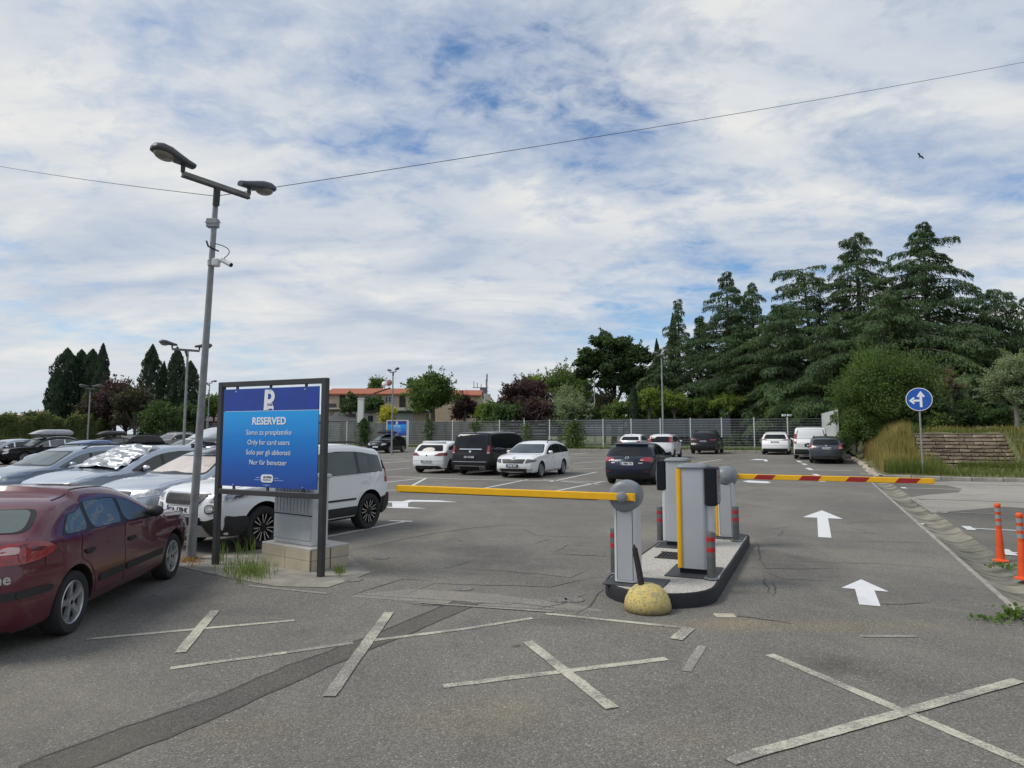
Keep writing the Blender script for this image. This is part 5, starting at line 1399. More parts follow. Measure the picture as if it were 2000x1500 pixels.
m = MB(); m.lathe([(.225, 0), (.24, .02), (.24, .05), (.225, .12), (.19, .19), (.13, .245), (.06, .27), (0.01, .275)], 36)
o = m.build("stone_dome", MATS['dome'], None, 60); o.location = at(1265, 1192) ; tag(o, "weathered yellow concrete half sphere at the tip of the island", "bollard")
m = MB(); m.tube([(0, 0, .10), (-.035, .02, .36), (-.075, .05, .60)], [.032, .034, .03], 6); m.tube([(-.075, .05, .60), (-.079, .052, .64)], [.02, .006], 6)
o = m.build("steel_stake", simple('rust', (.035, .028, .026), .85, .2, var=.35, scale=25), None, 40); q_ = at(1257, 1168, .13); o.location = (q_.x, q_.y, .02); tag(o, "leaning dark rusty steel stake behind the yellow dome", "stake")

# ------------------------------------------------------------------ information sign
def info_sign(label, full=True):
    t = thing("information_sign", label, "sign", group="blue information signs")
    W_ = 1.86; FR = MATS['frame_grey'] if full else MATS['fence_white']
    for x in (-W_ / 2, W_ / 2):
        m = MB(); m.box((x, 0, 1.26), (.075, .075, 2.52), 0, None, .004); m.build("post", FR, t)
    for z in (2.485, 1.005):
        m = MB(); m.box((0, 0, z), (W_ - .078, .07, .07), 0, None, .004); m.build("cross_rail", FR, t)
    z0, z1, zs = 1.085, 2.415, 2.105; bw = W_ - .155
    tt = NT('sign_gradient'); gg = tt.n.new("ShaderNodeSeparateXYZ"); tt.l.new(tt.tc.outputs['Object'], gg.inputs[0])
    f = tt.ramp(tt.math('DIVIDE', tt.math('SUBTRACT', gg.outputs[2], z0), zs - z0), [(0.0, (.010, .055, .31)), (.3, (.006, .11, .46)), (.72, (.0, .24, .70)), (1.0, (.0, .35, .82))])
    tt.set(col=f, rough=.35, coat=.3); grad = tt.m
    m = MB(); m.box((0, -.022, (z0 + zs) / 2), (bw, .012, zs - z0), 0); pnl = m.build("sign_panel", grad, t)
    m = MB(); m.box((0, -.024, (zs + z1) / 2 + .002), (bw, .014, z1 - zs - .004), 0); hd_ = m.build("header_panel", simple('sign_navy', (.016, .055, .32), .35, var=.08), t)
    WHT = simple('sign_white', (.80, .82, .85), .4, var=.03)
    def wr(s, size, z, par, bold=0.0, x=0.0, mat=None, yoff=-.0305):
        return link("lettering", text_mesh(s, size, mat or WHT, bold), par, T(x, yoff, z) @ RX(R(90)))
    # the P with a little car in its foot
    P_ = MB()
    zb_, x0 = zs + .012, -.10
    st = [(x0, zb_), (x0 + .065, zb_), (x0 + .075, zb_ + .275), (x0 + .014, zb_ + .275)]
    P_.add([(x, -.033, z) for x, z in st], [(0, 1, 2, 3)])
    arc = []
    for k in range(13):
        a = R(-90 + 180 * k / 12); arc.append((math.cos(a), math.sin(a)))
    zc_, ro, ri = zb_ + .182, .093, .038
    out_ = [(x0 + .07, zc_ - ro)] + [(x0 + .10 + ro * c_, zc_ + ro * s_) for c_, s_ in arc] + [(x0 + .076, zc_ + ro)]
    in_ = [(x0 + .07, zc_ - ri)] + [(x0 + .095 + ri * c_, zc_ + ri * s_) for c_, s_ in arc] + [(x0 + .076, zc_ + ri)]
    vs_ = [(x, -.0335, z) for x, z in out_ + in_]; n_ = len(out_)
    P_.add(vs_, [(i, i + 1, n_ + i + 1, n_ + i) for i in range(n_ - 1)])
    cxx = x0 + .125
    def cq(pts): P_.add([(cxx + x, -.0335, zb_ + z) for x, z in pts], [tuple(range(len(pts)))])
    cq([(-.055, .0), (-.035, .0), (-.035, .018), (-.055, .018)]); cq([(.035, .0), (.055, .0), (.055, .018), (.035, .018)])
    cq([(-.055, .018), (.055, .018), (.055, .048), (.040, .056), (-.040, .056), (-.055, .048)]); cq([(-.036, .076), (.036, .076), (.030, .086), (-.030, .086)]); cq([(-.043, .056), (-.036, .056), (-.029, .076), (-.036, .076)]); cq([(.036, .056), (.043, .056), (.036, .076), (.029, .076)])
    P_.build("parking_symbol", WHT, hd_)
    wr("RESERVED", .135, 1.965, pnl, .0035)
    for i, s in enumerate(["Samo za pretplatnike", "Only for card users", "Solo per gli abbonati", "Nur für benutzer"]): wr(s, .096, 1.815 - i * .134, pnl, -.0005)
    m = MB(); m.prism([(x, z) for x, z in rrect(.215, .105, .04)], -.003, .003, 0, T(0, -.031, 1.205) @ RX(R(90))); m.build("logo_badge", WHT, pnl)
    gi = simple('logo_ink', (.06, .075, .06), .5); gi2 = simple('logo_ink_pale', (.30, .36, .42), .5)
    wr("ZA ISTRA", .036, 1.222, pnl, .001, .012, gi, -.0355); wr("PARKING", .034, 1.186, pnl, 0, 0, gi2, -.0355)
    LB = simple('print_pale_blue', (.25, .38, .70), .5)
    for x, z, w in ((-.165, 1.213, .07), (-.175, 1.183, .10), (.165, 1.213, .08), (.205, 1.183, .16), (0, 1.118, .13)):
        m = MB(); m.box((x, -.0295, z), (w, .003, .009), 0); m.build("small_print", LB, pnl)
    for z, zz in ((2.425, 1), (1.06, -1)):
        for x in (-.62, 0, .62):
            m = MB(); m.box((x, -.012, z), (.035, .02, .055), 0); m.build("clip", MATS['frame_grey'], t)
            m = MB(); m.lathe([(.011, 0), (.008, .006)], 8, 0, T(x, -.0325, z - zz * .045) @ RX(R(90))); m.build("screw", MATS['chrome'], t)
    return t
sg1 = info_sign("blue RESERVED parking sign in a dark frame beside the tall lamp post")
pL, pR = at(420, 1103), at(627, 1127)
c = (pL + pR) / 2; d = pR - pL
sg1.location = (c.x, c.y, 0); sg1.rotation_euler = (0, 0, math.atan2(d.y, d.x))
sg2 = info_sign("small far blue parking sign against the wire fence behind the black hatchback", False)
q = atd(775, 870, 64.2); sg2.location = (q.x, q.y, .55); sg2.rotation_euler = (0, 0, LOTROT + R(8)); sg2.scale = (1.12, 1, 1.0)

# cable cabinet on its tiled plinth behind the sign
cabt = thing("cable_cabinet", "pale grey ribbed cable cabinet on a beige tiled plinth behind the sign", "cabinet")
f0, f1, sd_ = at(512, 1100), at(606, 1118), at(658, 1103)
ang = math.atan2(f1.y - f0.y, f1.x - f0.x); wid = (f1 - f0).length; dep = .62
cabt.location = (f0.x, f0.y, 0); cabt.rotation_euler = (0, 0, ang)
TILE = simple('beige_tile', (.42, .37, .28), .6, var=.14, scale=3); TILE2 = simple('beige_top', (.46, .44, .40), .7, var=.1)
m = MB(); m.box((wid / 2, dep / 2, .135), (wid - .03, dep - .03, .27), 0); m.build("plinth", simple('tile_joint', (.20, .18, .15), .9), cabt)
for i in range(2):
    for j in range(2):
        for sgn in (0, 1):
            m = MB(); m.box((wid * (i + .5) / 2, dep * sgn + (.006 if sgn else -.006), .07 + .135 * j), (wid / 2 - .006, .02, .13), 0, None, .003); m.build("tile", TILE, cabt)
            m = MB(); m.box((wid * sgn + (.006 if sgn else -.006), dep * (i + .5) / 2, .07 + .135 * j), (.02, dep / 2 - .02, .13), 0, None, .003); m.build("tile", TILE, cabt)
m = MB(); m.box((wid / 2, dep / 2, .285), (wid + .02, dep + .02, .03), 0, None, .006); m.build("cap_slab", TILE2, cabt)
CW, CD = wid * .80, .27; x0, y0 = wid * .06 + .03, .10
PAL = simple('grp_grey', (.50, .52, .53), .55, var=.05)
m = MB(); m.box((x0 + CW / 2, y0 + CD / 2, .30 + .45), (CW, CD, .90), 0, None, .012); m.build("cabinet_body", PAL, cabt)
m = MB(); m.box((x0 + CW / 2, y0 + CD / 2, 1.22), (CW + .06, CD + .06, .06), 0, None, .015); m.build("cabinet_roof", PAL, cabt)
for k in range(11):
    m = MB(); m.box((x0 + CW * (k + .6) / 11.2, y0 - .006, .945), (CW / 11.2 - .022, .014, .42), 0, None, .004); m.build("door_rib", PAL, cabt)
m = MB(); m.box((x0 + CW / 2, y0 - .005, .52), (CW - .04, .012, .30), 0, None, .004); m.box((x0 + CW / 2, y0 - .012, .56), (CW - .10, .008, .014), 0); m.build("lower_door", PAL, cabt)
m = MB(); m.box((x0 + CW / 2, y0 - .003, .70), (CW - .01, .01, .012), 0); m.build("door_gap", MATS['seam'], cabt)
m = MB(); m.box((x0 + CW + .012, y0 + .12, .84), (.03, .03, .10), 0); m.build("lock", MATS['black_plastic'], cabt)

# ------------------------------------------------------------------ lamp posts
def lamp_head(parent, pos, yaw, tilt, s=1.0, mat=None):
    """street lantern, neck at the origin, reaching along +x"""
    Mx = Matrix.Translation(pos) @ RZ(yaw) @ RY(-tilt) @ Matrix.Scale(s, 4)
    hm = simple('lantern_grey', (.065, .068, .078), .45, var=.12) if mat is None else mat
    m = MB(); rings = []
    for x, w, zt, zb_ in [(-.02, .075, .05, -.04), (.10, .085, .065, -.05), (.28, .12, .10, -.06), (.42, .155, .125, -.055), (.55, .16, .12, -.045), (.64, .12, .085, -.035), (.675, .05, .03, -.02)]:
        rings.append([(x, w * math.cos(a), (zt if math.sin(a) > 0 else -zb_ * 1.0) * math.copysign(abs(math.sin(a)) ** .8, math.sin(a))) for a in [2 * math.pi * k / 16 for k in range(16)]])
    m.rings(rings, True, True, 0); h = m.build("lamp_head", hm, parent, 40); h.matrix_local = Mx
    m = MB(); m.ball((.47, 0, -.035), (.165, .125, .085), 16, 8); g = m.build("glass_bowl", simple('bowl_glass', (.20, .185, .15), .25, var=.12, coat=.4), h, 60)
    return h
def lamp_post(label, base, height, heads, hs=1.0, rad=(.07, .045), lean=(0, 0), arm=True, group="parking lot lamp posts"):
    t = thing("lamp_post", label, "lamp post", base, 0, group)
    top = Vector((lean[0], lean[1], height))
    m = MB(); m.tube([(0, 0, -.05), tuple(top * .5), tuple(top)], [rad[0], (rad[0] + rad[1]) / 2, rad[1]], 14); m.build("pole", MATS['galvanised'], t, 50)
    m = MB(); m.tube([(0, 0, -.02), (lean[0] * .06, lean[1] * .06, .36)], rad[0] * 1.12, 14); m.tube([(0, 0, -.03), (0, 0, .02)], rad[0] * 1.5, 14); m.build("base_sleeve", MATS['galvanised'], t, 50)
    ends = [Vector(e) for e in heads]
    AR = simple('arm_grey', (.20, .20, .17), .6, .3, var=.2); DKA = simple('arm_dark', (.045, .047, .05), .6)
    d = ends[1] - ends[0]; yaw = math.atan2(d.y, d.x); L_ = d.length; c = (ends[0] + ends[1]) / 2
    m = MB(); Mx = Matrix.Translation(c) @ RZ(yaw) @ RY(-math.atan2(d.z, math.hypot(d.x, d.y)))
    m.box((0, 0, 0), (L_, .07 * hs, .07 * hs), 0, Mx); m.box((0, 0, -.043 * hs), (L_ + .01, .075 * hs, .022 * hs), 1, Mx); m.build("cross_arm", [AR, DKA], t)
    m = MB(); m.tube([tuple(top - Vector((0, 0, .22))), tuple(c - Vector((0, 0, .04)))], rad[1] * 1.3, 12); m.build("collar", DKA, t, 50)
    for e, sg in ((ends[0], -1), (ends[1], 1)):
        m = MB(); m.tube([tuple(e + Vector((0, 0, .02))), tuple(e + Vector((0, 0, .14 * hs)))], .035 * hs, 8); m.build("neck", DKA, t)
        u_ = d.normalized() * sg
        lamp_head(t, e + Vector((0, 0, .17 * hs)) - u_ * .16 * hs, yaw if sg > 0 else yaw + math.pi, R(7), hs)
    return t
bp = at(372, 1092)
e0, e1 = at(357, 339, 5.30), at(486, 383, 5.30); tp_ = at(423, 372, 5.24)
lp = lamp_post("tall grey lamp post with two lanterns beside the blue sign, nearest lamp", bp, 5.24, [e0 - bp, e1 - bp], .86, (.062, .036), ((tp_ - bp).x, (tp_ - bp).y))
# what hangs on it
def on_pole(z): return bp + (tp_ - bp) * (z / 5.24) + Vector((0, 0, z - (tp_ - bp).z * (z / 5.24)))
pz = on_pole(4.22)
m = MB(); m.tube([tuple(pz + Vector((0, 0, -.05))), tuple(pz + Vector((0, 0, .05)))], .052, 12)
cct = thing("security_camera", "white security camera on a bracket halfway up the near lamp post", "camera"); cct.location = pz; cct.scale = (.78, .78, .78)
m = MB(); m.tube([(0, 0, -.05), (0, 0, .05)], .066, 12); m.tube([(0, 0, .03), (0, 0, .045)], .070, 12); m.build("clamp", MATS['galvanised'], cct, 40)
WHP = simple('camera_white', (.62, .64, .66), .45, var=.05)
m = MB(); m.box((.10, -.03, 0), (.12, .13, .15), 0, None, .02); m.build("junction_box", WHP, cct, 40)
m = MB(); m.tube([(.16, -.03, .02), (.21, -.03, .03)], .02, 8); m.build("bracket", WHP, cct, 40)
m = MB(); m.tube([(.20, -.04, .05), (.40, -.10, -.06)], .042, 14); m.build("camera_body", WHP, cct, 40)
m = MB(); m.tube([(.398, -.099, -.059), (.412, -.103, -.067)], .036, 14); m.build("lens", BLKM, cct, 40)
pz2 = on_pole(5.24 - .42)
m = MB(); m.box((-.02, 0, 0), (.16, .10, .13), 0, None, .01); m.box((-.02, -.052, 0), (.17, .012, .02), 0); m.box((.06, -.03, 0), (.10, .01, .01), 0)
o = m.build("mounting_clamp", MATS['galvanised']); o.location = on_pole(4.78); tag(o, "galvanised bracket clamped on the near lamp post below its arm", "bracket")
m = MB(); q0 = on_pole(4.50); q1 = pz
pts = []
for k in range(15):
    s_ = k / 14; pts.append(tuple(q0.lerp(q1 + Vector((.20, -.04, .05)), s_) + Vector((.17 * math.sin(math.pi * min(1, s_ * 1.05)) ** .8, -.06 * math.sin(math.pi * s_), 0))))
m.tube(pts, .006, 5); m.tube([tuple(q0 + Vector((-.07, -.05, .02))), tuple(q0 + Vector((-.04, -.05, -.06))), tuple(q0 + Vector((.04, -.05, -.10))), tuple(q0 + Vector((.11, -.05, -.13)))], .012, 6)
o = m.build("cable", BLKM, None, 60); tag(o, "thin black cable looping down the near lamp post to the camera", "cable")
def lamp2(label, u, vb, vt, Y, arm_px, hs=1.0, arm_dy=.2, rad=(.06, .045)):
    p0 = atd(u[0], vb, Y); p1 = atd(u[1], vt, Y)
    base = Vector((p0.x, Y, zg(p0.x, Y))); h = p1.z - base.z
    w = arm_px * Y / F_PX / 2
    e = [Vector((p1.x - p0.x - w, arm_dy, h + .06)), Vector((p1.x - p0.x + w, -arm_dy, h + .06))]
    return lamp_post(label, base, h, e, hs, rad, (0, 0))
lamp2("lamp post with two lanterns standing behind the near lamp post", (357, 363), 905, 686, 28.5, 38, 1.0, -.35)
lamp2("lamp post in front of the cypress trees at far left", (170, 176), 875, 760, 52, 14, .9, -.1)
lamp2("lamp post rising behind the black hatchback with roof luggage", (765, 768), 888, 728, 53, 15, .85, .45, (.075, .05))
lamp2("tall lamp post behind the small white car near the wire fence", (1296, 1291), 889, 694, 50, 10, .9, .5, (.08, .05))
lamp2("distant lamp post mostly hidden behind the near lamp post", (404, 403), 880, 749, 66, 20, .8, -.2)
# floodlight on the fence, street lamp beyond the fence
fl = thing("floodlight", "pair of small floodlights on a fence post left of the white van", "floodlight"); q = atd(1537, 818, 54.5); fl.location = q
m = MB(); m.box((0, 0, -.1), (.06, .06, .5), 0); m.build("mast", MATS['fence_white'], fl)
for sx in (-1, 1):
    m = MB(); m.box((sx * .22, -.08, .25), (.36, .18, .20), 0, RX(R(-25)), .02); m.build("lamp_head", MATS['alloy'], fl)
sl = thing("street_lamp", "slim curved street lamp among the trees beyond the fence", "street lamp"); q = atd(1162, 850, 82); sl.location = (q.x, q.y, .4)
m = MB(); zt_ = atd(1162, 738, 82).z; m.tube([(0, 0, 0), (0, 0, zt_ - .5), (.15, 0, zt_ - .1), (.5, 0, zt_)], [.07, .055, .05, .045], 8); m.build("pole", MATS['galvanised'], sl, 50)
m = MB(); m.ball((.75, 0, zt_), (.3, .12, .06), 10, 6); m.build("lamp_head", MATS['alloy'], sl, 50)

# ------------------------------------------------------------------ road sign, delineators, wire, litter, bird
rs = thing("road_sign", "round blue sign with white straight on and left arrows on a steel pole", "road sign")
pb = at(1803, 925, bank_z(35.1, 4.23) * .6); pb.z = bank_z(35.1, 4.23) - .05; rs.location = pb; rs.rotation_euler = (0, 0, R(-31))
Dz = atd(1797, 780, pb.y).z - pb.z
m = MB(); m.tube([(.0, 0, -.2), (0, 0, Dz + .3)], .036, 12); m.build("pole", MATS['galvanised'], rs, 50)
SB = simple('sign_blue', (.012, .09, .42), .35, var=.05); SW = simple('sign_white', (.8, .82, .85))
m = MB(); m.lathe([(.475, -.01), (.475, .01)], 40, 0, T(0, -.05, Dz) @ RX(R(90))); m.build("disc", SW, rs, 40)
m = MB(); m.lathe([(.45, .010), (.45, .013)], 40, 0, T(0, -.05, Dz) @ RX(R(90))); m.build("blue_face", SB, rs, 40)
m = MB()
def tri(pts): m.add([(x, -.066, Dz + z) for x, z in pts], [tuple(range(len(pts)))])
tri([(.02, -.32), (.11, -.32), (.11, .18), (.02, .18)]); tri([(-.08, .12), (-.02, .08), (.065, .20), (.065, .34)]); tri([(.065, .34), (.065, .20), (.15, .08), (.21, .12)])
tri([(-.22, -.09), (.02, -.09), (.02, -.01), (-.22, -.01)]); tri([(-.36, -.05), (-.25, -.05), (-.15, .05), (-.19, .10)]); tri([(-.19, -.20), (-.15, -.15), (-.25, -.05), (-.36, -.05)])
m.build("arrows", SW, rs)
ORG = simple('delineator_orange', (.72, .085, .012), .5, var=.12); REF = simple('reflective_grey', (.28, .27, .28), .4, var=.1)
d0 = None
for i, (u, v, lb) in enumerate([(1955, 1096, "orange plastic delineator post with grey bands beside the gutter"), (1999, 1131, "orange delineator post cut by the right frame edge")]):
    if i == 0:
        d0 = thing("delineator_post", lb, "delineator post", at(u, v), 0, "orange delineator posts")
        m = MB(); m.lathe([(.10, 0), (.10, .014), (.06, .03)], 24); m.build("foot", ORG, d0, 40)
        pr = []
        for k in range(16): pr += [(.058 - .0012 * k, .03 + k * .026), (.052 - .0012 * k, .043 + k * .026)]
        m = MB(); m.lathe(pr + [(.036, .46), (.036, .76), (.039, .765), (.039, .80), (.025, .812)], 20); m.build("post", ORG, d0, 50)
        for z0_, z1_ in ((.50, .555), (.595, .65), (.69, .745)):
            m = MB(); m.lathe([(.0375, z0_), (.0375, z1_)], 20, 0, None, False, False); m.build("grey_band", REF, d0, 50)
    else:
        t = copy_tree(d0); t.location = at(u, v); t['label'] = lb
wm_ = MB()
A_, B_ = atd(-260, 262, 26), on_pole(5.16)
C_ = atd(2120, 98, 17)
def wire(p, q, sag): return [tuple(p.lerp(q, k / 24) - Vector((0, 0, sag * 4 * (k / 24) * (1 - k / 24)))) for k in range(25)]
WB = simple('wire_black', (.06, .062, .07), .6)
m = MB(); m.tube(wire(A_, B_, .22), .0055, 5); o = m.build("overhead_wire", WB, None, 60); tag(o, "thin overhead wire running left from the near lamp post", "wire", "overhead wires")
m = MB(); m.tube(wire(B_, C_, .10), .0055, 5); o = m.build("overhead_wire", WB, None, 60); tag(o, "thin overhead wire rising across the sky right of the near lamp post", "wire", "overhead wires")
bd_ = MB()
bd_.tube([(-.28, 0, .0), (-.1, 0, .01), (.12, 0, .0), (.30, 0, -.03)], [.015, .06, .055, .012], 8)
for s_ in (-1, 1):
    bd_.add([(-.06, .03 * s_, .03), (.12, .03 * s_, .03), (.10, .34 * s_, .20), (-.10, .32 * s_, .20), (.02, .72 * s_, .10), (-.10, .66 * s_, .12), (-.06, .03 * s_, .015), (.12, .03 * s_, .015), (.10, .34 * s_, .185), (-.10, .32 * s_, .185), (.02, .72 * s_, .09), (-.10, .66 * s_, .11)], [(0, 1, 2, 3), (3, 2, 4, 5), (6, 9, 8, 7), (9, 11, 10, 8)])
o = bd_.build("bird", simple('bird_dark', (.05, .06, .07), .8), None, 40); o.scale = (.7, .7, .7); o.location = atd(1798, 306, 58); o.rotation_euler = (R(20), R(10), R(125)); tag(o, "small dark bird flying in the sky at upper right", "bird")
pap = MB()
for k in range(5): pass
pap.add([(-.10, -.05, .01), (.0, -.06, .035), (.11, -.04, .012), (.10, .05, .02), (.0, .06, .045), (-.11, .04, .02), (-.10, -.05, .006), (.0, -.06, .03), (.11, -.04, .008), (.10, .05, .016), (.0, .06, .04), (-.11, .04, .016)], [(0, 1, 4, 5), (1, 2, 3, 4), (6, 11, 10, 7), (7, 10, 9, 8)])
o = pap.build("paper_scrap", MATS['white_paint']); o.location = at(1801, 1026, -.05); o.rotation_euler = (0, 0, .4); tag(o, "crumpled white scrap of paper lying in the gutter", "litter")
# ------------------------------------------------------------------ trees and plants: real leaf-sized faces, made with numpy
NP = np.random.default_rng(11)
def quads(c, ax, nr, ln, wd, bend=0.0):
    """one leaf per row: centre c, long axis ax, approximate normal nr"""
    ax = ax / (np.linalg.norm(ax, axis=1, keepdims=True) + 1e-9)
    s = np.cross(nr, ax); s /= (np.linalg.norm(s, axis=1, keepdims=True) + 1e-9)
    ln = np.asarray(ln).reshape(-1, 1) * np.ones((len(c), 1)); wd = np.asarray(wd).reshape(-1, 1) * np.ones((len(c), 1))
    v = np.stack([c - ax * ln / 2, c + s * wd / 2 + ax * ln * .05, c + ax * ln / 2, c - s * wd / 2 + ax * ln * .05], 1)
    return v.reshape(-1, 3)
def leaf_mesh(name, V, mat):
    n = len(V) // 4
    me = bpy.data.meshes.new(name)
    me.vertices.add(n * 4); me.vertices.foreach_set('co', V.astype(np.float32).ravel())
    me.loops.add(n * 4); me.loops.foreach_set('vertex_index', np.arange(n * 4, dtype=np.int32))
    me.polygons.add(n); me.polygons.foreach_set('loop_start', np.arange(0, n * 4, 4, dtype=np.int32))
    me.update(calc_edges=True); me.materials.append(mat)
    return me
def unit(n):
    v = NP.normal(size=(n, 3)); return v / np.linalg.norm(v, axis=1, keepdims=True)
BARK = simple('bark', (.085, .07, .055), .95, var=.35, scale=6, bump=.5)
BARKG = simple('bark_grey', (.15, .14, .125), .95, var=.3, scale=6, bump=.5)

CEDAR = leafmat('cedar_needles', (.020, .036, .017), (.070, .110, .046), .22, .16)
CEDAR2 = leafmat('cedar_needles_dark', (.016, .031, .016), (.056, .092, .040), .22, .16)
def cedar(h, r, dens=1.0, lo=.06, shape=.8, flat=0.0, seed=0, lean=0.0):
    """trunk MB and leaf vertices of a layered cedar with drooping sprays"""
    rg = np.random.default_rng(seed)
    tr = MB(); tr.tube([(0, 0, -.6), (lean * .02 * h, 0, h * .35), (lean * .05 * h, 0, h * .7), (lean * .08 * h, 0, h * .985)], [.035 * h ** .9 * .6, .45 * .035 * h, .22 * .035 * h, .03], 9)
    out = []
    nb = int(46 * dens + h * 2.6)
    for i in range(nb):
        t = lo + (1 - lo) * ((i + rg.uniform(0, .9)) / nb) ** .92
        z0 = t * h * .985
        prof = (1 - t) ** shape if t > .25 else (.80 + .2 * t / .25) * (.75 ** shape)
        if flat: prof = max(prof, flat * (1 if t > .6 else 0) * (1 - (t - .6) * .9))
        L = max(.5, r * 1.22 * prof * rg.choice([rg.uniform(.35, .75), rg.uniform(.8, 1.1), rg.uniform(1.0, 1.38)]))
        a = i * 2.399 + rg.uniform(-.5, .5)
        d = np.array([math.cos(a), math.sin(a), 0]); sd_ = np.array([-d[1], d[0], 0])
        up = rg.uniform(.14, .36) if t < .82 else rg.uniform(.2, .5); dr = rg.uniform(.28, .50)
        o = np.array([lean * .08 * h * t, 0, z0])
        P = lambda s: o[None] + d[None] * (L * s)[:, None] + np.array([0, 0, 1])[None] * (L * (up * s - dr * s ** 2.2))[:, None]
        ss = np.linspace(0, 1, 5); pts = P(ss)
        tr.tube([tuple(p) for p in pts], [.02 + .013 * L, .015 + .009 * L, .012 + .006 * L, .02, .008], 4)
        n = int((56 + 82 * L) * dens)
        n = int(n * (1.2 - .75 * t))
        s = rg.uniform(.12, 1.03, n) ** .85
        wl = (.20 + .40 * L * (1.05 - s)) * np.clip(s * 4, .3, 1)
        q = rg.uniform(-1, 1, n); q = np.sign(q) * np.abs(q) ** .8
        c = P(s) + sd_[None] * (wl * q)[:, None]
        c[:, 2] += -.34 * np.abs(q) ** 1.6 * wl + rg.normal(0, .05, n) - rg.exponential(.10, n)
        ax = sd_[None] * np.sign(q)[:, None] * (.75) + d[None] * .75 + rg.normal(0, .28, (n, 3)); ax[:, 2] += -.28 - .55 * np.abs(q) - .25 * s
        nr = np.tile([0, 0, 1.0], (n, 1)) + rg.normal(0, .45, (n, 3))
        out.append(quads(c, ax, nr, rg.uniform(.22, .52, n), rg.uniform(.05, .13, n)))
        # hanging fringe under the outer half
        n2 = int(n * .45); s = rg.uniform(.35, 1.02, n2); wl = (.16 + .36 * L * (1.05 - s)); q = rg.uniform(-1, 1, n2)
        c = P(s) + sd_[None] * (wl * q)[:, None]; c[:, 2] += -.34 * np.abs(q) ** 1.6 * wl - rg.uniform(.05, .45, n2)
        ax = np.tile([0, 0, -1.0], (n2, 1)) + rg.normal(0, .32, (n2, 3)) + d[None] * .25
        out.append(quads(c, ax, unit(n2) * np.array([1, 1, .3]), rg.uniform(.25, .70, n2), rg.uniform(.04, .10, n2)))
    return tr, np.concatenate(out)
def broad(h, rx, rz, zc, n, leaf=.28, clumps=40, seed=0, shell=.62, gaps=.0, trunk=True, stems=1, up=.25, leafw=.6):
    rg = np.random.default_rng(seed)
    tr = MB()
    cc = rg.normal(size=(clumps, 3)); cc /= np.linalg.norm(cc, axis=1, keepdims=True)
    cc[:, 2] = np.where(cc[:, 2] < -.55, -cc[:, 2] * .6, cc[:, 2])
    rad = shell + (1 - shell) * rg.uniform(0, 1, clumps) ** .5
    rad *= rg.uniform(.78, 1.1, clumps)
    cen = cc * rad[:, None] * np.array([rx, rx, rz]) * .84 + np.array([0, 0, zc])
    cr = rg.uniform(.30, .50, clumps) * min(rx, rz) * 1.0
    if trunk:
        tw = .022 * h + .03
        zb_ = max(.3, zc - rz * .55)
        tr.tube([(0, 0, -.3), (.03 * h * .3, 0, zb_ * .5), (0, .02 * h * .3, zb_), (0, 0, zc + rz * .3)], [tw * 1.25, tw, tw * .8, tw * .25], 8)
        for k in range(0, clumps, max(1, clumps // 14)):
            e = cen[k]; m_ = np.array([e[0] * .4, e[1] * .4, zb_ + (e[2] - zb_) * .35])
            tr.tube([(0, 0, zb_ * .9), tuple(m_), tuple(e)], [tw * .55, tw * .3, .02], 5)
    w = cr ** 2; w /= w.sum()
    k = rg.choice(clumps, n, p=w)
    dv = rg.normal(size=(n, 3)); dv /= np.linalg.norm(dv, axis=1, keepdims=True)
    rr = rg.uniform(.25, 1, n) ** .5
    c = cen[k] + dv * (cr[k] * rr)[:, None] * np.array([1, 1, .78])
    nr = dv + np.array([0, 0, up * 2]) + rg.normal(0, .55, (n, 3))
    ax = rg.normal(size=(n, 3)); ax[:, 2] -= .5
    V = quads(c, ax, nr, rg.uniform(.7, 1.3, n) * leaf, rg.uniform(.7, 1.3, n) * leaf * leafw)
    # stray twigs breaking the outline
    n2 = n // 14; k = rg.choice(clumps, n2); dv = cen[k] - np.array([0, 0, zc]); dv /= np.linalg.norm(dv, axis=1, keepdims=True) + 1e-6
    c = cen[k] + dv * (cr[k] * rg.uniform(.9, 1.45, n2))[:, None] + rg.normal(0, .12, (n2, 3)) * leaf * 3
    V2 = quads(c, dv + rg.normal(0, .4, (n2, 3)), unit(n2), rg.uniform(.7, 1.2, n2) * leaf, rg.uniform(.6, 1.1, n2) * leaf * leafw)
    return tr, np.concatenate([V, V2])
def cypress(h, r, n, seed=0, top=.75, leaf=.30, ragged=.12):
    rg = np.random.default_rng(seed)
    tr = MB(); tr.tube([(0, 0, -.2), (0, 0, h * .5), (0, 0, h * .9)], [.16, .11, .03], 7)
    z = rg.uniform(.02, 1, n) ** .9; a = rg.uniform(0, 2 * math.pi, n)
    prof = np.where(z < .25, .80 + .2 * z / .25, np.clip((1 - ((z - .25) / .75) ** (2.6 + top * 5.0)), .02, 1))
    lump = 1 + ragged * np.sin(a * 3 + z * 19 + seed) + ragged * np.sin(a * 5 - z * 31) + .05 * np.sin(z * 70 + a * 2)
    rr = r * prof * lump * rg.uniform(.55, 1.04, n) ** .35
    c = np.stack([rr * np.cos(a), rr * np.sin(a), z * h], 1)
    ax = np.stack([.25 * np.cos(a), .25 * np.sin(a), np.ones(n)], 1) + rg.normal(0, .25, (n, 3))
    nr = np.stack([np.cos(a), np.sin(a), .25 * np.ones(n)], 1) + rg.normal(0, .4, (n, 3))
    return tr, quads(c, ax, nr, rg.uniform(.7, 1.3, n) * leaf, rg.uniform(.6, 1.2, n) * leaf * .5)
def tree(name, label, cat, loc, parts, bark, leafm, group=None, rz=0.0):
    t = thing(name, label, cat, loc, rz, group)
    tr, V = parts
    if tr.v: tr.build("trunk", bark, t, 60)
    c = link("crown", leaf_mesh("crown", V, leafm), t)
    return t
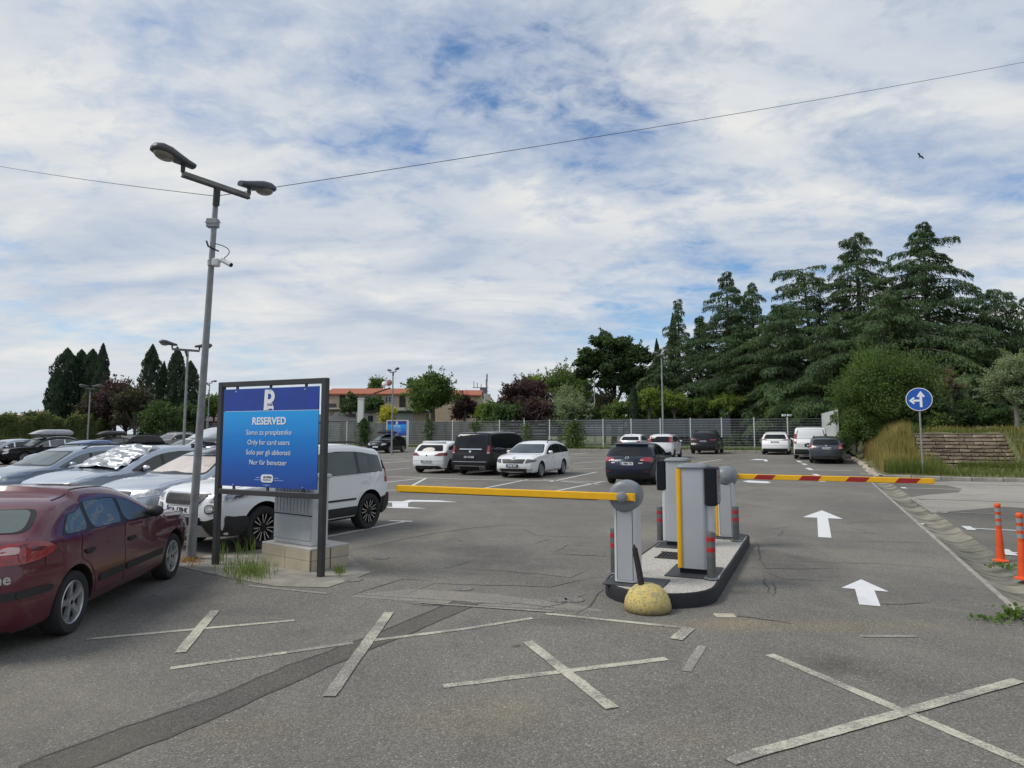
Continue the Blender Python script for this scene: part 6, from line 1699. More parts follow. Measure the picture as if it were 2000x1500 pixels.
def ground_at(u, Y, z): q = atd(u, 850, Y); return Vector((q.x, Y, z))
def hz(u, v, Y, z0): return atd(u, v, Y).z - z0

CG = "cedars on the hill at the right"
# (u, v of the tip, half width in photo px, distance, label)
for i, (u, v, wpx, Y, lb, kw) in enumerate([
        (1825, 428, 205, 60, "tallest cedar with a pointed tip at right, layered drooping branches", dict(shape=.78, dens=1.25)),
        (1690, 448, 135, 66, "tall cedar with a flat feathered top second from the right", dict(shape=.62, dens=1.1, flat=.30)),
        (1598, 517, 150, 68, "broad cedar whose top bends over left of the flat topped cedar", dict(shape=.55, dens=1.1, flat=.35, lean=.6)),
        (1428, 524, 130, 74, "pointed cedar standing left of the bent topped cedar", dict(shape=.80)),
        (1478, 548, 120, 78, "double topped cedar close behind the pointed cedar", dict(shape=.7)),
        (1330, 580, 85, 80, "slender open cedar at the left end of the cedar row", dict(shape=.9, dens=.8)),
        (1372, 612, 85, 77, "shorter cedar between the slender one and the pointed one", dict(shape=.8)),
        (1535, 590, 135, 62, "dense lower cedar in front of the bent topped cedar", dict(shape=.55)),
        (1750, 560, 150, 55, "low spreading cedar below the tallest cedar", dict(shape=.5)),
        (1960, 560, 130, 57, "wide cedar cut by the right frame edge", dict(shape=.55)),
        (2090, 520, 150, 62, "cedar reaching in from beyond the right frame edge", dict(shape=.6)),
        (1640, 620, 120, 57, "small dark cedar behind the leafy bush by the sheet metal screen", dict(shape=.55)),
        (1450, 640, 100, 66, "low dark cedar filling below the pointed cedar", dict(shape=.6)),
        (1880, 640, 120, 52, "low cedar above the dark hedge right of the road sign", dict(shape=.5)),
        (1290, 690, 62, 76, "small cedar behind the tall lamp post by the fence", dict(shape=.7))]):
    z0 = .6 if u < 1480 else 1.6
    b = ground_at(u, Y, z0)
    h = hz(u, v, Y, z0)
    tree("cedar_tree", lb, "tree", b, cedar(h, wpx * Y / F_PX, lo=.05, seed=100 + i, **kw), BARK, CEDAR if i % 3 else CEDAR2, CG, i * 1.3)
CYP = leafmat('cypress_green', (.014, .026, .018), (.038, .062, .036), .8, .06)
for i, (u, v, wpx, Y, lb, top, rag) in enumerate([
        (122, 681, 26, 84, "broad cypress at the left edge of the left cypress group", .55, .18), (150, 684, 24, 86, "cypress second from the left in the left group, blunt topped", .6, .18), (172, 683, 22, 85, "cypress third from the left in the left group", .6, .16), (192, 672, 15, 83, "pointed cypress at the right end of the left group", .25, .10),
        (106, 722, 18, 82, "low cypress shoulder at the far left of the group", .5, .15),
        (290, 674, 21, 86, "thin topped cypress above the dark plum trees", .3, .18), (314, 706, 11, 88, "narrow cypress between two larger ones", .3, .12), (339, 679, 16, 86, "columnar cypress with a rounded top beside the lamp post", .8, .08), (366, 706, 19, 85, "cypress just left of the near lamp post", .5, .10),
        (1319, 612, 12, 82, "thin dark cypress in front of the cedar row", .35, .08), (1286, 662, 10, 84, "small thin cypress left of the cedar row", .3, .1), (1238, 755, 9, 66, "slim young cypress behind the wire fence", .4, .08), (1540, 760, 16, 63, "dark narrow conifer behind the wire fence near the floodlight", .5, .15), (1590, 735, 22, 60, "dark conifer behind the corner of the wire fence", .5, .15)]):
    b = ground_at(u, Y, .4); h = hz(u, v, Y, .4); r = wpx * 1.02 * Y / F_PX
    tree("cypress_tree", lb, "tree", b, cypress(h, r, int(1500 + 460 * h * r ** .5), seed=i, top=top, ragged=rag, leaf=.34 if r > .8 else .24), BARK, CYP, "cypresses")
PLUM = leafmat('plum_leaves', (.022, .012, .016), (.070, .040, .045), .5, .2)
PLUMG = leafmat('dull_dark_leaves', (.020, .022, .016), (.058, .052, .036), .5, .2)
GRN = leafmat('mid_green_leaves', (.026, .048, .014), (.088, .132, .040), .5, .28)
BRIGHT = leafmat('bright_green_leaves', (.050, .080, .016), (.145, .190, .046), .6, .32)
DEEP = leafmat('deep_green_leaves', (.018, .036, .014), (.058, .092, .032), .5, .2)
PINE = leafmat('pine_needles', (.018, .036, .014), (.055, .085, .034), .5, .15)
OLIVE = leafmat('olive_leaves', (.075, .100, .058), (.170, .205, .125), .6, .25)
YELL = leafmat('yellow_leaves', (.16, .16, .02), (.36, .33, .06), .6, .3)
HEDGE = leafmat('hedge_leaves', (.045, .062, .022), (.135, .155, .062), .35, .22)
def bt(label, u, v_top, v_mid, wpx, Y, leafm, n, z0=.4, seed=0, leaf=.3, clumps=36, name="tree", cat="tree", group=None, bark=BARKG, rzf=None, **kw):
    b = ground_at(u, Y, z0); h = hz(u, v_top, Y, z0); zc = hz(u, v_mid, Y, z0); rx = wpx * Y / F_PX; rz_ = rzf or max(.3, h - zc)
    return tree(name, label, cat, b, broad(h, rx, rz_, zc, n, leaf, clumps, seed, **kw), bark, leafm, group)
BUSHG = leafmat('bush_green', (.021, .041, .011), (.082, .125, .035), .8, .2)
# middle distance, left to right
bt("dark purple plum tree between the two cypress groups", 222, 730, 790, 48, 80, PLUM, 7000, seed=1)
bt("brownish dark tree behind the lamp post at left", 262, 752, 805, 42, 78, PLUMG, 6000, seed=2)
bt("dark brown tree at the foot of the left cypress group", 190, 755, 812, 34, 79, PLUMG, 4500, seed=42)
bt("dark green bush beneath the right cypress group", 318, 788, 825, 40, 74, DEEP, 5000, seed=3)
bt("green tree just right of the near lamp post", 416, 768, 795, 26, 90, GRN, 3000, seed=4)
bt("rounded bush in front of the distant red roof at left", 65, 803, 818, 22, 95, DEEP, 1800, seed=5, name="bush", cat="bush")
bt("tree with dense crown behind the long red roof, left of the dish", 733, 733, 755, 16, 120, GRN, 2200, seed=6)
bt("dark small tree rising behind the red roof", 806, 734, 752, 12, 120, DEEP, 1500, seed=7)
bt("large full green tree in front of the house with a visible trunk", 843, 726, 772, 50, 76, GRN, 10000, seed=8, clumps=44, shell=.5)
bt("small dark purple tree in front of the house's right end", 908, 770, 800, 26, 80, PLUM, 3500, seed=9)
bt("yellow flowering shrub in front of the garage", 757, 791, 812, 18, 72, YELL, 2600, seed=10, name="shrub", cat="shrub", leaf=.24)
bt("dark shrub before the house beside the white pillar", 730, 772, 795, 22, 82, DEEP, 2600, seed=11, name="shrub", cat="shrub")
bt("dark shrub at the left end of the house beside the balcony door", 684, 768, 792, 17, 84, DEEP, 2200, seed=12, name="shrub", cat="shrub")
bt("bright green shrub right of the purple tree by the house", 955, 786, 808, 30, 74, BRIGHT, 4000, seed=13, name="shrub", cat="shrub")
bt("purple leaved plum tree with spiky upright crown", 1027, 738, 780, 56, 82, PLUM, 12000, seed=14, clumps=46, shell=.45)
bt("bright green tree top behind the spiky plum tree", 1036, 726, 762, 30, 96, BRIGHT, 4000, seed=15)
bt("mid green tree right of the spiky plum tree", 1092, 713, 760, 46, 100, GRN, 8000, seed=16, clumps=44)
bt("dense grey green tree below the umbrella pine", 1108, 752, 800, 36, 78, OLIVE, 5000, seed=17, leaf=.26)
bt("brown leaved tree behind the slim street lamp", 1180, 760, 795, 28, 84, PLUMG, 3500, seed=18)
bt("light green bush by the fence under the umbrella pine", 1196, 790, 815, 26, 70, GRN, 2800, seed=19, name="bush", cat="bush")
bt("bright young tree left of the tall fence lamp post", 1268, 756, 785, 22, 66, BRIGHT, 3000, seed=20, leaf=.24)
bt("bright young tree right of the tall fence lamp post", 1318, 760, 788, 24, 66, BRIGHT, 3200, seed=21, leaf=.24)
bt("bright low bush behind the screen right of the young trees", 1425, 772, 792, 44, 64, BRIGHT, 4200, seed=22, leaf=.22, name="bush", cat="bush", rzf=1.1)
bt("mid green bush between the young trees and the cedars", 1368, 778, 800, 28, 66, GRN, 2800, seed=23, name="bush", cat="bush")
bt("low dark undergrowth bush beneath the pointed cedar", 1480, 790, 812, 44, 66, DEEP, 3600, seed=24, name="bush", cat="bush")
bt("dark bush beneath the low cedars behind the white crossover", 1535, 780, 812, 46, 60, DEEP, 3600, seed=34, name="bush", cat="bush")
# undergrowth and far trees that close the view between the fence and the sky
UG = [(965, 800, GRN), (992, 806, DEEP), (1022, 800, PLUM), (1052, 798, PLUM), (1078, 790, OLIVE), (1102, 776, OLIVE), (1130, 782, OLIVE), (1150, 790, DEEP), (1172, 795, PLUMG), (1222, 778, GRN), (1246, 782, DEEP), (1282, 786, BRIGHT), (1300, 776, DEEP), (1342, 784, GRN), (1390, 786, DEEP), (1412, 778, DEEP), (1452, 784, GRN), (1500, 776, DEEP), (1560, 770, DEEP), (1588, 775, DEEP), (1612, 760, DEEP)]
UGS = []
NMU = {id(GRN): "mid green", id(DEEP): "dark green", id(PLUM): "purplish", id(OLIVE): "grey green", id(PLUMG): "brownish", id(BRIGHT): "bright green"}
for i, (u, v, lm) in enumerate(UG):
    where = "behind the mottled screen" if u < 1060 else "under the umbrella pine" if u < 1240 else "between the young trees and the tall fence lamp" if u < 1330 else "below the cedars, left of the floodlights" if u < 1530 else "behind the fence's right corner"
    o_ = bt(NMU[id(lm)] + " undergrowth bush " + where, u, v, 812, rnd.uniform(22, 32), rnd.uniform(67, 72), lm, 2600, seed=200 + i, leaf=.26, name="bush", cat="bush", group="undergrowth behind the wire fence", trunk=False, rzf=rnd.uniform(1.9, 2.4) if v < 790 else 1.6, clumps=24)
    UGS.append(o_)
ends_ = {}
for o_ in UGS: ends_.setdefault(o_['label'], []).append(o_)
for l_, os_ in ends_.items():
    for k_, o_ in enumerate(os_):
        if len(os_) == 2: o_['label'] = ("left " if k_ == 0 else "right ") + l_
        elif len(os_) == 3: o_['label'] = ("left " if k_ == 0 else "middle " if k_ == 1 else "right ") + l_
bt("tall pale green tree behind the grey green one, left of the umbrella pine", 1130, 716, 765, 36, 104, GRN, 6000, seed=51, clumps=36)
bt("broad dark tree in the gap right of the umbrella pine", 1262, 715, 770, 34, 98, DEEP, 6000, seed=52, clumps=36)
bt("small dark tree behind the antennas and plum tree", 985, 770, 800, 22, 98, PLUM, 2500, seed=53)
bt("dark tree closing the gap between purple trees at left", 245, 770, 815, 40, 86, PLUMG, 5000, seed=54)
bt("dark tree at the foot of the right cypress group", 345, 760, 812, 34, 90, DEEP, 5000, seed=55)
bt("deep green bush left of the near lamp post above the far cars", 372, 785, 820, 26, 80, DEEP, 3500, seed=56, name="bush", cat="bush", trunk=False)
# umbrella pine
b = ground_at(1198, 86, .4)
tr = MB(); tr.tube([(0, 0, -.3), (.3, 0, 2.6), (.1, .2, 5.2), (.4, 0, 8)], [.40, .34, .28, .15], 9)
vv = []
for k, (du, v_, w_, hh, n_) in enumerate([(0, 678, 50, 1.35, 5200), (-42, 702, 38, 1.1, 3000), (44, 700, 36, 1.2, 3000), (-8, 722, 54, 1.2, 4200), (34, 738, 42, 1.2, 2600), (-50, 730, 26, .8, 1300), (0, 752, 50, 1.2, 2600)]):
    zc = hz(1198 + du, v_, 86, .4); xo = du * 86 / F_PX
    _, V = broad(5, w_ * 1.15 * 86 / F_PX, hh * 1.35, zc, int(n_ * 1.5), .36, 30, 60 + k, shell=.3, trunk=False, up=.5)
    V = V + np.array([xo, NP.uniform(-1.5, 1.5), 0]); vv.append(V)
    tr.tube([(.2, .1, 4.6), (xo * .5, 0, (4.6 + zc) * .5), (xo, 0, zc)], [.2, .13, .04], 6)
tree("umbrella_pine", "umbrella pine with a broad rounded crown in the middle distance", "tree", b, (tr, np.concatenate(vv)), BARK, PINE)
# bushes on the bank at the right
bt("big leafy green bush left of the road sign on the bank", 1735, 678, 770, 96, 40, BUSHG, 46000, 1.3, 70, .115, 80, "bush", "bush", rzf=2.75, shell=.5, stems=3)
bt("low leafy skirt of the big bush facing the dark grey estate", 1690, 775, 830, 50, 40.5, BUSHG, 19000, .7, 81, .115, 36, "bush", "bush", trunk=False, rzf=1.7)
bt("low leafy skirt of the big bush just left of the sign pole", 1765, 765, 815, 48, 39.5, BUSHG, 19000, 1.3, 82, .115, 36, "bush", "bush", trunk=False, rzf=1.6)
bt("dark bush filling behind the dry grass left of the sign", 1725, 800, 845, 48, 42, DEEP, 8000, .9, 83, .18, 32, "bush", "bush", trunk=False, rzf=1.5)
bt("green bush leaning over the sheet metal screen", 1668, 735, 800, 34, 43.5, BUSHG, 11000, .9, 71, .12, 30, "bush", "bush")
bt("small olive coloured bush right of the road sign", 1868, 725, 775, 34, 42, OLIVE, 9000, 1.6, 72, .12, 26, "bush", "bush")
bt("grey green olive tree at the right frame edge", 1988, 690, 752, 52, 34, OLIVE, 22000, 1.7, 73, .10, 44, "tree", "tree", shell=.5)
bt("dark green bush directly behind the road sign pole", 1822, 768, 812, 40, 38, DEEP, 7000, 1.5, 74, .16, 30, "bush", "bush")
bt("dark low bush at the left of the hedge above the stone steps", 1893, 782, 818, 34, 39, DEEP, 6000, 1.7, 75, .15, 28, "bush", "bush", rzf=.95)
bt("dark low bush at the right of the hedge above the stone steps", 1950, 792, 820, 34, 37, DEEP, 5500, 1.7, 76, .15, 28, "bush", "bush", rzf=.8)
bt("yellow green shrub at the foot of the road sign pole", 1838, 812, 836, 22, 37, BRIGHT, 2600, 1.3, 77, .13, 20, "shrub", "shrub", rzf=.6)
bt("brownish bare topped shrub between the big bush and the olive bush", 1862, 715, 760, 16, 41, leafmat('brown_twigs', (.06, .045, .03), (.13, .10, .055), .6, .2), 1500, 1.6, 78, .16, 18, "shrub", "shrub")
# hedge along the left boundary
rg = np.random.default_rng(5)
n = 26000
hl0, hl1 = atd(-220, 840, 60), atd(205, 840, 78)
s = rg.uniform(0, 1, n); th_ = rg.uniform(0, math.pi, n)
hx = hl0.x + (hl1.x - hl0.x) * s; hy = hl0.y + (hl1.y - hl0.y) * s
hh = 3.2 + .35 * np.sin(s * 31) + .3 * np.sin(s * 77 + 1) + .2 * rg.normal(size=n)
zz = hh * np.sin(th_) ** .5 * rg.uniform(.55, 1.0, n) ** .4
yy = np.cos(th_) * 1.5
c = np.stack([hx, hy + yy, .2 + zz], 1)
V = quads(c, rg.normal(size=(n, 3)) + np.array([0, 0, .9]), rg.normal(0, .5, (n, 3)) + np.array([0, -.6, .6]), rg.uniform(.25, .55, n), rg.uniform(.08, .18, n))
o = link("hedge", leaf_mesh("hedge", V, HEDGE)); tag(o, "long rough green hedge along the car park's left boundary", "hedge")
# creepers on the far fence
def creeper(label, u, Y, w, h, n, seed, leafm=DEEP, thick=.25):
    rg = np.random.default_rng(seed); b = ground_at(u, Y, .35)
    z = rg.uniform(0, 1, n); x = rg.normal(0, 1, n) * w * (.55 + .45 * np.sin(z * 5 + seed) ** 2); c = np.stack([x, rg.normal(0, thick, n), z * h * (1 - .12 * np.abs(x) / w)], 1)
    V = quads(c, rg.normal(size=(n, 3)), rg.normal(0, .6, (n, 3)) + np.array([0, -1, .4]), rg.uniform(.14, .30, n), rg.uniform(.09, .2, n))
    o = link("creeper", leaf_mesh("creeper", V, leafm)); o.location = b; tag(o, label, "climbing plant", "creepers on the wire fence")
def fence_y(u):
    k = (u - 1000) / F_PX; return (FENCE_A / AX.y) / (1 + k * AX.x / AX.y) - .25
creeper("dense dark ivy column on the fence left of the far blue sign", 711, fence_y(711), .38, 3.1, 1500, 1)
creeper("leafy green creeper on the fence right of the white estate", 1122, fence_y(1122), .65, 2.7, 1100, 2, GRN)
creeper("sprig of dark creeper over the fence top behind the black people carrier", 930, fence_y(930), .45, 2.9, 500, 3)
creeper("creeper on the fence behind the far blue sign's right edge", 838, fence_y(838), .30, 3.0, 450, 4)
creeper("thin creeper on the fence left of the white estate's roof", 1028, fence_y(1028), .30, 2.6, 300, 5, GRN)

# ------------------------------------------------------------------ grasses and weeds
def blades(name, pts, h, w, mat, seed, droop=.35, heads=False):
    rg = np.random.default_rng(seed); n = len(pts); P = np.array(pts)
    a = rg.uniform(0, 2 * math.pi, n); H = h * rg.uniform(.5, 1.25, n); W = w * rg.uniform(.6, 1.3, n)
    d = np.stack([np.cos(a), np.sin(a), np.zeros(n)], 1); s = np.stack([-np.sin(a), np.cos(a), np.zeros(n)], 1)
    b_ = rg.uniform(.1, 1, n) * droop
    p1 = P + d * (H * b_ * .3)[:, None] + np.array([0, 0, 1]) * (H * .55)[:, None]
    p2 = P + d * (H * b_)[:, None] + np.array([0, 0, 1]) * (H * (1 - b_ * .3))[:, None]
    V = np.stack([P - s * W[:, None] / 2, P + s * W[:, None] / 2, p1 + s * W[:, None] * .4, p1 - s * W[:, None] * .4], 1)
    V2 = np.stack([p1 - s * W[:, None] * .4, p1 + s * W[:, None] * .4, p2 + s * W[:, None] * .1, p2 - s * W[:, None] * .1], 1)
    return leaf_mesh(name, np.concatenate([V, V2], 0).reshape(-1, 3), mat)
DRY = leafmat('dry_grass', (.12, .10, .035), (.25, .20, .085), .9, .3)
GREENG = leafmat('green_grass', (.040, .060, .014), (.115, .135, .042), .8, .3)
def scatter(a0, a1, b0, b1, n, seed, dens=None):
    rg = np.random.default_rng(seed); out = []
    while len(out) < n:
        a, b = rg.uniform(a0, a1), rg.uniform(b0, b1)
        if dens and rg.uniform() > dens(a, b): continue
        if 4.25 < b < 8.0 and 35.4 < a < 39.6: continue
        p = lot(a, b); out.append((p.x, p.y, bank_z(a, b) - .02))
    return out
o = link("dry_grass", blades("dry_grass", scatter(33, 46, 2.5, 4.4, 4200, 1, lambda a, b: min(1, (a - 31.5) / 4) * (1 - .45 * (b - 2.5) / 2)), .85, .022, DRY, 1)); o['kind'] = 'stuff'
o = link("green_grass", blades("green_grass", scatter(32, 46, 2.6, 4.8, 7000, 2), .62, .022, GREENG, 2)); o['kind'] = 'stuff'
o = link("bank_grass", blades("bank_grass", scatter(31.4, 44, 3.6, 22, 26000, 3, lambda a, b: 1 if a > 34.5 else .5), .22, .03, GREENG, 3)); o['kind'] = 'stuff'
gp = []
rg = np.random.default_rng(77)
for k in range(1500):
    b = rg.uniform(5.6, 8.6); a = 35.55 + rg.exponential(.35) * max(.1, (b - 5.2) / 2.2) - .25; p = lot(a, b); gp.append((p.x, p.y, zg(p.x, p.y) + .15 + max(0, a - 35.7) * .46))
o = link("green_grass", blades("green_grass", gp, .40, .02, GREENG, 31)); o['kind'] = 'stuff'
o = link("dry_grass", blades("dry_grass", scatter(33.5, 40, 7.6, 18, 1800, 4), .34, .022, DRY, 4)); o['kind'] = 'stuff'
o = link("dry_grass", blades("dry_grass", scatter(38.8, 42, 4, 12, 900, 14), .34, .022, DRY, 14)); o['kind'] = 'stuff'
rg = np.random.default_rng(8)
pts = []
for k in range(9000):
    b = rg.uniform(-75, 1.2); p = lot(57.85 + rg.exponential(.5), b); pts.append((p.x, p.y, .42))
o = link("verge_grass", blades("verge_grass", pts, .28, .04, GREENG, 6)); o['kind'] = 'stuff'
# weeds at the foot of the sign
pts = []
for k in range(430):
    u = rg.normal(478, 26); v = rg.normal(1119, 9)
    if not (418 < u < 545 and 1092 < v < 1150): continue
    p = at(u, v); pts.append((p.x, p.y, .0))
wd = link("weed_tuft", blades("weed_tuft", pts, .15, .009, leafmat('weed_green', (.045, .075, .016), (.13, .17, .055), 4, .3), 9, 1.1)); tag(wd, "tuft of long green weeds at the foot of the blue sign", "weeds", None, "stuff")
pts = [tuple(at(428 + rg.normal(0, 7), 1096 + rg.normal(0, 5))) for k in range(40)] + [tuple(at(rg.uniform(462, 500), rg.uniform(1078, 1095))) for k in range(40)]
wd = link("weed_tuft", blades("weed_tuft", pts, .30, .007, MATS['weed_green'], 10, .6)); tag(wd, "thin tall weeds by the sign's left post", "weeds", None, "stuff")
pts = [tuple(at(663 + rg.normal(0, 6), 1118 + rg.normal(0, 3))) for k in range(90)]
wd = link("weed_tuft", blades("weed_tuft", pts, .09, .010, MATS['weed_green'], 11, .7)); tag(wd, "small weed patch right of the sign's right post", "weeds", None, "stuff")
pts = [tuple(at(373 + rg.normal(0, 12), 1096 + rg.normal(0, 4))) for k in range(140)]
wd = link("dead_leaves", blades("dead_leaves", pts, .06, .016, leafmat('dead_leaf', (.12, .06, .03), (.28, .17, .09), 5, .2), 12, .9)); wd['kind'] = 'stuff'
def leafy(label, u, v, w, n, seed, hgt=.12):
    rg = np.random.default_rng(seed); b = at(u, v)
    c = np.stack([rg.normal(0, w, n), rg.normal(0, .07, n), np.abs(rg.normal(0, hgt * .6, n)) + .015], 1)
    V = quads(c, rg.normal(size=(n, 3)), rg.normal(0, .5, (n, 3)) + np.array([0, -.3, 1]), rg.uniform(.03, .07, n), rg.uniform(.025, .055, n))
    o = link("weed_tuft", leaf_mesh("weed_tuft", V, leafmat('ivy_weed', (.03, .06, .01), (.09, .14, .035), 3, .25))); o.location = b; tag(o, label, "weeds", None, "stuff")
leafy("leafy green weeds creeping from the gutter at the right frame edge", 1985, 1207, .09, 130, 21, .09)
leafy("small sprigs of weed in the crack left of the gutter", 1940, 1213, .09, 45, 22, .025)
leafy("weed growing behind the nearer orange delineator's foot", 1962, 1110, .10, 60, 23, .05)

# ------------------------------------------------------------------ stone steps let into the bank
stp = thing("stone_steps", "wide flight of rough stone steps climbing the grassy bank behind the road sign", "steps"); stp.rotation_euler = (0, 0, LOTROT)
STN = [simple('step_stone_a', (.25, .195, .135), .92, var=.28, scale=3, bump=.5), simple('step_stone_b', (.17, .135, .10), .92, var=.3, scale=4, bump=.5), simple('step_stone_c', (.31, .25, .18), .92, var=.25, scale=3, bump=.5)]
smesh = []
for k in range(9):
    q = MB(); q.box((0, 0, 0), (1, 1, 1), 0, None, .07); q.v = [(x + rnd.uniform(-.03, .03), y + rnd.uniform(-.05, .05), z + rnd.uniform(-.06, .06)) for x, y, z in q.v]; smesh.append(q.mesh("stone", STN[k % 3]))
nst = 10
z0s = bank_z(35.4, 5.5) + .02
rise = (1.78 - z0s) / nst
core = MB()
for k in range(nst):
    a = 35.7 + k * .32; zt = z0s + rise * (k + 1)
    core.box((6.1, a + .5, zt - .55), (3.5, .9, 1.0), 0)
    x = 4.30 + rnd.uniform(0, .1)
    while x < 7.95:
        w = rnd.uniform(.32, .72); w = min(w, 8.0 - x)
        if w < .15: break
        o = link("stone", rnd.choice(smesh), stp); o.location = (x + w / 2, a + .17 + rnd.uniform(-.025, .025), zt - rise / 2 - .022); o.scale = (w - .010, .40, rise - .05); o.rotation_euler = (rnd.uniform(-.03, .03), rnd.uniform(-.02, .02), rnd.uniform(-.03, .03)); x += w
core.build("backing", simple('step_soil', (.06, .05, .04), .95), stp)
o = link("tread_edge", MB().box((0, 0, 0), (1, 1, 1)).mesh("tread_edge", simple('tread_grey', (.20, .18, .155), .9, var=.3)), stp); o.location = (6.1, 35.7 + 10 * .32 + .15, 1.79); o.scale = (3.8, .5, .05)
# ------------------------------------------------------------------ houses beyond the fence
TERRA = None
def roof_mat(name, col):
    t = NT(name); w = t.n.new("ShaderNodeTexWave"); w.inputs['Scale'].default_value = 2.2; w.bands_direction = 'X'; t.l.new(t.tc.outputs['Object'], w.inputs['Vector'])
    n = t.noise(1.2, 6, .65)
    c = t.mix(n, tuple(x * .75 for x in col), tuple(min(1, x * 1.25) for x in col)); t.set(col=t.mix(t.math('MULTIPLY', w.outputs[1], .35), c, tuple(x * .5 for x in col)), rough=.85); MATS[name] = t.m
    return t.m
TERRA = roof_mat('terracotta', (.36, .115, .06)); TERRA2 = roof_mat('terracotta_dull', (.22, .10, .075)); GREYROOF = roof_mat('grey_roof', (.075, .075, .078))
WALL = simple('house_wall', (.46, .38, .29), .9, var=.14, scale=1.2); WALLP = simple('house_wall_pale', (.52, .49, .44), .9, var=.12, scale=1.2)
WINM = simple('house_glass', (.03, .045, .055), .1); FRM = simple('house_frame', (.60, .62, .62), .6); DARKD = simple('dark_opening', (.03, .03, .032), .8)
def X(u, Y): return atd(u, 800, Y).x
def Z(v, Y): return atd(1000, v, Y).z
hs = thing("house", "long two storey beige house with a terracotta roof beyond the fence", "house")
Y0 = 96.0; hs.location = (0, Y0, 0)
def hbox(nm, u0, u1, v0, v1, mat, y=-.02, d=.06, par=hs, Y=None):
    Yq = Y or Y0
    m = MB(); x0, x1, z0, z1 = X(u0, Yq), X(u1, Yq), Z(v1, Yq), Z(v0, Yq); m.box(((x0 + x1) / 2, y, (z0 + z1) / 2), (x1 - x0, d, z1 - z0), 0); return m.build(nm, mat, par)
def gable(nm, u0, u1, v_eave, v_ridge, mat, y0, y1, over=.4, par=hs, Y=None, thick=.18):
    Yq = Y or Y0; x0, x1, ze, zr = X(u0, Yq), X(u1, Yq), Z(v_eave, Yq), Z(v_ridge, Yq); yc = (y0 + y1) / 2
    m = MB(); m.rings([[(x, y0 - over, ze), (x, yc, zr), (x, y1 + over, ze), (x, y1 + over, ze - thick), (x, yc, zr - thick), (x, y0 - over, ze - thick)] for x in (x0, x1)], True, True, 0); return m.build(nm, mat, par)
zg0 = .2
m = MB(); x0, x1, x2 = X(640, Y0), X(846, Y0), X(938, Y0)
m.box(((x0 + x1) / 2, 4, Z(769, Y0) / 2), (x1 - x0, 8, Z(769, Y0)), 0); m.build("wall", WALL, hs)
m = MB(); m.box(((x1 + x2) / 2 + .02, 4.6, Z(771, Y0) / 2), (x2 - x1, 7.4, Z(771, Y0)), 0); m.build("wall", WALL, hs)
xg = X(938, Y0)
m = MB(); m.rings([[(x, .9, Z(771, Y0)), (x, 4.6, Z(759.5, Y0)), (x, 8.3, Z(771, Y0))] for x in (xg - .25, xg + .01)], True, True, 0); m.build("gable", WALL, hs)
gable("roof", 634, 848, 769, 755, TERRA, 0, 8); gable("roof", 846, 940, 771, 758, TERRA, .9, 8.3)
m = MB(); m.tube([(X(732, Y0), -.42, Z(769, Y0) + .05), (X(751, Y0), 4, Z(755, Y0) + .05)], .10, 6); m.build("roof_valley", MATS['dark_opening'], hs)
for u0, u1, v0, v1, kind in [(663, 674, 772, 798, 'd'), (752, 764, 774, 786, 'w'), (711, 725, 772, 784, 'w'), (780, 792, 772, 796, 'd'), (905, 915, 776, 785, 'w'), (858, 868, 790, 799, 'w'), (877, 884, 786, 796, 'w')]:
    f = hbox("window" if kind == 'w' else "balcony_door", u0, u1, v0, v1, FRM if kind == 'w' else MATS['dark_opening'], -.05 if u0 < 846 else .85, .12)
    if kind == 'w':
        n2 = 2
        for k in range(n2): 
            a0, a1 = u0 + (u1 - u0) * k / n2 + .8, u0 + (u1 - u0) * (k + 1) / n2 - .8
            hbox("pane", a0, a1, v0 + 1, v1 - 1, WINM, -.12 if u0 < 846 else .78, .04, f)
hbox("balcony_rail", 640, 662, 789, 797, simple('rail_dark', (.06, .06, .065), .6), -1.4, .06); hbox("balcony_slab", 640, 677, 797, 800, WALLP, -.8, 1.6); hbox("terrace_wall", 772, 812, 797, 804, WALLP, -1.6, 1.2)
m = MB(); m.rings([[(X(850, Y0) + k, y, Z(822, Y0)), (X(850, Y0) + k, y, Z(792, Y0) - .02 * k * k)] for k in (0,) for y in (0,)], False, False) if False else None
arch = MB(); xa_, xb_ = X(850, Y0), X(897, Y0)
pts = [(xa_, 0), (xa_, Z(795, Y0))] + [(xa_ + (xb_ - xa_) * k / 12, Z(795, Y0) + .9 * math.sin(math.pi * k / 12)) for k in range(1, 12)] + [(xb_, Z(795, Y0)), (xb_, 0)]
arch.prism(pts, 0, .5, 0, T(0, .4, 0) @ RX(R(90))); arch.build("arched_wall", simple('arch_wall', (.50, .39, .28), .9, var=.12), hs)
# dish and aerials
ds = thing("satellite_dish", "white satellite dish on the ridge of the terracotta roof", "satellite dish"); ds.location = (X(741, Y0), Y0 + 3.6, Z(755, Y0))
m = MB(); m.tube([(0, 0, -.3), (0, 0, .5)], .05, 6); m.build("mast", MATS['steel'], ds)
m = MB(); m.lathe([(.02, .12), (.25, .09), (.40, .0), (.41, -.01), (.25, .07), (.02, .10)], 20, 0, T(0, -.1, .62) @ RX(R(80))); m.build("dish", MATS['white_paint'], ds, 60)
ds = thing("satellite_dish", "dull red satellite dish right of the white one on the roof", "satellite dish"); ds.location = (X(748.5, Y0), Y0 + 4.2, Z(755, Y0))
m = MB(); m.tube([(0, 0, -.3), (0, 0, .6)], .05, 6); m.build("mast", MATS['steel'], ds)
m = MB(); m.lathe([(.02, .14), (.30, .10), (.47, .0), (.48, -.01), (.30, .08), (.02, .12)], 20, 0, T(0, -.1, .85) @ RX(R(80))); m.build("dish", simple('dish_red', (.30, .16, .13), .6), ds, 60)
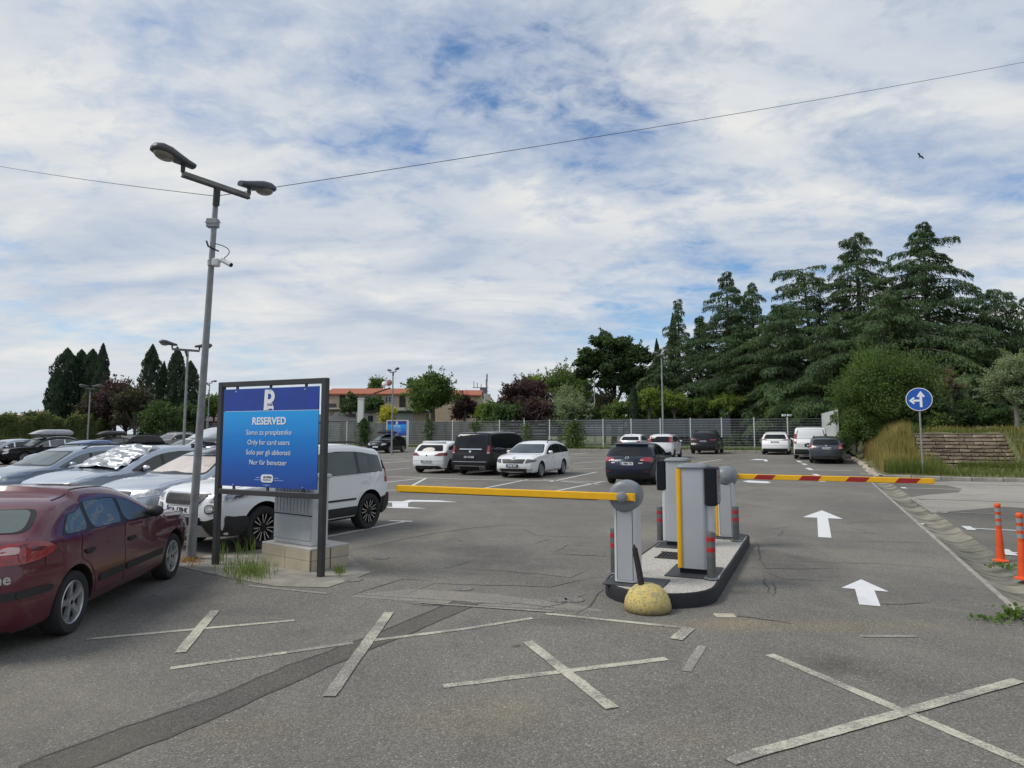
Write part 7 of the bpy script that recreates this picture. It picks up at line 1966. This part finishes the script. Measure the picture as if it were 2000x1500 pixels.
am = thing("aerial_mast", "rooftop mobile phone aerials on a framed mast right of the house", "aerial mast"); Ya = 112; q = atd(948, 800, Ya); am.location = (q.x, Ya, 0)
zt = Z(730, Ya)
m = MB(); m.tube([(.25, 0, 0), (.25, 0, zt)], .09, 6); m.build("mast", MATS['steel'], am)
for dx, v0, v1, w in [(-1.9, 745, 757, .10), (-1.35, 748, 758, .12), (-.7, 750, 758, .10), (0.1, 741, 756, .10), (.25, 731, 744, .22)]:
    m = MB(); m.box((dx, -.12, (Z(v0, Ya) + Z(v1, Ya)) / 2), (w, .15, Z(v0, Ya) - Z(v1, Ya)), 0); m.build("antenna", simple('antenna_grey', (.18, .19, .20), .6), am)
for v in (757, 764):
    m = MB(); m.box((-.8, 0, Z(v, Ya)), (2.6, .08, .10), 0); m.build("cross_bar", MATS['antenna_grey'], am)
m = MB(); m.box((-.35, 0, (Z(757, Ya) + Z(769, Ya)) / 2), (1.1, .5, Z(757, Ya) - Z(769, Ya)), 0); m.build("equipment_box", simple('equip_blue', (.10, .13, .18), .6), am)
m = MB(); m.box((-.8, .6, Z(770, Ya) / 2), (3.2, 3.0, Z(770, Ya)), 0); m.build("building_base", WALLP, am)
# garage, pillar, sheds
ga = thing("garage", "low flat roofed beige garage with a ribbed door behind the fence", "garage"); Yg = 80.0; ga.location = (0, Yg, 0)
hbox("wall", 708, 772, 806, 838, WALLP, .1, .3, ga, Yg); hbox("wall", 808, 832, 806, 838, WALL, .1, .3, ga, Yg); hbox("roof", 704, 834, 802, 805.5, MATS['dark_opening'], 1.5, 4.2, ga, Yg); hbox("back_wall", 708, 832, 806, 838, WALLP, 3.4, .2, ga, Yg)
gd = hbox("garage_door", 772, 808, 806, 838, simple('door_pale', (.40, .42, .41), .6), .08, .2, ga, Yg)
for k in range(9): hbox("door_rib", 773 + k * 4, 775 + k * 4, 806.5, 838, simple('door_rib', (.50, .52, .51), .6), -.05, .06, gd, Yg)
w_ = hbox("window", 719, 729, 812, 826, DARKD, -.07, .06, ga, Yg)
pl = thing("pillar", "white square pillar standing before the garage", "pillar"); pl.location = (X(705, 78), 78, 0)
m = MB(); m.box((0, 0, Z(780, 78) / 2), (.62, .62, Z(780, 78)), 0, None, .02); m.build("shaft", MATS['white_paint'], pl); m = MB(); m.box((0, 0, Z(779, 78)), (.72, .72, .10), 0); m.build("cap", MATS['white_paint'], pl)
sh = thing("shed", "shed with a sloping dark grey roof behind the blue sign", "shed"); Ys = 82.0; sh.location = (0, Ys, 0)
m = MB(); xs0, xs1 = X(640, Ys), X(697, Ys); m.box(((xs0 + xs1) / 2, 1.5, Z(823, Ys) / 2), (xs1 - xs0 - .4, 3, Z(823, Ys)), 0); m.build("wall", WALLP, sh)
m = MB(); m.rings([[(x, -.2, Z(823, Ys)), (x - (.0 if x < -21 else .9), 3.4, Z(803, Ys)), (x - (.0 if x < -21 else .9), 3.4, Z(804, Ys)), (x, -.2, Z(824, Ys))] for x in (xs0, xs1)], True, True, 0); m.build("roof", GREYROOF, sh)
lb = thing("barn", "long low building with a dull brown roof behind the near lamp post", "building"); Yl = 92.0; lb.location = (0, Yl, 0)
m = MB(); xl0, xl1 = X(338, Yl), X(640, Yl); m.box(((xl0 + xl1) / 2, 3, Z(823, Yl) / 2), (xl1 - xl0 - .6, 6, Z(823, Yl)), 0); m.build("wall", simple('barn_wall', (.20, .20, .20), .9), lb)
gable("roof", 338, 640, 823, 808, simple('barn_roof', (.12, .10, .095), .9, var=.25), 0, 6, .3, lb, Yl)
fh = thing("house", "distant house with a dull red roof at the left edge behind the hedge", "house"); Yf = 130.0; fh.location = (0, Yf, 0)
m = MB(); xf0, xf1 = X(40, Yf), X(112, Yf); m.box(((xf0 + xf1) / 2, 3, Z(813, Yf) / 2), (xf1 - xf0, 6, Z(813, Yf)), 0); m.build("wall", WALL, fh)
gable("roof", 38, 114, 813, 802, TERRA2, 0, 6, .3, fh, Yf)
m = MB(); m.tube([(X(82, Yf), 3, Z(803, Yf)), (X(82, Yf), 3, Z(785, Yf))], .05, 5); m.box((X(82, Yf), 3, Z(791, Yf)), (1.0, .05, .05), 0); m.box((X(82, Yf), 3, Z(787, Yf)), (.7, .05, .05), 0); m.build("aerial", MATS['antenna_grey'], fh)
f2 = thing("house", "low distant roof with a pale chimney at the far left edge", "house"); Yf2 = 140.0; f2.location = (0, Yf2, 0)
m = MB(); xq0, xq1 = X(-20, Yf2), X(38, Yf2); m.box(((xq0 + xq1) / 2, 3, Z(815, Yf2) / 2), (xq1 - xq0, 6, Z(815, Yf2)), 0); m.build("wall", WALL, f2); gable("roof", -22, 40, 815, 809, TERRA2, 0, 6, .3, f2, Yf2)
m = MB(); m.box((X(27, Yf2), 3, Z(808.5, Yf2)), (.9, .8, Z(806, Yf2) - Z(811, Yf2)), 0); m.build("chimney", MATS['white_paint'], f2)
m = MB(); m.box((X(27, Yf2), 3, Z(805.3, Yf2)), (1.1, 1.0, .12), 0); m.build("chimney_cap", MATS['antenna_grey'], f2)
